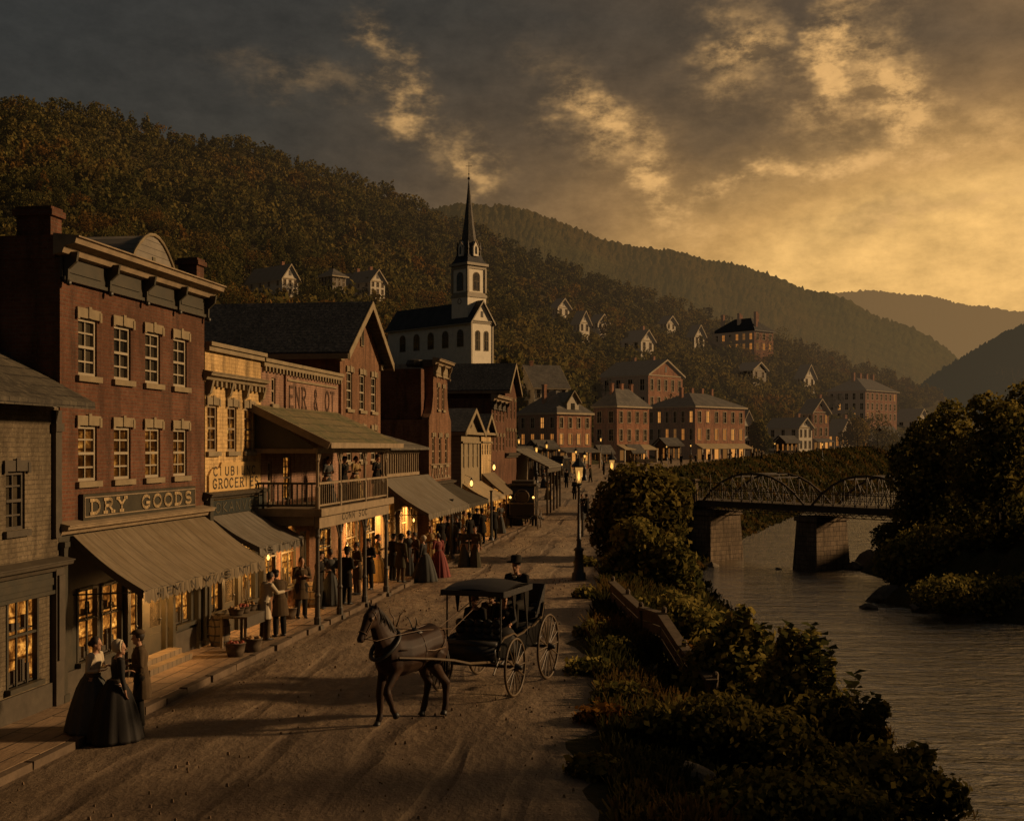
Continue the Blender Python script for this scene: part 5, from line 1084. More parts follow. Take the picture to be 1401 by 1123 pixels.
for k in range(4):
    t = R(90*k+ -90); dx, dy = math.cos(t), math.sin(t)
    q = MB(); c = Vector((cx_+dx*1.5, cy_+dy*1.5, 0)); nx_, ny_ = -dy, dx
    z0, z1, z2 = tz(349), tz(336), tz(328)
    pts = [(-.5, z0), (.5, z0), (.5, z1), (0, z2), (-.5, z1)]
    q.add([(c.x+nx_*p[0]+dx*.22, c.y+ny_*p[0]+dy*.22, p[1]) for p in pts]+[(c.x+nx_*p[0]-dx*.5, c.y+ny_*p[0]-dy*.5, p[1]) for p in pts], [(0,1,2,3,4),(9,8,7,6,5)]+[(i, (i+1) % 5, 5+(i+1) % 5, 5+i) for i in range(5)]); l_ = q.build('lucarne', WC, o)
    q = MB(); 
    for (p0, p1) in (((-.6, z1-.1), (0, z2+.15)), ((.6, z1-.1), (0, z2+.15))): q.bar((c.x+nx_*p0[0]+dx*.24, c.y+ny_*p0[0]+dy*.24, p0[1]), (c.x+nx_*p1[0]+dx*.24, c.y+ny_*p1[0]+dy*.24, p1[1]), .12)
    q.build('trim', TRIM, l_); q = MB(); pts = [(-.2, z0+.3), (.2, z0+.3), (.2, z1-.2), (0, z1+.15), (-.2, z1-.2)]; q.add([(c.x+nx_*p[0]+dx*.25, c.y+ny_*p[0]+dy*.25, p[1]) for p in pts], [(0, 1, 2, 3, 4)]); q.build('pane', GLASS, l_)
for k in range(4):
    t = R(90*k-45); q = MB(); x, y = cx_+1.75*math.cos(t), cy_+1.75*math.sin(t); q.lathe([(.16, tz(348)), (.16, tz(340)), (.24, tz(339)), (.04, tz(328))], 6, (x, y, 0)); q.build('pinnacle', TRIMD, o)
q = MB(); q.tube([(cx_, cy_, tz(246)), (cx_, cy_, tz(217))], [.06, .02], 6); q.ball((cx_, cy_, tz(240)), .22); q.ball((cx_, cy_, tz(234)), .12); q.bar((cx_-.5*math.cos(R(a)), cy_+.5*math.sin(R(a)), tz(223)), (cx_+.5*math.cos(R(a)), cy_-.5*math.sin(R(a)), tz(223)), .07); q.build('weather_vane', IRON, o)
# ------------------------------------------------------------------ iron bridge on stone piers
BL = Vector((18.6, 122.0, 0)); BRr = Vector((33.6, 101.5, 0)); mid = Vector((26.6, 112.4, 0))
dv = (BRr-BL).normalized(); ang_ = math.atan2(dv.y, dv.x); Lb = (BRr-BL).length
o = empty('iron_bridge', BL, ang_, label='two span iron bowstring bridge on stone piers over the river', cat='bridge')
zd = -.15; Wd = 3.6; Lm = (mid-BL).length+1.0
q = MB(); q.box(-9, Lb+5, 0, Wd, zd-.12, zd); q.build('deck', WOODP, o)
for y, nm in ((-.04, 'near'), (Wd+.04, 'far')):
    q = MB(); q.box(-3, Lb+5, y-.1, y+.1, zd-.62, zd-.13); q.box(-3, Lb+5, y-.16, y+.16, zd-.13, zd-.05); q.build('girder', IRONB, o)
    q = MB(); q.box(-9, Lb+4, y-.03, y+.03, zd+1.0, zd+1.07); q.box(-9, Lb+4, y-.02, y+.02, zd+.5, zd+.54)
    for i in range(int((Lb+13)/1.1)): x = -9+i*1.1; q.box(x-.03, x+.03, y-.03, y+.03, zd-.04, zd+1.05)
    q.build('railing', IRONB, o)
    q = MB()
    for i in range(int((Lb+3)/1.0)): x = -.5+i; q.bar((x, y, zd-.95), (x+.5, y, zd-.6), .05); q.bar((x+.5, y, zd-.6), (x+1, y, zd-.95), .05)
    q.box(-.5, Lb+2.4, y-.04, y+.04, zd-1.0, zd-.93); q.build('underside_lattice', IRONB, o)
    for (x0, x1) in ((.3, Lm-.5), (Lm+.3, Lb+.4)):
        n = 10; top = [(x0+(x1-x0)*k/n, zd-.05+2.75*(1-(abs(k/n*2-1))**2.3)) for k in range(n+1)]
        q = MB()
        for p0, p1 in zip(top, top[1:]): q.bar((p0[0], y, p0[1]), (p1[0], y, p1[1]), .15, .17)
        q.build('arch', IRONB, o); q = MB()
        for k in range(1, n): q.bar((top[k][0], y, zd), (top[k][0], y, top[k][1]), .07)
        for k in range(1, n-1):
            a_, b_ = (k, k+1) if k < n/2 else (k+1, k)
            q.bar((top[a_][0], y, top[a_][1]), (top[b_][0], y, zd), .045); q.bar((top[a_][0], y, zd), (top[b_][0], y, top[b_][1]), .045)
        q.build('truss_web', IRONB, o)
for (x0, x1) in ((.3, Lm-.5), (Lm+.3, Lb+.4)):
    q = MB(); n = 10
    for k in range(3, n-2): x = x0+(x1-x0)*k/n; z = zd-.05+2.75*(1-(abs(k/n*2-1))**2.3); q.bar((x, 0, z), (x, Wd, z), .08)
    for k in range(3, n-3): x = x0+(x1-x0)*k/n; x2 = x0+(x1-x0)*(k+1)/n; z = zd-.05+2.75*(1-(abs(k/n*2-1))**2.3); z2 = zd-.05+2.75*(1-(abs((k+1)/n*2-1))**2.3); q.bar((x, 0, z), (x2, Wd, z2), .05)
    q.build('top_bracing', IRONB, o)
for x, w_ in ((.2, 2.6), (Lm-.1, 2.3)):
    q = MB(); q.add([(x-w_/2-.35, -.6, -8), (x+w_/2+.35, -.6, -8), (x+w_/2+.35, Wd+.6, -8), (x-w_/2-.35, Wd+.6, -8), (x-w_/2, -.25, zd-1.45), (x+w_/2, -.25, zd-1.45), (x+w_/2, Wd+.25, zd-1.45), (x-w_/2, Wd+.25, zd-1.45)], [(0,3,2,1),(4,5,6,7),(0,1,5,4),(1,2,6,5),(2,3,7,6),(3,0,4,7)]); pr = q.build('stone_pier', STN, o)
    q = MB(); q.box(x-w_/2-.16, x+w_/2+.16, -.42, Wd+.42, zd-1.448, zd-1.02); q.build('cap', STN, pr)
q = MB(); q.box(Lb+.2, Lb+6, -1.0, Wd+1, -8, zd-.7); q.build('abutment', STN, o); q = MB(); q.box(-9, -2.2, -.6, Wd+.6, -8, zd-.13); q.build('abutment', STN, o)
q = MB(); q.box(Lb+.3, Lb+.85, -.45, .1, zd-.6, zd+1.6); q.box(Lb+.2, Lb+.95, -.55, .2, zd+1.6, zd+1.78); q.build('end_pillar', STN, o)
q = MB(); q.box(-.75, -.35, -.5, -.1, zd-.6, zd+1.9); q.box(-.85, -.25, -.6, 0, zd+1.9, zd+2.05); q.build('end_pillar', STN, o)
q = MB(); q.bar((-6.5, -.3, zd+1.7), (3.0, -.3, zd+1.75), .1); q.bar((1.5, -.3, zd+.2), (1.5, -.3, zd+2.5), .1); q.build('timber_rail', RAILW, o)
# ------------------------------------------------------------------ street lamps
def lamp(loc, h, label, near=False, group='gas street lamps'):
    o = empty('street_lamp', loc, 0, label=label, cat='street lamp', group=group); k = h/4.75
    q = MB(); q.lathe([(.34, -.1), (.34, .06), (.27, .1), (.26, .3), (.2, .36), (.165, .62), (.15, 1.12), (.19, 1.16), (.19, 1.22), (.1, 1.28), (.075, 1.5), (.11, 1.54), (.07, 1.6), (.05, 2.9), (.045, h-1.3*k), (.09, h-1.26*k), (.05, h-1.2*k), (.05, h-1.12*k)], 12); q.build('post', IRON, o, True)
    z0, z1 = h-1.1*k, h-.5*k; q = MB(); q.lathe([(.12, z0), (.14, z0-.03), (.05, z0-.12)], 8)
    for i in range(4):
        t = R(45+90*i); q.bar((.13*math.cos(t), .13*math.sin(t), z0), (.235*math.cos(t), .235*math.sin(t), z1), .028)
    q.lathe([(.27, z1-.02), (.29, z1+.03), (.14, z1+.2), (.1, z1+.22), (.1, z1+.3), (.04, z1+.33), (.03, z1+.42), (.005, h)], 8); q.build('lantern_frame', IRON, o)
    q = MB(); q.lathe([(.115, z0+.01), (.21, z1-.02)], 4, sx=1, sy=1); q.xf(Matrix.Rotation(R(45), 4, 'Z')); 
    g_ = q.build('lantern_glass', LGLASS, o)
    q = MB(); q.lathe([(.01, z0+.08), (.05, z0+.2), (.035, z0+.34), (.005, z0+.46)], 8, sx=1 if near else 1.6, sy=1 if near else 1.6); q.build('flame', FLAMEN if near else FLAME, o, True)
    q = MB(); q.tube([(-.32, 0, h-1.42*k), (.32, 0, h-1.42*k)], .015, 6); q.build('ladder_bar', IRON, o)
    return o
p_ = at(792, 795); lamp(p_, 4.78, 'tall black gas lamp lit at the right edge of the road', True)
L_ = bpy.data.lights.new('lamp_light', 'POINT'); L_.energy = 55; L_.color = (1, .55, .2); L_.shadow_soft_size = .12; lo_ = bpy.data.objects.new('lamp_light', L_); COL.objects.link(lo_); lo_.location = (p_.x, p_.y, 3.95)
LAMPS = [(837, 636, 70, 3.9, 'gas lamp burning behind the leafy riverside tree'), (734, 617, 118, 3.4, 'gas lamp on the far pavement corner beyond the market porch'), (748, 612, 140, 3.4, 'gas lamp standing before the inn'), (710, 604, 150, 4.4, 'small distant lamp above the porch roof'), (822, 602, 196, 4.6, 'distant lamp between the inn and the corner house'), (800, 636, 128, 2.7, 'low distant lamp in the square'), (945, 612, 225, 4, 'distant lamp before the long brick block'), (880, 616, 212, 4, 'distant lamp beside the pale awning'), (765, 618, 160, 3.4, 'lamp at the left corner of the inn porch'), (788, 622, 150, 3, 'lamp in the middle of the square'), (722, 622, 128, 3, 'lamp among the market sheds'), (912, 618, 222, 3, 'lamp in front of the small shop porch'), (990, 615, 240, 3.6, 'lamp at the right part of the long brick block'), (1125, 608, 285, 3.4, 'lamp by the porch of the gabled brick house'), (1060, 612, 262, 3.4, 'lamp before the pale farmhouse')]
for px, py, D_, hh_, lb in LAMPS:
    head = atd(px, py, D_); gzz = gz(head.x, head.y); lamp((head.x, head.y, gzz), max(3.0, head.z-gzz+.8), lb)
for px, py, lb in ((645, 662, 'glowing lantern hung on the pale gabled shop'), (676, 640, 'glowing lantern over the tan gabled shop awning'), (367, 763, 'bright oil lamp in the window behind the grocery awning'), (475, 749, 'bright oil lamp in the window under the balcony'), (566, 712, 'oil lamp glowing in the low timber shop')):
    y_ = -.35 if px > 600 else -.06; s_ = sp(px, y_); z_ = zp(py, s_, y_); o = empty('hanging_lantern', stw(s_, y_, z_), TH, label=lb, cat='lantern', group='lanterns hung on the shops')
    k = 1.2 if px > 600 else .6
    q = MB(); q.lathe([(.02, -.1*k), (.07*k, 0), (.05*k, .1*k), (.01, .17*k)], 8); q.build('flame', FLAME, o, True); q = MB(); q.lathe([(.08*k, .17*k), (.03, .26*k), (.01, .3*k)], 8); q.lathe([(.06*k, -.14*k), (.07*k, -.1*k)], 8); q.bar((0, 0, .28*k), (0, -y_, .4*k), .02); q.build('lantern_frame', IRON, o)
# warm light falling out of the open shop doors on to the pavement
for px, py, e in ((215, 915, 26), (330, 880, 22), (395, 850, 26), (480, 812, 34), (520, 800, 30), (555, 770, 34), (600, 745, 40), (640, 715, 60)):
    s_ = sp(px)-.2; y_ = -.35; L_ = bpy.data.lights.new('shop_light', 'AREA'); L_.shape = 'RECTANGLE'; L_.size = .9; L_.size_y = 1.2; L_.energy = e*3.2; L_.color = (1, .47, .13)
    l_ = bpy.data.objects.new('shop_light', L_); COL.objects.link(l_); l_.location = stw(s_, y_, 2.0); l_.rotation_euler = (R(55), 0, TH)
# ------------------------------------------------------------------ leaves
def leaf_faces(C, Nrm, size, r, asp=.62, curl=.15):
    """one bent leaf-shaped quad per centre, facing along Nrm"""
    n = len(C); t = r.normal(size=(n, 3)); t -= Nrm*(t*Nrm).sum(1, keepdims=True); t /= np.linalg.norm(t, axis=1, keepdims=True)+1e-9
    b = np.cross(Nrm, t); s = (size*r.uniform(.6, 1.3, n))[:, None] if np.isscalar(size) else size[:, None]
    a = asp*.5
    v = np.stack([C-t*s*.5, C+b*s*a-t*s*.05+Nrm*s*curl, C+t*s*.5, C-b*s*a-t*s*.05+Nrm*s*curl], 1)
    return v.reshape(-1, 3)
def crown_pts(blobs, n, r, shell=.45, jit=.55):
    """points through the outer part of a set of ellipsoids (cx,cy,cz,rx,ry,rz), with outward directions"""
    B = np.array(blobs, float); w = (B[:, 3]*B[:, 4]+B[:, 5]*B[:, 3]); w = w/w.sum(); k = r.choice(len(B), n, p=w); d = r.normal(size=(n, 3)); d /= np.linalg.norm(d, axis=1, keepdims=True)
    rad = 1-shell*r.random(n)**1.6+np.abs(r.normal(size=n))*(.11 if shell < .7 else .2); P = B[k, :3]+d*B[k, 3:6]*rad[:, None]
    Nn = d+r.normal(size=(n, 3))*jit; Nn /= np.linalg.norm(Nn, axis=1, keepdims=True)
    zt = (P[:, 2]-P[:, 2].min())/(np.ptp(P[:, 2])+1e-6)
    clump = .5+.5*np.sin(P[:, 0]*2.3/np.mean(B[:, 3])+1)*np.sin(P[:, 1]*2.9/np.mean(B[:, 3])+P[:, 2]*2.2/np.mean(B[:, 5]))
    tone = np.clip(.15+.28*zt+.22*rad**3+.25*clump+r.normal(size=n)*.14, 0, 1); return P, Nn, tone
def leaf_mesh(name, V, tone, hue=None):
    me = bpy.data.meshes.new(name); q = np.arange(len(V)).reshape(-1, 4); np_mesh(me, V, q)
    a = me.attributes.new('tone', 'FLOAT', 'FACE'); a.data.foreach_set('value', tone.astype(np.float32))
    if hue is not None: a = me.attributes.new('hue', 'FLOAT', 'FACE'); a.data.foreach_set('value', hue.astype(np.float32))
    return me
def blobs_for(kind, h, w, r):
    out = []
    if kind == 'round':
        out.append((0, 0, h*.62, w*.42, w*.42, h*.3))
        for i in range(9):
            t = r.uniform(0, 6.28); z = r.uniform(.35, .92); q = w*.5*math.sqrt(max(.1, 1-((z-.58)/.42)**2))*.75
            out.append((q*math.cos(t), q*math.sin(t), h*z, w*r.uniform(.14, .25), w*r.uniform(.14, .25), h*r.uniform(.08, .16)))
    elif kind == 'tall':
        for i in range(11): z = .22+.74*i/10; q = w*.5*(1-abs(z-.45)*1.15); t = r.uniform(0, 6.28); out.append((q*.35*math.cos(t), q*.35*math.sin(t), h*z, q*.7, q*.7, h*.1))
    elif kind == 'cone':
        for i in range(12): z = .12+.86*i/11; q = w*.5*(1.03-z); out.append((0, 0, h*z, max(q, .1*w), max(q, .1*w), h*.05))
    elif kind == 'bush':
        for i in range(8): t = r.uniform(0, 6.28); q = w*.5*r.random()**.5*.8; s = r.uniform(.22, .4); out.append((q*math.cos(t), q*math.sin(t), h*r.uniform(.25, .8), w*s*.7, w*s*.7, h*s*.7))
    return out
def trunk_mb(h, w, r, kind):
    m = MB(); b = .035*h*.6; m.tube([(0, 0, -h*.12), (0, 0, h*.02), (r.uniform(-.02, .02)*h, r.uniform(-.02, .02)*h, h*.3), (r.uniform(-.03, .03)*h, r.uniform(-.03, .03)*h, h*.6), (0, 0, h*.9)], [b*1.5, b, b*.8, b*.5, b*.12], 7)
    if kind != 'cone':
        for i in range(7):
            t = r.uniform(0, 6.28); z = r.uniform(.2, .6)*h; L = w*.42; m.tube([(0, 0, z), (L*.5*math.cos(t), L*.5*math.sin(t), z+L*.35), (L*math.cos(t), L*math.sin(t), z+L*.8)], [b*.45, b*.3, b*.07], 5)
    return m
PROTO = []
for i, (kind, h, w, n, ls) in enumerate([('round', 8, 7, 900, .5), ('round', 7, 7.5, 900, .5), ('tall', 9, 5.5, 850, .48), ('round', 9, 6.5, 900, .5), ('cone', 9.5, 4.6, 800, .5), ('tall', 8, 5, 800, .48), ('bush', 5, 6, 700, .45)]):
    r = np.random.default_rng(40+i); P_, Nn, tn = crown_pts(blobs_for(kind, h, w, r), n, r)
    if kind == 'cone': Nn[:, 2] += .5; Nn /= np.linalg.norm(Nn, axis=1, keepdims=True)
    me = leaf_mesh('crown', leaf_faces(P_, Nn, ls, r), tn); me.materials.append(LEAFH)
    tm = trunk_mb(h, w, r, kind); to = tm.build('trunk', BARK); tme = to.data; bpy.data.objects.remove(to); PROTO.append((me, tme, h))
# keep the houses in sight: no tree may stand before a house face
def hides(px, pyt, pyb, D, half):
    for xl, xr, yt, yb, dep in HOUSES:
        if yb < 545 and xr-xl < 60 and pyt > yb-(yb-yt)*.42: continue
        if D < dep+1.5 and px+half > xl-1 and px-half < xr+1 and pyt < yb-3-(yb-yt)*.22 and pyb > yt: return True
        if abs(D-dep) < 7 and xl-2 < px < xr+2 and yb-40 < pyb < yb+8 and D >= dep: return True
    return False
cand = []
r = np.random.default_rng(5)
nC = 34000
u_ = r.uniform(-.47, .47, nC); Yc = 62+ (840-62)*np.sqrt(r.random(nC)); Xc = u_*Yc
pxc = CX+FL*u_; d0c, dcc = hill_d0(pxc), hill_dc(pxc)
ok = (Xc < kerb_x(Yc)-14) & (Yc < dcc+22) & (Yc > d0c*.93)
zc_ = ground(Xc, Yc)
cells_ = {}
for i in np.argsort(Yc):
    if not ok[i]: continue
    x, y, z = Xc[i], Yc[i], zc_[i]; sp_ = 3.0+.0030*y; ky = (int(x//sp_), int(y//sp_))
    if ky in cells_: continue
    s = r.uniform(.5, 1.15)*(1.0 if y < 300 else .93); D = y; h = 8*s; half = 3.2*s*FL/D; pb = HY-(z-H)*FL/D; ptp = HY-(z+h-H)*FL/D
    if ptp > 640: continue
    if hides(CX+FL*x/D, ptp, pb, D, half*.9): continue
    cells_[ky] = 1; cand.append((y, x, z, s))
print('trees', len(cand))
def tree_obj(name, k, x, y, z, s, rz, label, group, sz=1.0):
    o = empty(name, (x, y, z), rz, label=label, cat='tree', group=group); o.scale = (s, s, s*sz); cm, tm, h = PROTO[k]
    c = bpy.data.objects.new('crown', cm); COL.objects.link(c); c.parent = o
    t = bpy.data.objects.new('trunk', tm); COL.objects.link(t); t.parent = o; return o
# the nearest stand as trees of their own
NI = 270
LBL = ['round crowned autumn tree in the wood climbing behind the village', 'tall narrow tree in the wood climbing behind the village', 'dark pointed conifer in the wood climbing behind the village', 'low bushy tree in the wood climbing behind the village']
def kind_l(k): return 1 if k in (2, 5) else (2 if k == 4 else (3 if k == 6 else 0))
def show(c):
    """how large the tree stands in view; those behind the row of shops show little"""
    y, x, z, s = c; px = CX+FL*x/y; ptp = HY-(z+8*s-H)*FL/y
    vis = 1.0
    for (a, b, t) in ((-50, 82, 345), (82, 285, 380), (285, 345, 480), (345, 520, 425), (520, 610, 500), (610, 706, 500), (706, 810, 500)):
        if a <= px < b: vis = min(1, max(0, (t-ptp)*y/(8*s*FL)))
    return s/y*vis
cand.sort(key=show, reverse=True)
for i, (y, x, z, s) in enumerate(cand[:NI]):
    k = int(r.choice([0, 1, 2, 3, 4, 5, 6], p=[.2, .2, .13, .2, .09, .12, .06])); tree_obj('hillside_tree', k, x, y, z-.3, s, r.uniform(0, 6.28), LBL[kind_l(k)], 'trees on the hillside: '+['round', 'narrow', 'conifer', 'bushy'][kind_l(k)], r.uniform(.85, 1.2))
# and the forest beyond as one mass
rest = cand[NI:]; VV, TT, HU = [], [], []
protoF = []
for i in range(10):
    rr = np.random.default_rng(90+i); kd = ['round', 'round', 'tall', 'round', 'cone', 'round', 'tall', 'round', 'round', 'tall'][i]; P_, Nn, tn = crown_pts(blobs_for(kd, 8, 6.8 if kd == 'round' else 4.6, rr), 105, rr, .35)
    protoF.append((leaf_faces(P_, Nn, 1.25, rr, .75).reshape(-1, 4, 3), tn))
for y, x, z, s in rest:
    v, tn = protoF[int(r.integers(0, 10))]; t = r.uniform(0, 6.28); c, s_ = math.cos(t), math.sin(t); w = v*s
    VV.append(np.stack([w[..., 0]*c-w[..., 1]*s_+x, w[..., 0]*s_+w[..., 1]*c+y, w[..., 2]*r.uniform(.85, 1.2)+z-.5], -1)); TT.append(np.clip(tn+r.normal()*.13+.16*math.sin(x*.031+y*.013)*math.sin(y*.027+1.7), 0, 1)); HU.append(np.full(len(tn), np.clip(.5*r.random()+.5*(.5+.5*math.sin(x*.05)*math.sin(y*.04+1)), 0, 1)))
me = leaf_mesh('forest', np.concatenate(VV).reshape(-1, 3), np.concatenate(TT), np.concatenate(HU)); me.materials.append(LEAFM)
o = bpy.data.objects.new('forest', me); COL.objects.link(o); tag(o, 'dense autumn forest covering the whole hillside above the village', 'forest', kind='stuff')
# ------------------------------------------------------------------ larger trees and shrubs by the river, leaf by leaf
def big_plant(name, label, cat, loc, blobs, n, ls, seed, group=None, stems=None, mat=LEAF, tb=0.0, shell=.5):
    rr = np.random.default_rng(seed); o = empty(name, loc, 0, label=label, cat=cat, group=group); P_, Nn, tn = crown_pts(blobs, n, rr, shell, .8)
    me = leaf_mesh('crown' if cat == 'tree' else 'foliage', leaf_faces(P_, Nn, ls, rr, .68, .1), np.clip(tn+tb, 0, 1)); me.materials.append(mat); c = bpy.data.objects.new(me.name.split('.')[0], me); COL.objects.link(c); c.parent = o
    m = MB()
    tops = blobs[:10]
    for b in tops:
        bx, by = rr.uniform(-.2, .2, 2)*(b[3]+.2); q = b[5]; w = (.06 if cat == 'tree' else .02)*(1+b[2]*.15)
        m.tube([(bx, by, -.5), (bx*.6+b[0]*.3, by*.6+b[1]*.3, b[2]*.4), (b[0]*.8, b[1]*.8, b[2]*.8), (b[0], b[1], b[2]+q*.5)], [w*1.5, w, w*.6, w*.15], 6)
    m.build('trunk' if cat == 'tree' else 'stem', BARK, o); return o
def on_ground(px, py, Y): x = (px-CX)/FL*Y; return Vector((x, Y, gz(x, Y)))
def px_blobs(base, Y, items):
    """crown volumes measured in the survey at distance Y, relative to the foot"""
    out = []
    for px, py, rx, ry in items:
        p = atd(px, py, Y); k = Y/FL; out.append((p.x-base.x, rng.uniform(-.25, .25)*rx*k, p.z-base.z, rx*k, rx*k*.9, ry*k))
    return out
def riverside(name, label, cat, px, Y, items, n, ls, seed, group=None, tb=0.0, mat=LEAF, shell=.5, foot=None):
    b = on_ground(px, 0, Y) if foot is None else hit(px, foot, 100); Y = b.y; return big_plant(name, label, cat, b, px_blobs(b, Y, items), n, ls, seed, group, tb=tb, mat=mat, shell=shell)
# the tree between road and river, behind the lamp
riverside('riverside_tree', 'large leafy tree at the road edge behind the tall gas lamp', 'tree', 868, 56, [(868, 705, 52, 52), (845, 690, 34, 34), (890, 668, 36, 30), (860, 655, 26, 20), (905, 715, 34, 36), (840, 735, 28, 30), (925, 690, 22, 26), (880, 750, 44, 34), (820, 715, 16, 26)], 7500, .30, 1, tb=.08)
riverside('riverside_tree', 'lower leafy tree leaning over the bank below the larger one', 'tree', 895, 47, [(880, 790, 44, 34), (915, 770, 34, 34), (850, 780, 28, 24), (935, 800, 26, 28), (900, 825, 46, 26), (870, 740, 30, 30)], 5500, .27, 2, tb=.05)
riverside('bank_bush', 'rounded bush by the road above the bridge end', 'bush', 900, 88, [(900, 662, 26, 14), (872, 655, 18, 12), (930, 668, 20, 12)], 1800, .35, 3)
# shrubs on the near bank, in front of the water
SH = [
 ('broad leafy shrub with tall sprigs standing before the bridge water', 1030, 27, [(1012, 925, 52, 60), (1000, 875, 18, 28), (1018, 850, 11, 20), (1035, 880, 16, 22), (975, 915, 34, 40), (1045, 925, 36, 40), (990, 960, 60, 40)], 3800, .26),
 ('leafy shrub with two upright sprigs near the middle of the bank', 1085, 25.5, [(1090, 935, 40, 44), (1078, 885, 14, 22), (1108, 890, 15, 24), (1120, 920, 20, 20), (1070, 960, 44, 36), (1130, 950, 16, 14)], 3200, .24),
 ('smaller shrub with a single sprig jutting toward the river', 1160, 24, [(1150, 1010, 44, 42), (1187, 980, 15, 18), (1205, 972, 12, 10), (1150, 972, 18, 16), (1175, 1020, 36, 30), (1120, 1000, 40, 40)], 3000, .23),
 ('dark shrub running down to the lower right of the bank', 1230, 21.5, [(1225, 1075, 46, 40), (1255, 1045, 24, 22), (1190, 1060, 44, 40), (1290, 1090, 30, 26), (1170, 1090, 50, 36)], 3000, .21),
 ('rust coloured bush glowing beside the broken fence', 890, 32, [(868, 915, 42, 26), (905, 905, 36, 28), (840, 925, 28, 18), (935, 915, 34, 32)], 3000, .17),
 ('dark low bush behind the rust coloured bush', 960, 33, [(950, 870, 40, 38), (925, 850, 30, 28), (975, 890, 34, 34), (935, 890, 40, 30)], 3400, .24),
 ('low dark bush around the pale rocks', 990, 21, [(980, 985, 56, 30), (1050, 1010, 60, 34), (1100, 1050, 60, 36), (900, 985, 34, 20)], 3600, .19),
 ('dark undergrowth bush in the bottom corner of the bank', 1060, 17.5, [(1060, 1100, 80, 34), (1140, 1110, 70, 34), (990, 1100, 46, 24)], 3400, .16),
 ('bush on the slope between the fence and the leaning tree', 900, 39, [(900, 850, 34, 24), (870, 838, 26, 18), (925, 835, 26, 22)], 2200, .22)]
for k, (lb, px, Y, items, n, ls) in enumerate(SH):
    riverside('riverbank_shrub', lb, 'shrub', px, Y, items, int(n*1.7), ls*.74, 20+k, tb=.04 if k < 3 else (.1 if k == 4 else -.04), shell=.75, mat=LEAFR if k == 4 else LEAF)
for k, (px, Y, w, h, lb) in enumerate([(802, 41, 16, 14, 'low weedy clump at the road edge just below the gas lamp'), (812, 33, 24, 18, 'weedy clump at the road edge beside the top of the fence'), (806, 27.5, 30, 20, 'broad weedy clump overlapping the road edge'), (822, 22.5, 34, 24, 'rusty weedy clump overlapping the road edge'), (812, 19, 34, 22, 'dark weedy clump at the bottom of the road edge'), (800, 52, 12, 12, 'small tuft of weeds behind the gas lamp'), (838, 30, 26, 22, 'leafy clump between the road edge and the fence'), (852, 24, 36, 26, 'leafy clump on the bank above the flat rocks')]):
    b = on_ground(px, 0, Y); by = HY-(b.z-H)*FL/Y
    riverside('weed_clump', lb, 'weeds', px, Y, [(px, by-h*.4, w, h*.7), (px+w*.6, by-h*.2, w*.7, h*.5), (px-w*.5, by-h*.15, w*.6, h*.45)], 900, .15, 120+k, shell=.9, mat=LEAFR if k == 3 else LEAF, tb=-.05)
# upright sprigs with separate leaves
for k, (px, py, Y, lb) in enumerate([(1016, 846, 26.8, 'tall leafy sprig rising in front of the water, leftmost of the sprigs'), (1080, 868, 25.2, 'leafy sprig right of the tallest sprig'), (1110, 872, 25, 'leafy sprig near the middle of the river reflection'), (1200, 966, 23.6, 'lowest leafy sprig beside the dark water'), (1045, 880, 26, 'slender leafy sprig between the two tallest sprigs'), (1138, 905, 25, 'short leafy sprig over the widest part of the river'), (985, 868, 28, 'leafy sprig at the left end of the shrub row'), (1262, 1035, 21.5, 'leafy sprig at the lower right end of the shrub row'), (1165, 950, 24, 'thin leafy sprig left of the lowest sprig')]):
    b = on_ground(px-8, 0, Y); top = atd(px, py-14, Y); o = empty('leafy_sprig', b, 0, label=lb, cat='plant'); L = top-b; rr = np.random.default_rng(60+k); m = MB(); C_, N_ = [], []
    for j in range(4):
        off = Vector((rr.uniform(-.35, .35), rr.uniform(-.2, .2), 0)); tp = L+Vector((off.x*1.6, off.y, -abs(off.x)*1.5)) if j else L
        pts = [Vector((off.x*.2, 0, -.2)), tp*.5+off*.5+Vector((.05, 0, 0)), tp]; m.tube(pts, [.02, .014, .004], 5)
        for q in range(26):
            t = .35+.65*q/25; p = pts[1].lerp(pts[2], (t-.5)*2) if t > .5 else pts[0].lerp(pts[1], t*2); a_ = q*2.4+j; d_ = Vector((math.cos(a_), math.sin(a_), .5)); C_.append(p+d_*.10); N_.append(Vector((-d_.x*.4, -d_.y*.4-.35, 1)).normalized())
    m.build('stem', BARK, o); me = leaf_mesh('foliage', leaf_faces(np.array([tuple(c) for c in C_]), np.array([tuple(c) for c in N_]), .25, rr, .7, .12), np.clip(rr.normal(.42, .2, len(C_)), 0, 1)); me.materials.append(LEAF); c = bpy.data.objects.new('foliage', me); COL.objects.link(c); c.parent = o
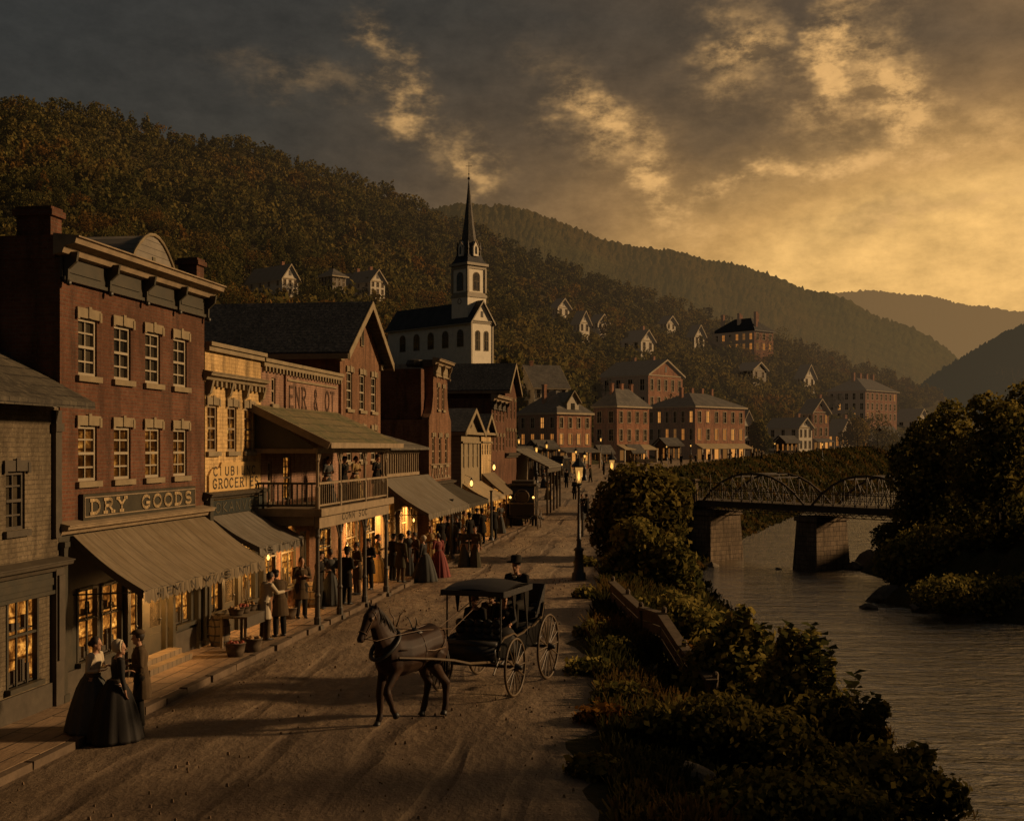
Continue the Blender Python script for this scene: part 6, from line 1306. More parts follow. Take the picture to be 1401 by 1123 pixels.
# the dark wood on the far side of the river
RT = [
 ('tall dark tree crowding the bridge end on the far bank', 1290, 96, [(1290, 610, 40, 44), (1300, 575, 24, 26), (1265, 650, 44, 44), (1320, 640, 40, 50), (1295, 700, 56, 50), (1268, 690, 30, 40)], 7500, .42),
 ('dark tree reaching the right edge on the far bank', 1365, 88, [(1370, 590, 36, 40), (1350, 560, 22, 22), (1390, 620, 40, 60), (1345, 640, 44, 50), (1375, 700, 60, 60)], 7000, .40),
 ('bushy tree leaning over the water beside the bridge', 1225, 100, [(1250, 705, 26, 30), (1222, 738, 26, 22), (1250, 745, 36, 32), (1256, 672, 16, 20)], 4500, .36),
 ('dense low tree on the rocky far shore', 1290, 90, [(1280, 765, 60, 44), (1330, 770, 56, 50), (1240, 770, 40, 34), (1385, 780, 50, 50)], 7000, .36),
 ('dark waterside bush at the right edge of the river', 1360, 80, [(1345, 820, 60, 30), (1400, 830, 50, 40), (1290, 812, 44, 24)], 4500, .3),
 ('pale topped tree standing behind the dark far bank trees', 1250, 130, [(1262, 600, 22, 26), (1240, 625, 24, 22), (1275, 640, 30, 30)], 3000, .5),
 ('tall tree at the top right of the far bank wood', 1395, 105, [(1400, 560, 30, 36), (1420, 590, 40, 50), (1400, 640, 44, 50)], 4000, .45)]
for k, (lb, px, Y, items, n, ls) in enumerate(RT): riverside('dark_bank_tree', lb, 'tree', px, Y, items, int(n*1.1), ls*1.05, 40+k, tb=.06)
# trees among the houses by the river road
RT = [(1172, 262, [(1172, 590, 14, 18), (1160, 600, 12, 12)], 'golden tree before the brick hotel', .3), (1200, 270, [(1200, 590, 20, 24), (1214, 602, 14, 14), (1186, 605, 14, 12)], 'round dark tree under the brick hotel', .1), (1035, 255, [(1037, 595, 12, 18), (1046, 606, 10, 10)], 'dark tree right of the long brick block', 0), (1240, 285, [(1240, 600, 18, 14), (1256, 606, 14, 10)], 'low tree below the far white cottage', .1), (690, 150, [(690, 478, 18, 26), (672, 490, 16, 20), (708, 495, 16, 20)], 'rusty tree right of the church', .25), (745, 172, [(742, 474, 22, 22), (764, 484, 18, 16), (724, 484, 18, 18)], 'broad rusty tree above the white house', .3), (1068, 330, [(1068, 478, 18, 28), (1090, 492, 16, 20)], 'tall tree just right of the hill mansion', .15), (575, 170, [(575, 486, 16, 14), (592, 492, 14, 12)], 'tree in front of the church side wall', .2), (540, 165, [(536, 484, 14, 14), (552, 492, 16, 12)], 'smaller tree in front of the church nave', .15), (655, 165, [(655, 482, 16, 14), (640, 488, 14, 10)], 'tree at the foot of the church front', .1), (700, 130, [(694, 505, 10, 14), (705, 515, 10, 12)], 'tree showing behind the slate roofed brick house', .1)]
for k, (px, Y, items, lb, tb) in enumerate(RT): riverside('village_tree', lb, 'tree', px, Y, items, 1500, .7 if Y > 200 else .42, 80+k, tb=tb, mat=LEAFH, foot={1068: 512, 1172: 618, 1200: 620, 1240: 618, 690: 505, 745: 500, 575: 500, 540: 500, 655: 502}.get(px))
# ------------------------------------------------------------------ grass and weeds on the banks
def grass(name, label, n, xf, ysamp, hgt, seed, wid=.03, cap=None):
    rr = np.random.default_rng(seed); Y = ysamp(rr, n); X = xf(rr, Y); Z = ground(X, Y); a = rr.uniform(0, 6.28, n); h = hgt*rr.uniform(.4, 1.3, n)*(1+.012*Y); w = wid*(1+.02*Y)
    dx, dy = np.cos(a)*w, np.sin(a)*w; lx, ly = rr.normal(0, .35, n)*h, rr.normal(0, .35, n)*h
    b0 = np.stack([X-dx, Y-dy, Z-.03], 1); b1 = np.stack([X+dx, Y+dy, Z-.03], 1); t1 = np.stack([X+lx+dx*.25, Y+ly+dy*.25, Z+h], 1); t0 = np.stack([X+lx-dx*.25, Y+ly-dy*.25, Z+h*.96], 1)
    V = np.stack([b0, b1, t1, t0], 1).reshape(-1, 3); pat = .5+.5*np.sin(X*.9+2)*np.sin(Y*.7); me = leaf_mesh(name, V, np.clip(.25+.3*rr.random(n)+.25*pat, 0, 1), np.clip(pat*.6+rr.random(n)*.4, 0, 1)); me.materials.append(GRASSM)
    o = bpy.data.objects.new(name, me); COL.objects.link(o); return tag(o, label, 'grass', kind='stuff')
grass('bank_grass', 'rough grass and weeds covering the near riverbank slope', 60000, lambda rr, Y: edge_x(Y)-.25+(wat_x(Y)-edge_x(Y)+.2)*rr.random(len(Y))**1.3, lambda rr, n: 13+58*rr.random(n)**1.5, .24, 1)
grass('embankment_grass', 'green grass on the embankment below the riverside road', 30000, lambda rr, Y: edge_x(Y)+(wat_x(Y)-edge_x(Y))*rr.random(len(Y)), lambda rr, n: 70+330*rr.random(n)**1.2, .16, 2, .06)
# scattered low weeds: leafy ground cover on the slope
rr = np.random.default_rng(9); n = 26000; Yw = 14+36*rr.random(n)**1.4; Xw_ = edge_x(Yw)+.1+(wat_x(Yw)-edge_x(Yw))*rr.random(n)**1.1; keep = (np.sin(Xw_*1.7)*np.sin(Yw*1.1+2)+rr.random(n)*.9) > .25; Xw_, Yw = Xw_[keep], Yw[keep]
Pw = np.stack([Xw_, Yw, ground(Xw_, Yw)+rr.random(len(Yw))*.28], 1); Nw = rr.normal(size=Pw.shape)*.6+np.array([0, -.3, 1]); Nw /= np.linalg.norm(Nw, axis=1, keepdims=True)
me = leaf_mesh('ground_cover', leaf_faces(Pw, Nw, .15, rr), np.clip(rr.normal(.35, .18, len(Yw)), 0, 1), np.clip(.5+.5*np.sin(Xw_*.8)*np.sin(Yw*.5)*rr.random(len(Yw)), 0, 1)); me.materials.append(GRASSM); o = bpy.data.objects.new('ground_cover', me); COL.objects.link(o); tag(o, 'low leafy ground cover on the near riverbank', 'ground cover', kind='stuff')
# ------------------------------------------------------------------ rocks
def rock(loc, sx_, sy_, sz_, seed, label, rz=0, group=None):
    rr = random.Random(seed); bm = bmesh.new(); bmesh.ops.create_icosphere(bm, subdivisions=3, radius=1)
    pl = [(Vector((rr.uniform(-1, 1), rr.uniform(-1, 1), rr.uniform(-.4, 1))).normalized(), rr.uniform(.55, .85)) for _ in range(11)]
    for v in bm.verts:
        for nn, d in pl:
            t = v.co.dot(nn)
            if t > d: v.co -= nn*(t-d)*.92
        v.co *= 1+.13*math.sin(v.co.x*5+seed)*math.sin(v.co.y*6+seed*2)*math.sin(v.co.z*5+1); v.co += Vector((rr.uniform(-1, 1), rr.uniform(-1, 1), rr.uniform(-1, 1)))*.022
        v.co = Vector((v.co.x*sx_, v.co.y*sy_, v.co.z*sz_))
    me = bpy.data.meshes.new('rock'); bm.to_mesh(me); bm.free(); me.materials.append(ROCK); o = bpy.data.objects.new('rock', me); COL.objects.link(o); o.location = loc; o.rotation_euler = (0, 0, rz); return tag(o, label, 'rock', group)
for k, (px, py, w, h, Y, lb) in enumerate([(935, 1012, 42, 20, 19.5, 'largest pale flat rock on the near bank slope'), (1012, 1052, 34, 16, 18.3, 'pale flat rock below the largest one'), (890, 930, 20, 12, 29, 'grey rock under the broken fence'), (968, 1052, 16, 8, 18.5, 'small pale stone between the two flat rocks')]):
    b = on_ground(px, 0, Y); rock((b.x, b.y, b.z+.05), w*Y/FL, w*Y/FL*.9, h*Y/FL*1.2, k, lb, k)
for k, (px, py, w, h, lb) in enumerate([(1168, 779, 16, 9, 'dark rock standing in the water beyond the second pier'), (1192, 772, 22, 16, 'dark boulder on the far shore right of the second pier'), (1215, 822, 30, 18, 'large dark boulder at the tip of the far shore'), (1250, 812, 34, 22, 'dark boulder among bushes on the far shore'), (1190, 833, 18, 7, 'flat dark rock awash in front of the shore boulders'), (1270, 836, 30, 12, 'long dark rock along the waterline of the far shore'), (1320, 846, 26, 10, 'dark rock near the right end of the far shore'), (975, 775, 12, 6, 'small rock at the foot of the first pier'), (1065, 779, 6, 3, 'tiny rock in the water left of the second pier')]):
    b = at(px, py, -6.0); rock((b.x, b.y, b.z), w*b.y/FL, w*b.y/FL, h*b.y/FL*1.3, 30+k, lb, k*1.3)
# loose stones and clods scattered over the road
rr = random.Random(4)
st = MB()
for i in range(800):
    Y = 13+60*rr.random()**1.6; X = float(kerb_x(Y))+.2+(float(edge_x(Y))-float(kerb_x(Y))-.4)*rr.random(); s = rr.uniform(.008, .026)
    st.taper(X-s, X+s, Y-s*.8, Y+s*.8, .03, .06+s*.9, .6)
tag(st.build('road_gravel', m_plain('clods', (.27, .185, .11), .9, .1, .5, 3)), 'loose stones and clods scattered over the dirt road', 'gravel', kind='stuff')
# ------------------------------------------------------------------ broken rail fence at the edge of the road
A_, B_ = Vector((3.1, 38.6, 0)), Vector((4.15, 26.0, 0)); n = 6
fo = empty('rail_fence', A_, 0, label='low weathered boarded fence with plank top running down beside the road edge', cat='fence'); pts = []
for i in range(n):
    t = i/(n-1); p = A_.lerp(B_, t)-A_; z = gz(A_.x+p.x, A_.y+p.y); lean = [.03, .06, -.04, .07, .02, .12][i]; pts.append((p, z)); q = MB(); q.tube([(p.x, p.y, z-.4), (p.x+lean, p.y+lean*.5, z+.98)], [.085, .07], 7); q.ball((p.x+lean, p.y+lean*.5, z+.98), .068, n=7, m=4); q.build('post', RAILW, fo)
for i in range(n-1):
    (p, z), (p2, z2) = pts[i], pts[i+1]
    for hgt_, w_, tw_ in ((.86, .07, .24), (.68, .24, .05), (.42, .24, .045), (.16, .24, .05)):
        q = MB(); q.bar((p.x+.0, p.y+.1, z+hgt_), (p2.x+.02, p2.y-.1, z2+hgt_-.05*(i % 2)), tw_, w_); q.build('rail', RAILW, fo)

# unseen trees added right of the view to lay shade across the near road
for k, (x, y, h, w, lb) in enumerate([(14.6, 22.5, 14.5, 6.8, 'unseen tree added on the near bank beyond the right edge to shade the road'), (12.2, 15.5, 13.5, 8, 'unseen shade tree added on the near bank beside the viewpoint'), (13, 7, 13, 9, 'unseen shade tree added on the near bank behind the viewpoint')]):
    b = Vector((x, y, gz(x, y))); rr_ = np.random.default_rng(300+k); big_plant('added_shade_tree', lb, 'tree', b, blobs_for('round', h, w, rr_), 5000, .4, 310+k, shell=.7)
# ------------------------------------------------------------------ people
def hand(mb, p, d, s, side=1, curl=.5):
    """palm with four unequal bent fingers and a thumb leaving its side; p wrist, d direction of the forearm"""
    p, d = Vector(p), Vector(d).normalized(); up = Vector((0, 0, 1)) if abs(d.z) < .9 else Vector((1, 0, 0)); r = d.cross(up).normalized(); n = r.cross(d).normalized()*-side
    mb.tube([p-d*.02, p+d*.03, p+d*.075*s, p+d*.09*s], [(.022, .016), (.036, .016), (.04, .015), (.034, .012)], 8)
    for k, L in enumerate((.062, .075, .07, .055)):
        b = p+d*.08*s+r*(-.027+.018*k); m = b+d*L*.5+n*L*.15*curl*2; e = m+(d*(1-curl)+n*curl*1.2).normalized()*L*.55; mb.tube([b-d*.02, b, m, e], [.0095, .0092, .0085, .006], 6)
    b = p+d*.03+r*-.032*1.0; m = b+d*.025-r*.022+n*.008; mb.tube([p+d*.01, b, m, m+d*.032+n*.01], [.012, .012, .010, .007], 6)
def joints(pose='stand', arms=('down', 'down'), lean=0.0, step=0.0):
    """skeleton facing +x, height 1.72 before the hat"""
    J = {}
    if pose == 'sit':
        J['pel'] = Vector((0, 0, .52)); J['che'] = Vector((.03, 0, .98)); J['nec'] = Vector((.05, 0, 1.12)); J['hea'] = Vector((.08, 0, 1.27))
        for s, k in ((1, 'l'), (-1, 'r')): J['hip'+k] = Vector((.02, .09*s, .52)); J['kne'+k] = Vector((.44, .11*s, .54)); J['ank'+k] = Vector((.46, .11*s, .08))
        zs = 1.07
    else:
        J['pel'] = Vector((0, 0, .94)); J['che'] = Vector((.02+lean*.4, 0, 1.28)); J['nec'] = Vector((.02+lean*.8, 0, 1.45-lean*.1)); J['hea'] = Vector((.05+lean*1.1, 0, 1.6-lean*.2))
        for s, k in ((1, 'l'), (-1, 'r')): J['hip'+k] = Vector((0, .09*s, .92)); J['kne'+k] = Vector((.03+step*s*.5, .10*s, .5)); J['ank'+k] = Vector((step*s, .11*s, .09))
        zs = 1.40-lean*.1
    A = {'down': ((.01, .05, -.28), (.05, .02, -.25)), 'bent': ((-.02, .06, -.27), (.22, -.05, .02)), 'fold': ((.04, .07, -.26), (.17, -.17, .06)), 'up': ((.1, .08, -.2), (.18, -.04, .16)), 'hip': ((-.05, .16, -.22), (.1, -.16, -.1)), 'rein': ((.08, .05, -.24), (.25, -.06, .04)), 'reach': ((.16, .05, -.2), (.25, -.02, .02)), 'lap': ((.04, .06, -.26), (.2, -.08, -.04))}
    for s, k, a in ((1, 'l', arms[0]), (-1, 'r', arms[1])):
        sh = Vector((J['che'].x, .175*s, zs)); u, f = A[a]; J['sho'+k] = sh; J['elb'+k] = sh+Vector((u[0], u[1]*s, u[2])); J['wri'+k] = J['elb'+k]+Vector((f[0], f[1]*s, f[2]))
    return J
def fig_body(J, turn=0):
    mb = MB(); h = J['hea']; n = J['nec']
    mb.tube([J['pel']-Vector((0, 0, .08)), J['pel'], J['pel'].lerp(J['che'], .5), J['che'], J['che']+Vector((0, 0, .1)), n], [(.14, .1), (.165, .11), (.135, .095), (.17, .105), (.15, .08), (.06, .06)], 12)
    mb.tube([n-Vector((0, 0, .05)), h-Vector((0, 0, .08))], [.058, .052], 8); a0 = len(mb.v)
    mb.ball(h+Vector((0, 0, .02)), .094, .075, .112, 14, 10); mb.ball(h+Vector((.02, 0, -.06)), .066, .056, .058, 10, 8)
    mb.tube([h+Vector((.085, 0, .02)), h+Vector((.118, 0, -.028)), h+Vector((.09, 0, -.036))], [.010, .016, .009], 6)
    mb.tube([h+Vector((.08, -.02, -.063)), h+Vector((.088, 0, -.062)), h+Vector((.08, .02, -.063))], [.006, .009, .006], 6)
    mb.tube([h+Vector((.075, -.045, .032)), h+Vector((.094, 0, .034)), h+Vector((.075, .045, .032))], [.008, .010, .008], 6)
    mb.ball(h+Vector((.07, 0, -.1)), .022, .026, .018, 8, 6)
    for s in (-1, 1): mb.ball(h+Vector((-.005, .078*s, -.01)), .018, .008, .028, 8, 6)
    if turn: mb.xf(Matrix.Translation(h) @ Matrix.Rotation(turn, 4, 'Z') @ Matrix.Translation(-h), a0)
    for k in 'lr':
        mb.tube([J['sho'+k]*.85+Vector((J['sho'+k].x*.15, 0, J['sho'+k].z*.15)), J['sho'+k], J['elb'+k], J['elb'+k].lerp(J['wri'+k], .3), J['wri'+k]], [.05, .055, .04, .038, .024], 8)
        hand(mb, J['wri'+k], J['wri'+k]-J['elb'+k], 1, 1 if k == 'l' else -1)
        mb.tube([J['hip'+k]+Vector((0, 0, .05)), J['hip'+k], J['kne'+k], J['kne'+k].lerp(J['ank'+k], .3), J['ank'+k]], [.09, .095, .06, .062, .04], 8)
    return meld(mb, .0125, 3, .5)
def person_proto(kind, pose='stand', arms=('down', 'down'), lean=0, step=.0, turn=0, top=COATD, low=COATD, hair=HAIR, hat=None, seed=0, apron=None, hatm=None, slim=1.0):
    key = (slim, kind, pose, arms, lean, step, turn, top.name, low.name, hair.name, hat, bool(apron))
    if key in PCACHE: return PCACHE[key]
    J = joints(pose, arms, lean, step); parts = [('body', fig_body(J, turn), SKIN, None)]; h, n = J['hea'], J['nec']; rr = random.Random(seed)
    TR = Matrix.Translation(h) @ Matrix.Rotation(turn, 4, 'Z') @ Matrix.Translation(-h)
    # coat or bodice
    mb = MB(); woman = kind == 'woman'
    t = (.0, .022) if woman else (.02, .03)
    mb.tube([J['pel']+Vector((0, 0, -.02 if woman else -.1)), J['pel']+Vector((0, 0, .08)), J['pel'].lerp(J['che'], .5), J['che'], J['che']+Vector((0, 0, .09)), n+Vector((-.005, 0, -.02))], [(.15+t[0], .12+t[0]), (.135+t[0], .105+t[0]), (.12+t[1], .10+t[0]), (.175+t[0], .13+t[0]), (.165+t[0], .10+t[0]), (.07, .068)], 14)
    for k in 'lr':
        s0 = J['sho'+k]; mb.tube([Vector((s0.x, s0.y*.6, s0.z+.01)), s0, J['elb'+k], J['wri'+k].lerp(J['elb'+k], .12)], [.07, .078 if not woman else .075, .058 if not woman else .05, .042 if not woman else .034], 9)
    if not woman and pose != 'sit':
        mb.tube([J['pel']+Vector((-.01, 0, .05)), J['pel']+Vector((-.02, 0, -.15)), J['pel']+Vector((-.02, 0, -.40))], [(.185, .13), (.205, .15), (.235, .175)], 14)
        mb.ball(n+Vector((-.02, 0, -.01)), .075, .082, .035, 10, 6)
    if not woman: mb.tube([n+Vector((.065, -.035, 0)), n+Vector((.13, -.03, -.16)), n+Vector((.14, -.01, -.3))], [.012, .02, .008], 6); mb.tube([n+Vector((.065, .035, 0)), n+Vector((.13, .03, -.16)), n+Vector((.14, .01, -.3))], [.012, .02, .008], 6)
    parts.append(('bodice' if woman else 'coat', meld(mb, .014, 2, .5), top, None))
    if not woman: mb = MB(); mb.prism([(-.035, 0), (.035, 0), (.015, -.17), (-.015, -.17)], 'x', 0, .02); mb.xf(Matrix.Translation(n+Vector((.098, 0, -.03))) @ Matrix.Rotation(R(14), 4, 'Y')); parts.append(('shirt_front', mb, SHIRT, None))
    if woman:
        ph = [rr.uniform(0, 6) for _ in range(4)]
        wob = lambda tt, v: 1+(.25+.75*v)*(.05*math.sin(tt*12+ph[0]+v)+.045*abs(math.sin(tt*9.5+ph[1]-v))-.02+.03*math.sin(tt*23+ph[3])+.03*math.sin(tt*5+ph[2]))
        mb = MB(); pz = J['pel'].z
        if pose == 'sit': mb.tube([J['pel']+Vector((-.05, 0, 0)), J['pel']+Vector((.2, 0, .04)), Vector((.48, 0, .5)), Vector((.55, 0, .25)), Vector((.58, 0, .04))], [(.2, .17), (.24, .16), (.26, .16), (.3, .14), (.34, .16)], 16)
        else: mb.lathe([(.13, pz+.12), (.145, pz+.08), (.2, pz), (.27, pz-.15), (.345, pz-.4), (.41, pz-.65), (.455, .06), (.46, .015), (.40, .012)], 64, (-.03*slim, 0, 0), 1.08*slim, .94*slim, wob)
        parts.append(('skirt', mb, low, True)); mb = MB(); mb.lathe([(.148, pz+.07), (.158, pz+.09), (.155, pz+.13), (.142, pz+.14)], 20, (.0, 0, 0), .82, 1.0)
        if pose != 'sit': parts.append(('belt', mb, TRIMD, True))
    else:
        mb = MB(); pv_ = J['pel']
        for k in 'lr': mb.tube([pv_+Vector((0, .04*(1 if k == 'l' else -1), .04)), J['hip'+k], J['kne'+k], J['kne'+k].lerp(J['ank'+k], .4), J['ank'+k]+Vector((0, 0, -.02))], [.12, .115, .08, .078, .068], 10)
        parts.append(('trousers', meld(mb, .015, 2), low, None))
    mb = MB()
    for k in 'lr': a = J['ank'+k]; mb.tube([a+Vector((-.05, 0, -.055)), a+Vector((0, 0, -.04)), a+Vector((.1, 0, -.062)), a+Vector((.19, 0, -.07))], [(.035, .03), (.045, .045), (.045, .03), (.03, .018)], 8); mb.tube([a+Vector((0, 0, .06)), a+Vector((0, 0, -.04))], [.055, .045], 8)
    parts.append(('shoes', mb, LEATH, True))
    # hair and hat
    mb = MB(); mb.ball(h+Vector((-.018, 0, .035)), .098, .086, .112, 14, 9)
    if woman: mb.ball(h+Vector((-.105, 0, .01)), .05, .055, .055, 10, 7)
    mb.xf(TR); parts.append(('hair', mb, hair, True))
    e_ = MB()
    for s in (-1, 1): e_.ball(h+Vector((.083, .03*s, .006)), .009, .013, .007, 6, 4)
    e_.xf(TR); parts.append(('eyes', e_, HAIR, True))
    if hat:
        mb = MB(); c = h+Vector((-.005, 0, .085))
        if hat == 'bowler': mb.lathe([(.17, -.005), (.175, .01), (.12, .004), (.108, .01), (.106, .06), (.08, .105), (.03, .12), (.001, .121)], 20, c, 1.05, .95)
        elif hat == 'hat': mb.lathe([(.2, -.01), (.205, .006), (.13, .002), (.112, .01), (.108, .11), (.09, .13), (.03, .12), (.001, .115)], 20, c, 1.05, .92)
        elif hat == 'cap': mb.ball(c+Vector((0, 0, .01)), .12, .105, .055, 14, 6); mb.ball(c+Vector((.1, 0, -.01)), .06, .06, .012, 10, 4)
        elif hat == 'bonnet': mb.ball(c+Vector((-.035, 0, -.045)), .112, .102, .125, 14, 9); mb.ring(c+Vector((.03, 0, -.05)), 'x', .1, .014, 20, 6)
        mb.xf(TR); parts.append(('bonnet' if hat == 'bonnet' else 'hat', mb, hatm or (SHIRT if hat == 'bonnet' else COATD), True))
    if apron: mb = MB(); pz = J['pel'].z; mb.prism([(-.15, pz+.3), (.15, pz+.3), (.19, pz), (.22, pz-.55), (-.22, pz-.55), (-.19, pz)], 'x', .2, .215); parts.append(('apron', mb, apron, True))
    root = bpy.data.objects.new('person', None); objs = []
    for nm, g_, mt, sm in parts:
        if isinstance(g_, MB): o_ = g_.build(nm, mt, None, bool(sm)); me = o_.data; bpy.data.objects.remove(o_)
        else: me = g_; me.materials.clear(); me.materials.append(mt)
        objs.append((nm, me))
    PCACHE[key] = objs; return objs
PCACHE = {}
def person(loc, face, label, group=None, scale=1.0, **kw):
    """face: direction in the plan the figure looks towards, as (dx, dy)"""
    pr = person_proto(**kw); o = empty('person', loc, math.atan2(face[1], face[0]), label=label, cat='person', group=group); o.scale = (scale,)*3
    for nm, me in pr:
        c = bpy.data.objects.new(nm, me); COL.objects.link(c); c.parent = o
    return o
def g3(px, py, z=0.0, dz=0.0): p = at(px, py, z); return Vector((p.x, p.y, gz(p.x, p.y)+dz if z == 0 else z))
PV = .15
# the three talking in the lower left
person(at(128, 1000, .16), (.95, -.15), 'woman in cream blouse and dark skirt, leftmost of the three talking', scale=.93, kind='woman', arms=('fold', 'bent'), top=SHIRT, low=DRESSG, hair=HAIR, turn=.2, seed=1)
person(at(160, 1012, .05), (.8, .5), 'woman in wide black gown and pale bonnet, in the middle of the three', scale=.97, kind='woman', arms=('bent', 'down'), top=DRESSD, low=DRESSD, hat='bonnet', turn=-.5, seed=2)
person(at(193, 996, .1), (-.85, -.25), 'gentleman in long brown coat and cap facing the two women', scale=.99, kind='man', arms=('bent', 'fold'), top=COATB, low=COATD, hat='cap', hatm=COATB, turn=.1, seed=3)
# by the grocery and under the balcony
ws_ = lambda px, y: (lambda s: stw(s, y, PV))(sp(px, y))
person(ws_(362, -1.25), (.6, .6), 'man in white shirt and dark waistcoat leaning over the grocery stall', kind='man', arms=('reach', 'reach'), lean=.12, top=SHIRT, low=COATB, hair=HAIR, seed=4)
person(ws_(383, -1.45), (-.5, .7), 'stooping customer in brown coat facing the stall keeper', kind='man', arms=('bent', 'down'), lean=.22, top=COATB, low=COATD, hat='cap', seed=5)
person(ws_(412, -.9), (.4, -.8), 'man in brown jacket standing in the doorway past the grocery', kind='man', arms=('fold', 'fold'), top=COATB, low=COATD, hair=HAIR, seed=6)
person(ws_(474, -1.35), (.5, .8), 'man in black suit standing between the balcony posts', kind='man', arms=('down', 'bent'), top=COATD, low=COATD, hat='bowler', seed=7)
person(ws_(489, -1.0), (-.7, -.5), 'man in pale shirt listening beside the man in black', kind='man', arms=('bent', 'down'), top=COATB, low=COATB, hair=HAIR, seed=8)
# the group past the balcony
GR = [(537, -1.1, (.6, .5), dict(kind='man', arms=('bent', 'bent'), top=COATD, low=COATD, hat='cap'), 'man in dark coat and cap at the left of the group past the balcony'),
      (548, -1.55, (.5, .8), dict(kind='man', arms=('fold', 'down'), top=COATG, low=COATB, hat='bowler'), 'man in olive coat and bowler holding a parcel in the group'),
      (559, -1.25, (-.2, .9), dict(kind='woman', arms=('fold', 'bent'), top=DRESSG, low=DRESSG), 'woman in slate dress in the middle of the group'),
      (571, -1.75, (-.6, -.3), dict(kind='man', arms=('bent', 'down'), lean=.08, top=COATB, low=COATD, hair=HAIR), 'bareheaded man in brown coat turned back to the group'),
      (580, -2.1, (-.8, .3), dict(kind='woman', arms=('down', 'fold'), top=DRESSD, low=DRESSG, hat='bonnet'), 'woman in black bodice and grey skirt near the kerb'),
      (589, -1.5, (.3, -.9), dict(kind='woman', arms=('fold', 'fold'), top=DRESSO, low=DRESSO), 'woman in ochre dress behind the woman in red'),
      (600, -2.35, (-.5, .75), dict(kind='woman', arms=('bent', 'down'), top=DRESSR, low=DRESSR, hair=HAIR), 'woman in wine red gown at the end of the group')]
for i, (px, y, f, kw, lb) in enumerate(GR): s_ = sp(px, y); person(stw(s_, y, PV if y > -1.8 else .03), f, lb, 'people gathered past the balcony', seed=10+i, scale=.98, **kw)
# couple walking in the road
person(at(635, 777), (-.2, -.95), 'woman in olive jacket and grey skirt walking in the road, left of a pair', kind='woman', arms=('bent', 'down'), top=COATG, low=DRESSG, hat='bonnet', hatm=COATB, seed=20, slim=.6)
person(at(650, 777), (-.1, -.98), 'woman in brown jacket and dark skirt walking in the road, right of a pair', kind='woman', arms=('down', 'bent'), top=COATB, low=COATG, hair=HAIR, seed=21, slim=.6)
person(at(731, 722), (.1, .99), 'man walking beside the dark coach in the road', kind='man', arms=('down', 'down'), step=.14, top=COATG, low=COATD, hat='cap', seed=22)
K2 = dict(kind='man', arms=('down', 'down'), step=.14, top=COATG, low=COATD, hat='cap'); K3 = dict(kind='man', arms=('bent', 'bent'), top=COATD, low=COATD, hat='cap'); K4 = dict(kind='woman', arms=('fold', 'bent'), top=DRESSG, low=DRESSG, slim=.75); K5 = dict(kind='man', arms=('down', 'bent'), top=COATD, low=COATD, hat='bowler'); K6 = dict(kind='woman', arms=('fold', 'fold'), top=DRESSO, low=DRESSO, slim=.75)
for i, (px, y, kw, lb) in enumerate([(612, -1.0, K3, 'dark figure before the lit window right of the red gown'), (626, -1.3, K4, 'woman waiting under the dark awning'), (660, -1.5, K5, 'tall man in dark suit standing at the kerb below the pale gabled shop'), (668, -.9, K6, 'ochre dressed woman behind the tall man at the kerb'), (652, -1.0, K3, 'man leaning in the shade of the pale awning'), (684, -1.2, K4, 'woman near the tan gabled shop'), (697, -1.0, K5, 'man at the far end of the awnings'), (643, -1.6, K5, 'man in bowler by the small tree on the pavement')]):
    s_ = sp(px, y); person(stw(s_, y, PV), (random.uniform(-1, 1), random.uniform(-1, 1)), lb, 'people along the far pavement', **kw)
for i, (px, y, kw, lb) in enumerate([(436, -.8, K3, 'dark figure in the shade behind the first balcony post'), (452, -.9, K4, 'woman by the bench behind the balcony posts'), (505, -1.0, K3, 'man near the far balcony post'), (516, -.7, K6, 'ochre dressed woman by the far balcony door'), (604, -.8, K5, 'bowler hatted man behind the red gowned woman'), (619, -1.5, K2, 'man stepping past the stout dark post'), (634, -.8, K6, 'ochre dressed woman under the dark awning'), (676, -1.6, K3, 'man at the kerb beside the covered coach'), (690, -.7, K6, 'woman by the shop windows opposite the coach'), (708, -1.2, K4, 'woman at the start of the market porch')]):
    s_ = sp(px, y); person(stw(s_, y, PV), (math.cos(i*2.1), math.sin(i*2.1)), lb, 'people along the far pavement', **kw)
# on the balcony
for i, (px, kw, lb) in enumerate([(448, K4, 'woman at the balcony rail nearest the corner post'), (470, K3, 'man behind the second balcony post'), (486, K6, 'figure in ochre seated back on the balcony'), (515, K5, 'man at the far end of the balcony')]):
    s_ = sp(px, -1.1); person(stw(s_, -1.1, 3.3), (.8, -.5), lb, 'people on the balcony', scale=.82, **kw)
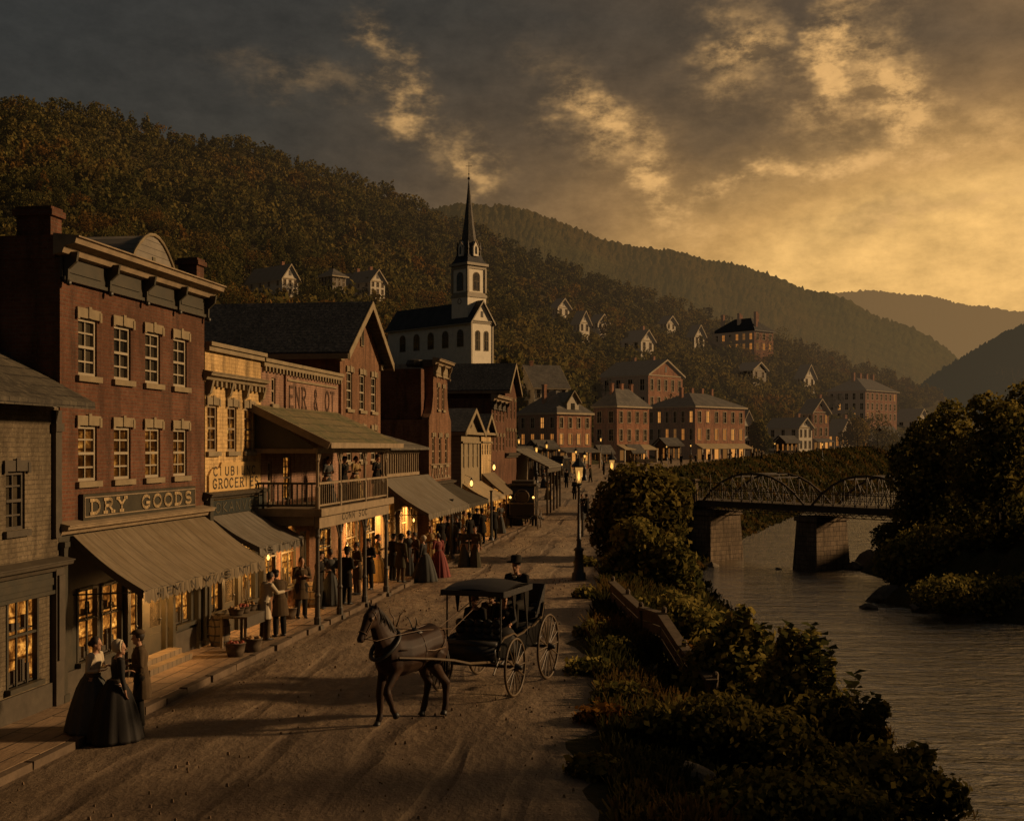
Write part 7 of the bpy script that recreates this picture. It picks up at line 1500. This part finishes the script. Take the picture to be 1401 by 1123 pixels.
# distant people in the square and on the river road
DP = [(808, 660, 125), (803, 712, 0), (796, 712, 0), (795, 655, 120), (780, 648, 135), (862, 640, 0), (870, 640, 0), (884, 639, 0), (932, 637, 0), (945, 636, 0), (952, 636, 0), (962, 634, 0), (998, 632, 0), (1006, 631, 0), (1000, 629, 0), (1030, 630, 0), (1042, 629, 0), (1118, 621, 0), (1150, 618, 0), (1160, 616, 0), (905, 636, 0), (918, 635, 0), (755, 652, 0), (742, 655, 0), (750, 684, 0), (762, 672, 0), (786, 684, 0), (744, 668, 0), (775, 668, 0), (758, 662, 0), (790, 664, 0), (826, 650, 0), (838, 646, 0), (970, 633, 0), (1015, 631, 0), (1066, 626, 0), (1090, 623, 0)]
rr = random.Random(3)
for i, (px, py, D_) in enumerate(DP):
    p = hit(px, py, 70, 420); kw = [K2, K3, K4, K5, K6][i % 5]
    f = (rr.uniform(-1, 1), rr.uniform(-1, 1)); side = ['dark capped', 'dark capped', 'slate gowned', 'bowler hatted', 'ochre gowned'][i % 5]
    person((p.x, p.y, p.z+.02), f, 'tiny '+side+' figure in the distant square or on the river road', 'distant '+side+' figures', **kw)
# ------------------------------------------------------------------ horse
def horse(loc, rz, label, harness=True):
    o = empty('horse', loc, rz, label=label, cat='horse'); m = MB(); V = Vector
    m.tube([V((-.80, 0, 1.22)), V((-.72, 0, 1.28)), V((-.55, 0, 1.30)), V((-.3, 0, 1.27)), V((0, 0, 1.19)), V((.25, 0, 1.17)), V((.48, 0, 1.2)), V((.66, 0, 1.2)), V((.76, 0, 1.2))], [(.09, .11), (.22, .24), (.30, .33), (.295, .315), (.32, .36), (.315, .37), (.27, .365), (.21, .29), (.09, .16)], 16)
    m.tube([V((.42, 0, 1.3)), V((.56, 0, 1.42)), V((.70, 0, 1.6)), V((.80, 0, 1.79)), V((.86, 0, 1.93)), V((.87, 0, 2.0))], [(.18, .30), (.155, .27), (.115, .21), (.095, .165), (.08, .125), (.055, .075)], 14)
    m.tube([V((.80, 0, 1.98)), V((.88, 0, 1.96)), V((.97, 0, 1.87)), V((1.06, 0, 1.74)), V((1.14, 0, 1.61)), V((1.19, 0, 1.53)), V((1.2, 0, 1.49))], [(.06, .07), (.098, .11), (.10, .13), (.075, .095), (.062, .072), (.066, .07), (.045, .045)], 12)
    m.ball((.95, 0, 1.80), .1, .085, .11, 10, 8)
    for s in (-1, 1):
        m.ball((-.58, .13*s, 1.18), .25, .155, .27); m.ball((.48, .13*s, 1.12), .2, .14, .27)
        m.tube([V((.875, .055*s, 2.0)), V((.885, .07*s, 2.07)), V((.895, .07*s, 2.14))], [.03, .032, .008], 7)
        m.ball((1.185, .035*s, 1.545), .025, .02, .02, 6, 5)
    legs = {'rf': [(.46, -.14, 1.05, .13), (.51, -.14, .86, .092), (.57, -.14, .56, .062), (.575, -.14, .50, .06), (.58, -.14, .20, .038), (.585, -.14, .15, .047), (.63, -.14, .07, .044)],
            'lf': [(.46, .14, 1.05, .13), (.53, .14, .88, .095), (.70, .14, .66, .066), (.705, .14, .60, .06), (.58, .14, .35, .038), (.56, .14, .30, .047), (.52, .14, .24, .042)],
            'lh': [(-.56, .13, 1.12, .2), (-.44, .14, .92, .15), (-.66, .14, .70, .085), (-.80, .14, .56, .068), (-.80, .14, .36, .044), (-.80, .14, .18, .05), (-.76, .14, .07, .045)],
            'rh': [(-.6, -.13, 1.12, .2), (-.52, -.14, .9, .15), (-.56, -.14, .70, .082), (-.66, -.14, .56, .066), (-.60, -.14, .36, .043), (-.55, -.14, .17, .049), (-.50, -.14, .07, .045)]}
    for k, L in legs.items(): m.tube([V(p[:3]) for p in L], [(p[3]*.9, p[3]*1.05) if p[2] > .6 else p[3]*1.24 for p in L], 10)
    meshobj('body', meld(m, .017, 4, .5), HORSE, o)
    q = MB()
    for k, L in legs.items():
        e = V(L[-1][:3]); d = (e-V(L[-2][:3])).normalized(); q.tube([e-d*.005, e+d*.045, e+d*.085], [.048, .058, .066], 10)
    q.build('hooves', LEATH, o, True)
    q = MB(); rr = random.Random(2)
    for i in range(34):
        t = i/33; b = V((.42, 0, 1.60)).lerp(V((.84, 0, 2.05)), t); b.x -= .03+.05*math.sin(math.pi*t); b.z -= .02+.0*t
        for s in (1, -1):
            L = rr.uniform(.14, .26)*(1 if s == 1 else .5); q.tube([b+V((0, 0, .015)), b+V((.0, .05*s, -.01)), b+V((rr.uniform(-.05, .03), .115*s, -L))], [.02, .017, .004], 5)
    for i in range(7): q.tube([V((.87, (i-3)*.012, 2.06)), V((.95, (i-3)*.014, 2.02)), V((1.0, (i-3)*.018, 1.88))], [.015, .012, .003], 5)
    q.build('mane', HAIR, o, True)
    q = MB()
    for i in range(16): a = rr.uniform(-.05, .05); b = rr.uniform(-.05, .05); q.tube([V((-.78, b*.4, 1.32)), V((-.90+a*.4, b, 1.2)), V((-.97+a, b*1.5, .9)), V((-.95+a, b*1.8, .5+abs(a)*2))], [.02, .03, .022, .004], 5)
    q.build('tail', HAIR, o, True)
    q = MB()
    for s in (-1, 1): q.ball((.985, .076*s, 1.855), .02, .012, .017, 8, 6)
    q.build('eyes', BLACKP, o, True)
    q = MB(); q.bar((1.005, 0, 1.90), (1.12, 0, 1.72), .035, .012); q.build('blaze', SHIRT, o)
    if harness:
        def loop(mb, c, u, v, a, b, w, n=22, e=.012, a0=0, a1=360):
            pts = [V(c)+V(u)*(a*math.cos(R(a0+(a1-a0)*i/n)))+V(v)*(b*math.sin(R(a0+(a1-a0)*i/n))) for i in range(n+1)]
            mb.tube(pts, [(w, e)]*len(pts), 6)
        q = MB(); d = V((.62, 0, .78)).normalized(); up = V((-.78, 0, .62)).normalized()
        loop(q, (.60, 0, 1.37), up, (0, 1, 0), .335, .225, .035, e=.04); q.build('collar', LEATH, o, True)
        q = MB(); loop(q, (.61, 0, 1.38), up, (0, 1, 0), .35, .235, .012, e=.012); q.tube([V((.36, .03, 1.66)), V((.33, .06, 1.78)), V((.37, .12, 1.86)), V((.33, .17, 1.93))], [.014, .012, .01, .006], 6); q.tube([V((.36, -.03, 1.66)), V((.33, -.06, 1.8)), V((.37, -.1, 1.88)), V((.34, -.15, 1.96))], [.014, .012, .01, .006], 6)
        for s, x, y, z in ((1, .33, .17, 1.93), (-1, .34, -.15, 1.96)):
            for a in range(5): t = R(a*36+18); q.tube([V((x, y, z)), V((x+.07*math.cos(t), y+.02*s, z+.06*math.sin(t)))], [.008, .003], 5)
        q.build('hames', HARN, o, True)
        q = MB(); q.tube([V((-.12, -.16, 1.5)), V((-.12, 0, 1.565)), V((-.12, .16, 1.5))], [(.07, .03)]*3, 8); q.tube([V((-.12, .03, 1.56)), V((-.1, .08, 1.7)), V((-.05, .1, 1.78))], [.012, .01, .006], 6); q.tube([V((-.12, -.03, 1.56)), V((-.1, -.08, 1.7)), V((-.05, -.1, 1.78))], [.012, .01, .006], 6); q.build('saddle_pad', LEATH, o, True)
        q = MB(); loop(q, (-.10, 0, 1.2), (0, 1, 0), (0, 0, 1), .302, .352, .022, e=.01); loop(q, (-.55, 0, 1.26), V((.3, 0, -.35)).normalized(), (0, 1, 0), .34, .305, .015, e=.008)
        q.tube([V((-.72, .2, 1.42)), V((-.4, .12, 1.555)), V((-.12, .03, 1.55))], .012, 6); q.tube([V((-.62, .29, 1.22)), V((-.3, .305, 1.2)), V((.5, .26, 1.3))], .014, 6); q.tube([V((-.62, -.29, 1.22)), V((-.3, -.305, 1.2)), V((.5, -.26, 1.3))], .014, 6)
        q.tube([V((-.8, 0, 1.40)), V((-.5, 0, 1.61)), V((-.12, 0, 1.57)), V((.35, 0, 1.62))], .011, 6); q.build('straps', HARN, o, True)
        q = MB(); dd = V((.55, 0, -.83)).normalized(); pp = V((.83, 0, .55)).normalized()
        loop(q, (1.13, 0, 1.635), pp, (0, 1, 0), .08, .07, .009, e=.006); loop(q, (.93, 0, 1.90), V((.45, 0, .9)).normalized(), (0, 1, 0), .115, .106, .009, e=.006)
        for s in (-1, 1): q.tube([V((.92, .1*s, 1.97)), V((1.03, .085*s, 1.79)), V((1.13, .066*s, 1.63)), V((1.17, .05*s, 1.56))], .009, 5); q.box(.965, 1.03, .092*s-.006, .092*s+.006, 1.83, 1.9); q.tube([V((1.17, .06*s, 1.56)), V((.95, .14*s, 1.5)), V((.6, .2*s, 1.55)), V((-.1, .17*s, 1.56)), V((-.9, .18*s, 1.5))], .008, 5)
        q.build('bridle', HARN, o, True)
    return o
HP = at(560, 990); HA = math.atan2(-.79, -.61)
hpos = Vector((HP.x, HP.y, .06)); horse(hpos, HA, 'dark bay horse in harness walking with one foreleg lifted').scale = (1.05,)*3
# ------------------------------------------------------------------ the open carriage
def wheel(par, x, y, rad, n=14):
    q = MB(); q.ring((x, y, rad), 'y', rad-.03, .028, 44, 6); w_ = q.build('wheel', WHEELM, par, True)
    q = MB()
    for i in range(n): t = 2*math.pi*i/n; q.tube([Vector((x+.05*math.cos(t), y, rad+.05*math.sin(t))), Vector((x+(rad-.04)*math.cos(t), y, rad+(rad-.04)*math.sin(t)))], [.02, .014], 6)
    q.build('spokes', WHEELM, w_); q = MB(); s = 1 if y > 0 else -1; q.tube([Vector((x, y-.09, rad)), Vector((x, y-.03, rad)), Vector((x, y+.03, rad)), Vector((x, y+.09, rad)), Vector((x, y+.15*s, rad))], [.05, .085, .085, .05, .045], 12); q.build('hub', LEATH, w_, True); return w_
C0 = Vector((-.33, 25.97, .04)); CA = math.atan2(-.936, -.351)
o = empty('horse_carriage', C0, CA, label='black open four wheeled carriage with fringed roof and three riders', cat='carriage')
R1, R2 = .59, .70
for y in (-.80, .80): wheel(o, 1.02, y, R1); wheel(o, -1.02, y, R2, 16)
q = MB(); q.tube([Vector((1.02, -.8, R1)), Vector((1.02, .8, R1))], .035, 8); q.tube([Vector((-1.02, -.8, R2)), Vector((-1.02, .8, R2))], .035, 8); q.build('axle', IRON, o)
q = MB(); q.bar((1.02, 0, .66), (-1.02, 0, .72), .07)
for x, z in ((1.02, R1), (-1.02, R2)):
    for y in (-.5, .5): q.tube([Vector((x-.42, y, z+.16)), Vector((x, y, z+.03)), Vector((x+.42, y, z+.16))], [.018, .028, .018], 6); q.tube([Vector((x-.42, y, z+.16)), Vector((x, y, z+.27)), Vector((x+.42, y, z+.16))], [.018, .022, .018], 6)
q.build('undercarriage', IRON, o)
# body: curved side panels
side = [(1.32, .95), (1.30, .82), (.85, .72), (.45, .72), (.35, .66), (-.15, .66), (-.3, .74), (-1.15, .84), (-1.42, 1.05), (-1.50, 1.55), (-1.38, 1.58), (-1.25, 1.30), (-.75, 1.18), (-.35, 1.18), (-.1, 1.12), (.3, 1.1), (.5, 1.18), (1.05, 1.16), (1.2, 1.1)]
q = MB(); q.prism(side, 'y', -.56, -.52); q.prism(side, 'y', .52, .56); q.box(-1.35, 1.28, -.52, .52, .74, .80); q.box(1.2, 1.26, -.52, .52, .8, 1.12); q.box(-1.5, -1.42, -.52, .52, 1.0, 1.6); q.build('carriage_body', BLACKP, o)
q = MB()
for y in (-.57, .57):
    for a_, b_ in zip(side[9:], side[10:]+side[:1]): q.bar((a_[0], y, a_[1]), (b_[0], y, b_[1]), .035)
    q.tube([Vector((1.62, y, .52)), Vector((1.3, y, .80))], .02, 6)
q.box(.3, -.12, .5, .66, .36, .39); q.build('body_edging', WHEELM, o)
for x0, x1, zb, x in ((.45, .95, 1.12, .98), (-1.2, -.7, 1.2, -1.28)):
    q = MB(); q.box(x0, x1, -.5, .5, zb-.28, zb); q.box(min(x, x1), max(x, x1)+.02, -.48, .48, zb-.28, zb+.3) if x > 0 else q.box(x-.02, x0, -.48, .48, zb-.28, zb+.3)
    for i in range(5):
        for j in range(3): q.ball((x, -.4+.2*i, zb+.02+.14*j), .07, .11, .09, 8, 6)
    q.build('seat', LEATH, o, True)
# dashboard front, rolled
q = MB(); q.tube([Vector((1.36, -.54, 1.06)), Vector((1.36, .54, 1.06))], .07, 10); q.box(1.28, 1.42, -.52, .52, .72, 1.05); q.build('dashboard', LEATH, o, True)
q = MB(); nx, ny = 12, 8; zt = 2.08; F = lambda i, j: (-.32+1.62*i/nx, -.66+1.32*j/ny, zt+.11*math.sin(math.pi*i/nx)*.9+.09*math.sin(math.pi*j/ny)-(.03 if i in (0, nx) else 0))
q.add([F(i, j) for j in range(ny+1) for i in range(nx+1)]+[(F(i, j)[0], F(i, j)[1], F(i, j)[2]-.035) for j in range(ny+1) for i in range(nx+1)], [(j*(nx+1)+i, j*(nx+1)+i+1, (j+1)*(nx+1)+i+1, (j+1)*(nx+1)+i) for j in range(ny) for i in range(nx)]+[((ny+1)*(nx+1)+j*(nx+1)+i, (ny+1)*(nx+1)+j*(nx+1)+i+1, (ny+1)*(nx+1)+(j+1)*(nx+1)+i+1, (ny+1)*(nx+1)+(j+1)*(nx+1)+i) for j in range(ny) for i in range(nx)])
q.build('canopy', LEATH, o, True)
q = MB()
for y in (-.66, .66): q.box(-.34, 1.32, y-.02, y+.02, zt-.09, zt+.03)
for x in (-.34, 1.32): q.box(x-.02, x+.02, -.68, .68, zt-.08, zt+.03)
q.build('canopy_edge', LEATH, o)
for x in (1.24, -.28):
    for y in (-.58, .58): q = MB(); q.tube([Vector((x, y, 1.05)), Vector((x, y, zt))], .02, 6); q.build('canopy_post', IRON, o)
for y in (-.62, .62):
    for pl_ in ([(-.26, zt-.05), (.02, zt-.05), (-.04, zt-.35), (-.12, zt-.72), (-.22, zt-.5)], [(.5, zt-.05), (.72, zt-.05), (.66, zt-.3), (.6, zt-.5), (.54, zt-.3)]): q = MB(); q.prism(pl_, 'y', y-.015, y+.015); q.build('side_curtain', COATD, o)
q = MB()
for y in (-.33, .33): q.tube([Vector((.95, y*1.4, .62)), Vector((1.5, y*1.3, .74))], .026, 7)
q.tube([Vector((1.25, -.5, .7)), Vector((1.25, .5, .7))], .03, 7)
cv_, sv_ = math.cos(CA), math.sin(CA)
def to_c(w): d = Vector(w)-C0; return Vector((d.x*cv_+d.y*sv_, -d.x*sv_+d.y*cv_, d.z))
def h_loc(x, y, z): c, s = math.cos(HA), math.sin(HA); return to_c((hpos.x+x*c-y*s, hpos.y+x*s+y*c, hpos.z+z))
for s in (-1, 1):
    pts = [Vector((1.5, .43*s, .74)), h_loc(-1.25, .38*s, .9), h_loc(-.8, .37*s, 1.02), h_loc(-.2, .37*s, 1.13), h_loc(.62, .32*s, 1.25)]; q.tube(pts, [.026, .026, .026, .024, .02], 7)
q.build('shafts', WHEELM, o)
q = MB()
for s in (-1, 1): q.tube([h_loc(-.9, .18*s, 1.5), Vector((1.0, .1*s, 1.9)), Vector((-1.05, .08*s, 1.75))], .009, 5)
q.build('reins', HARN, o)
q = MB(); q.box(-1.5, -1.05, -.5, .5, 1.3, 1.42); q.prism([(-1.05, 1.36), (-1.5, 1.36), (-1.66, 1.95), (-1.6, 1.97)], 'y', -.52, -.46); q.prism([(-1.05, 1.36), (-1.5, 1.36), (-1.66, 1.95), (-1.6, 1.97)], 'y', .46, .52); q.prism([(-1.48, 1.4), (-1.53, 1.4), (-1.68, 1.97), (-1.62, 1.97)], 'y', -.46, .46); q.build('driver_seat', LEATH, o)
def c2w(x, y, z): return Vector((C0.x+x*cv_-y*sv_, C0.y+x*sv_+y*cv_, C0.z+z))
fw = (cv_, sv_)
person(c2w(.58, -.22, .60), fw, 'pale haired rider in dark coat at the front of the carriage', kind='woman', pose='sit', arms=('lap', 'lap'), top=COATD, low=DRESSD, hair=HAIRF, seed=30, scale=.97)
person(c2w(.1, .22, .60), (fw[0]-fw[1]*.3, fw[1]+fw[0]*.3), 'rider in dark shawl leaning forward in the carriage', kind='woman', pose='sit', arms=('lap', 'fold'), top=DRESSD, low=DRESSD, hair=HAIR, turn=.5, seed=31, scale=.95)
person(c2w(-.30, -.2, .60), fw, 'third rider seated in the rear shade of the carriage canopy', kind='man', pose='sit', arms=('lap', 'lap'), top=COATB, low=COATD, hair=HAIR, seed=32, scale=.97)
person(c2w(-1.02, .1, .98), fw, 'coachman in broad hat and dark coat perched high behind the canopy', kind='man', pose='sit', arms=('rein', 'rein'), top=COATD, low=COATD, hat='hat', seed=33, scale=1.12)
# ------------------------------------------------------------------ coaches further up the street
def coach(loc, rz, label, s=1.0):
    o = empty('covered_coach', loc, rz, label=label, cat='coach'); o.scale = (s, s, s)
    q = MB(); q.prism([(-1.1, .75), (1.0, .75), (1.15, 1.3), (1.0, 2.35), (-.95, 2.35), (-1.2, 1.4)], 'y', -.68, .68); q.build('coach_body', BLACKP, o)
    q = MB(); q.box(-1.1, 1.15, -.78, .78, 2.35, 2.45); q.box(-.7, .7, -.6, .6, 2.45, 2.62); q.build('roof', TRIMD, o)
    q = MB(); q.box(-1.23, -1.16, -.3, .3, 1.5, 2.05)
    for y in (-.69, .68): q.box(-.5, .5, y, y+.012, 1.5, 2.1)
    q.build('pane', GLASS, o); q = MB(); q.ball((-1.26, -.62, 1.75), .06); q.ball((-1.26, .62, 1.75), .06); q.build('coach_lamp', FLAME, o)
    q = MB()
    for y in (-.66, .66): q.tube([(-1.12, y, .8), (-1.22, y, 1.4), (-.98, y, 2.33)], .025, 6)
    q.tube([(-1.21, -.66, 1.42), (-1.21, .66, 1.42)], .025, 6); q.ring((-1.2, 0, 1.78), 'x', .38, .02, 20, 5); q.build('panel_beading', TRIM, o)
    for y in (-.85, .85): wheel(o, .95, y, .5, 12); wheel(o, -.95, y, .68, 14)
    q = MB(); q.box(-.95, .95, -.4, .4, .58, .7); q.bar((-.95, -.85, .68), (-.95, .85, .68), .07); q.bar((.95, -.85, .5), (.95, .85, .5), .07); q.build('undercarriage', IRON, o)
    q = MB(); q.box(1.1, 1.7, -.5, .5, 1.3, 1.4); q.prism([(1.7, .8), (1.95, 1.3), (1.9, 1.32), (1.6, .82)], 'y', -.5, .5); q.build('driver_box', LEATH, o); return o
p = at(717, 724); coach((p.x, p.y, .05), R(84), 'dark covered coach seen from behind, standing in the middle of the street', 1.12)
horse(Vector((p.x+.35, p.y+3.6, .05)), R(84), 'horse hidden in front of the dark covered coach', False)
p = hit(766, 660, 90, 200); coach((p.x, p.y, p.z+.05), R(70), 'small distant coach near the square')
for k, (px, py, lb) in enumerate([(1078, 624, 'horse and open cart on the river road before the pale house'), (885, 640, 'low handcart in front of the bright awning')]):
    p = hit(px, py, 120, 420); o = empty('cart', (p.x, p.y, p.z), .3, label=lb, cat='cart'); q = MB(); q.box(-1.3, 1.3, -.6, .6, .75, .85); q.box(-1.3, 1.3, -.62, -.58, .85, 1.25); q.box(-1.3, 1.3, .58, .62, .85, 1.25); q.bar((1.3, .3, .8), (2.8, .3, .7), .06); q.bar((1.3, -.3, .8), (2.8, -.3, .7), .06); q.build('cart_body', WOODB, o); wheel(o, 0, -.7, .55, 10); wheel(o, 0, .7, .55, 10)
# ------------------------------------------------------------------ market stalls and small things on the pavement
def basket(loc, r_, h_, fill, label, seed):
    o = empty('basket', loc, seed, label=label, cat='basket'); q = MB(); q.lathe([(r_*.75, 0), (r_*.9, h_*.5), (r_, h_), (r_*1.05, h_), (r_*1.02, h_*1.08), (r_*.92, h_), (r_*.8, h_*.7)], 14); q.build('wicker', RAILW, o, True)
    q = MB(); rr = random.Random(seed)
    for i in range(14): t = rr.uniform(0, 6.28); d = r_*.7*rr.random()**.5; q.ball((d*math.cos(t), d*math.sin(t), h_*.9+rr.uniform(0, .05)), r_*.22, n=8, m=5)
    q.build('produce', fill, o, True); return o
RED = m_plain('apple red', (.26, .06, .03), .5, .3, .3, 8)
def stall(px, y, L, label, z=.15):
    s_ = sp(px, y); o = empty('market_table', stw(s_, y, z), TH, label=label, cat='table'); q = MB(); q.box(0, L, -.35, .35, .72, .77); q.build('table_top', WOODP, o)
    for x in (.08, L-.08):
        for yy in (-.3, .3): q = MB(); q.box(x-.03, x+.03, yy-.03, yy+.03, 0, .72); q.build('leg', WOODP, o)
    q = MB(); q.box(0, L, -.37, -.351, .5, .77); q.build('apron_board', TRIMD, o); return s_
s_ = stall(318, -.95, 1.5, 'small market table of baskets outside the grocery')
for k, dx in enumerate((.25, .7, 1.2)): w = stw(s_+dx, -.95, .15+.77); basket(w, .2, .16, [BREAD, RED, BREAD][k], ['basket of loaves on the table outside the grocery, nearest', 'basket of red apples on the table outside the grocery', 'basket of loaves on the table outside the grocery, farthest'][k], k)
for k, (px, y) in enumerate([(322, -1.4), (345, -1.55), (395, -.6)]): s_ = sp(px, y); basket(stw(s_, y, .15), .24, .3, [RED, BREAD, BREAD][k], ['basket of apples on the pavement below the table', 'basket on the pavement at the stall keeper\'s feet', 'basket against the wall past the stall'][k], 5+k)
def bench(px, y, L, label):
    s_ = sp(px, y); o = empty('bench', stw(s_, y, .15), TH, label=label, cat='bench'); q = MB(); q.box(0, L, -.2, .2, .42, .47); q.build('seat', WOODP, o); q = MB(); q.box(0, L, .2, .24, .6, .95); q.build('backrest', WOODP, o)
    for x in (.1, L-.1): q = MB(); q.box(x-.03, x+.03, -.18, .24, 0, .42); q.box(x-.03, x+.03, .2, .235, .42, .95); q.build('leg', WOODP, o)
bench(452, -.35, 1.3, 'wooden bench under the window behind the balcony posts'); bench(503, -.35, 1.5, 'wooden bench against the wall past the man in black')
def barrel(px, y, label):
    s_ = sp(px, y); o = empty('barrel', stw(s_, y, .15), 0, label=label, cat='barrel'); q = MB(); q.lathe([(.2, 0), (.25, .2), (.27, .38), (.25, .56), (.2, .76), (.17, .76), (.17, .73)], 16); q.build('staves', WOODB, o, True); q = MB()
    for z, r_ in ((.12, .238), (.28, .27), (.5, .265), (.66, .232)): q.ring((0, 0, z), 'z', r_, .012, 20, 5)
    q.build('hoop', IRON, o)
barrel(300, -.45, 'barrel beside the pillar between the dry goods shop and grocery'); barrel(428, -.5, 'barrel against the wall behind the first balcony post'); barrel(519, -.5, 'barrel by the door at the far end of the balcony')
# post with a young tree and hitching posts along the kerb
for k, px in enumerate((618, 672)): s_ = sp(px, -1.55); o = empty('awning_post', stw(s_, -1.55, .15), TH, label=['stout dark post at the kerb below the dark awning', 'dark post at the kerb behind the tall man', 'dark post at the kerb beside the covered coach'][k], cat='post'); q = MB(); q.lathe([(.16, 0), (.12, .12), (.07, .2), (.06, 2.5), (.1, 2.6)], 8); q.build('shaft', IRON, o)
q = MB(); p = at(797, 735); q.lathe([(.07, 0), (.06, 1.3), (.09, 1.34), (.02, 1.42)], 8); h_ = q.build('hitching_post', IRON); h_.location = p; tag(h_, 'short black iron hitching post behind the gas lamp', 'post')
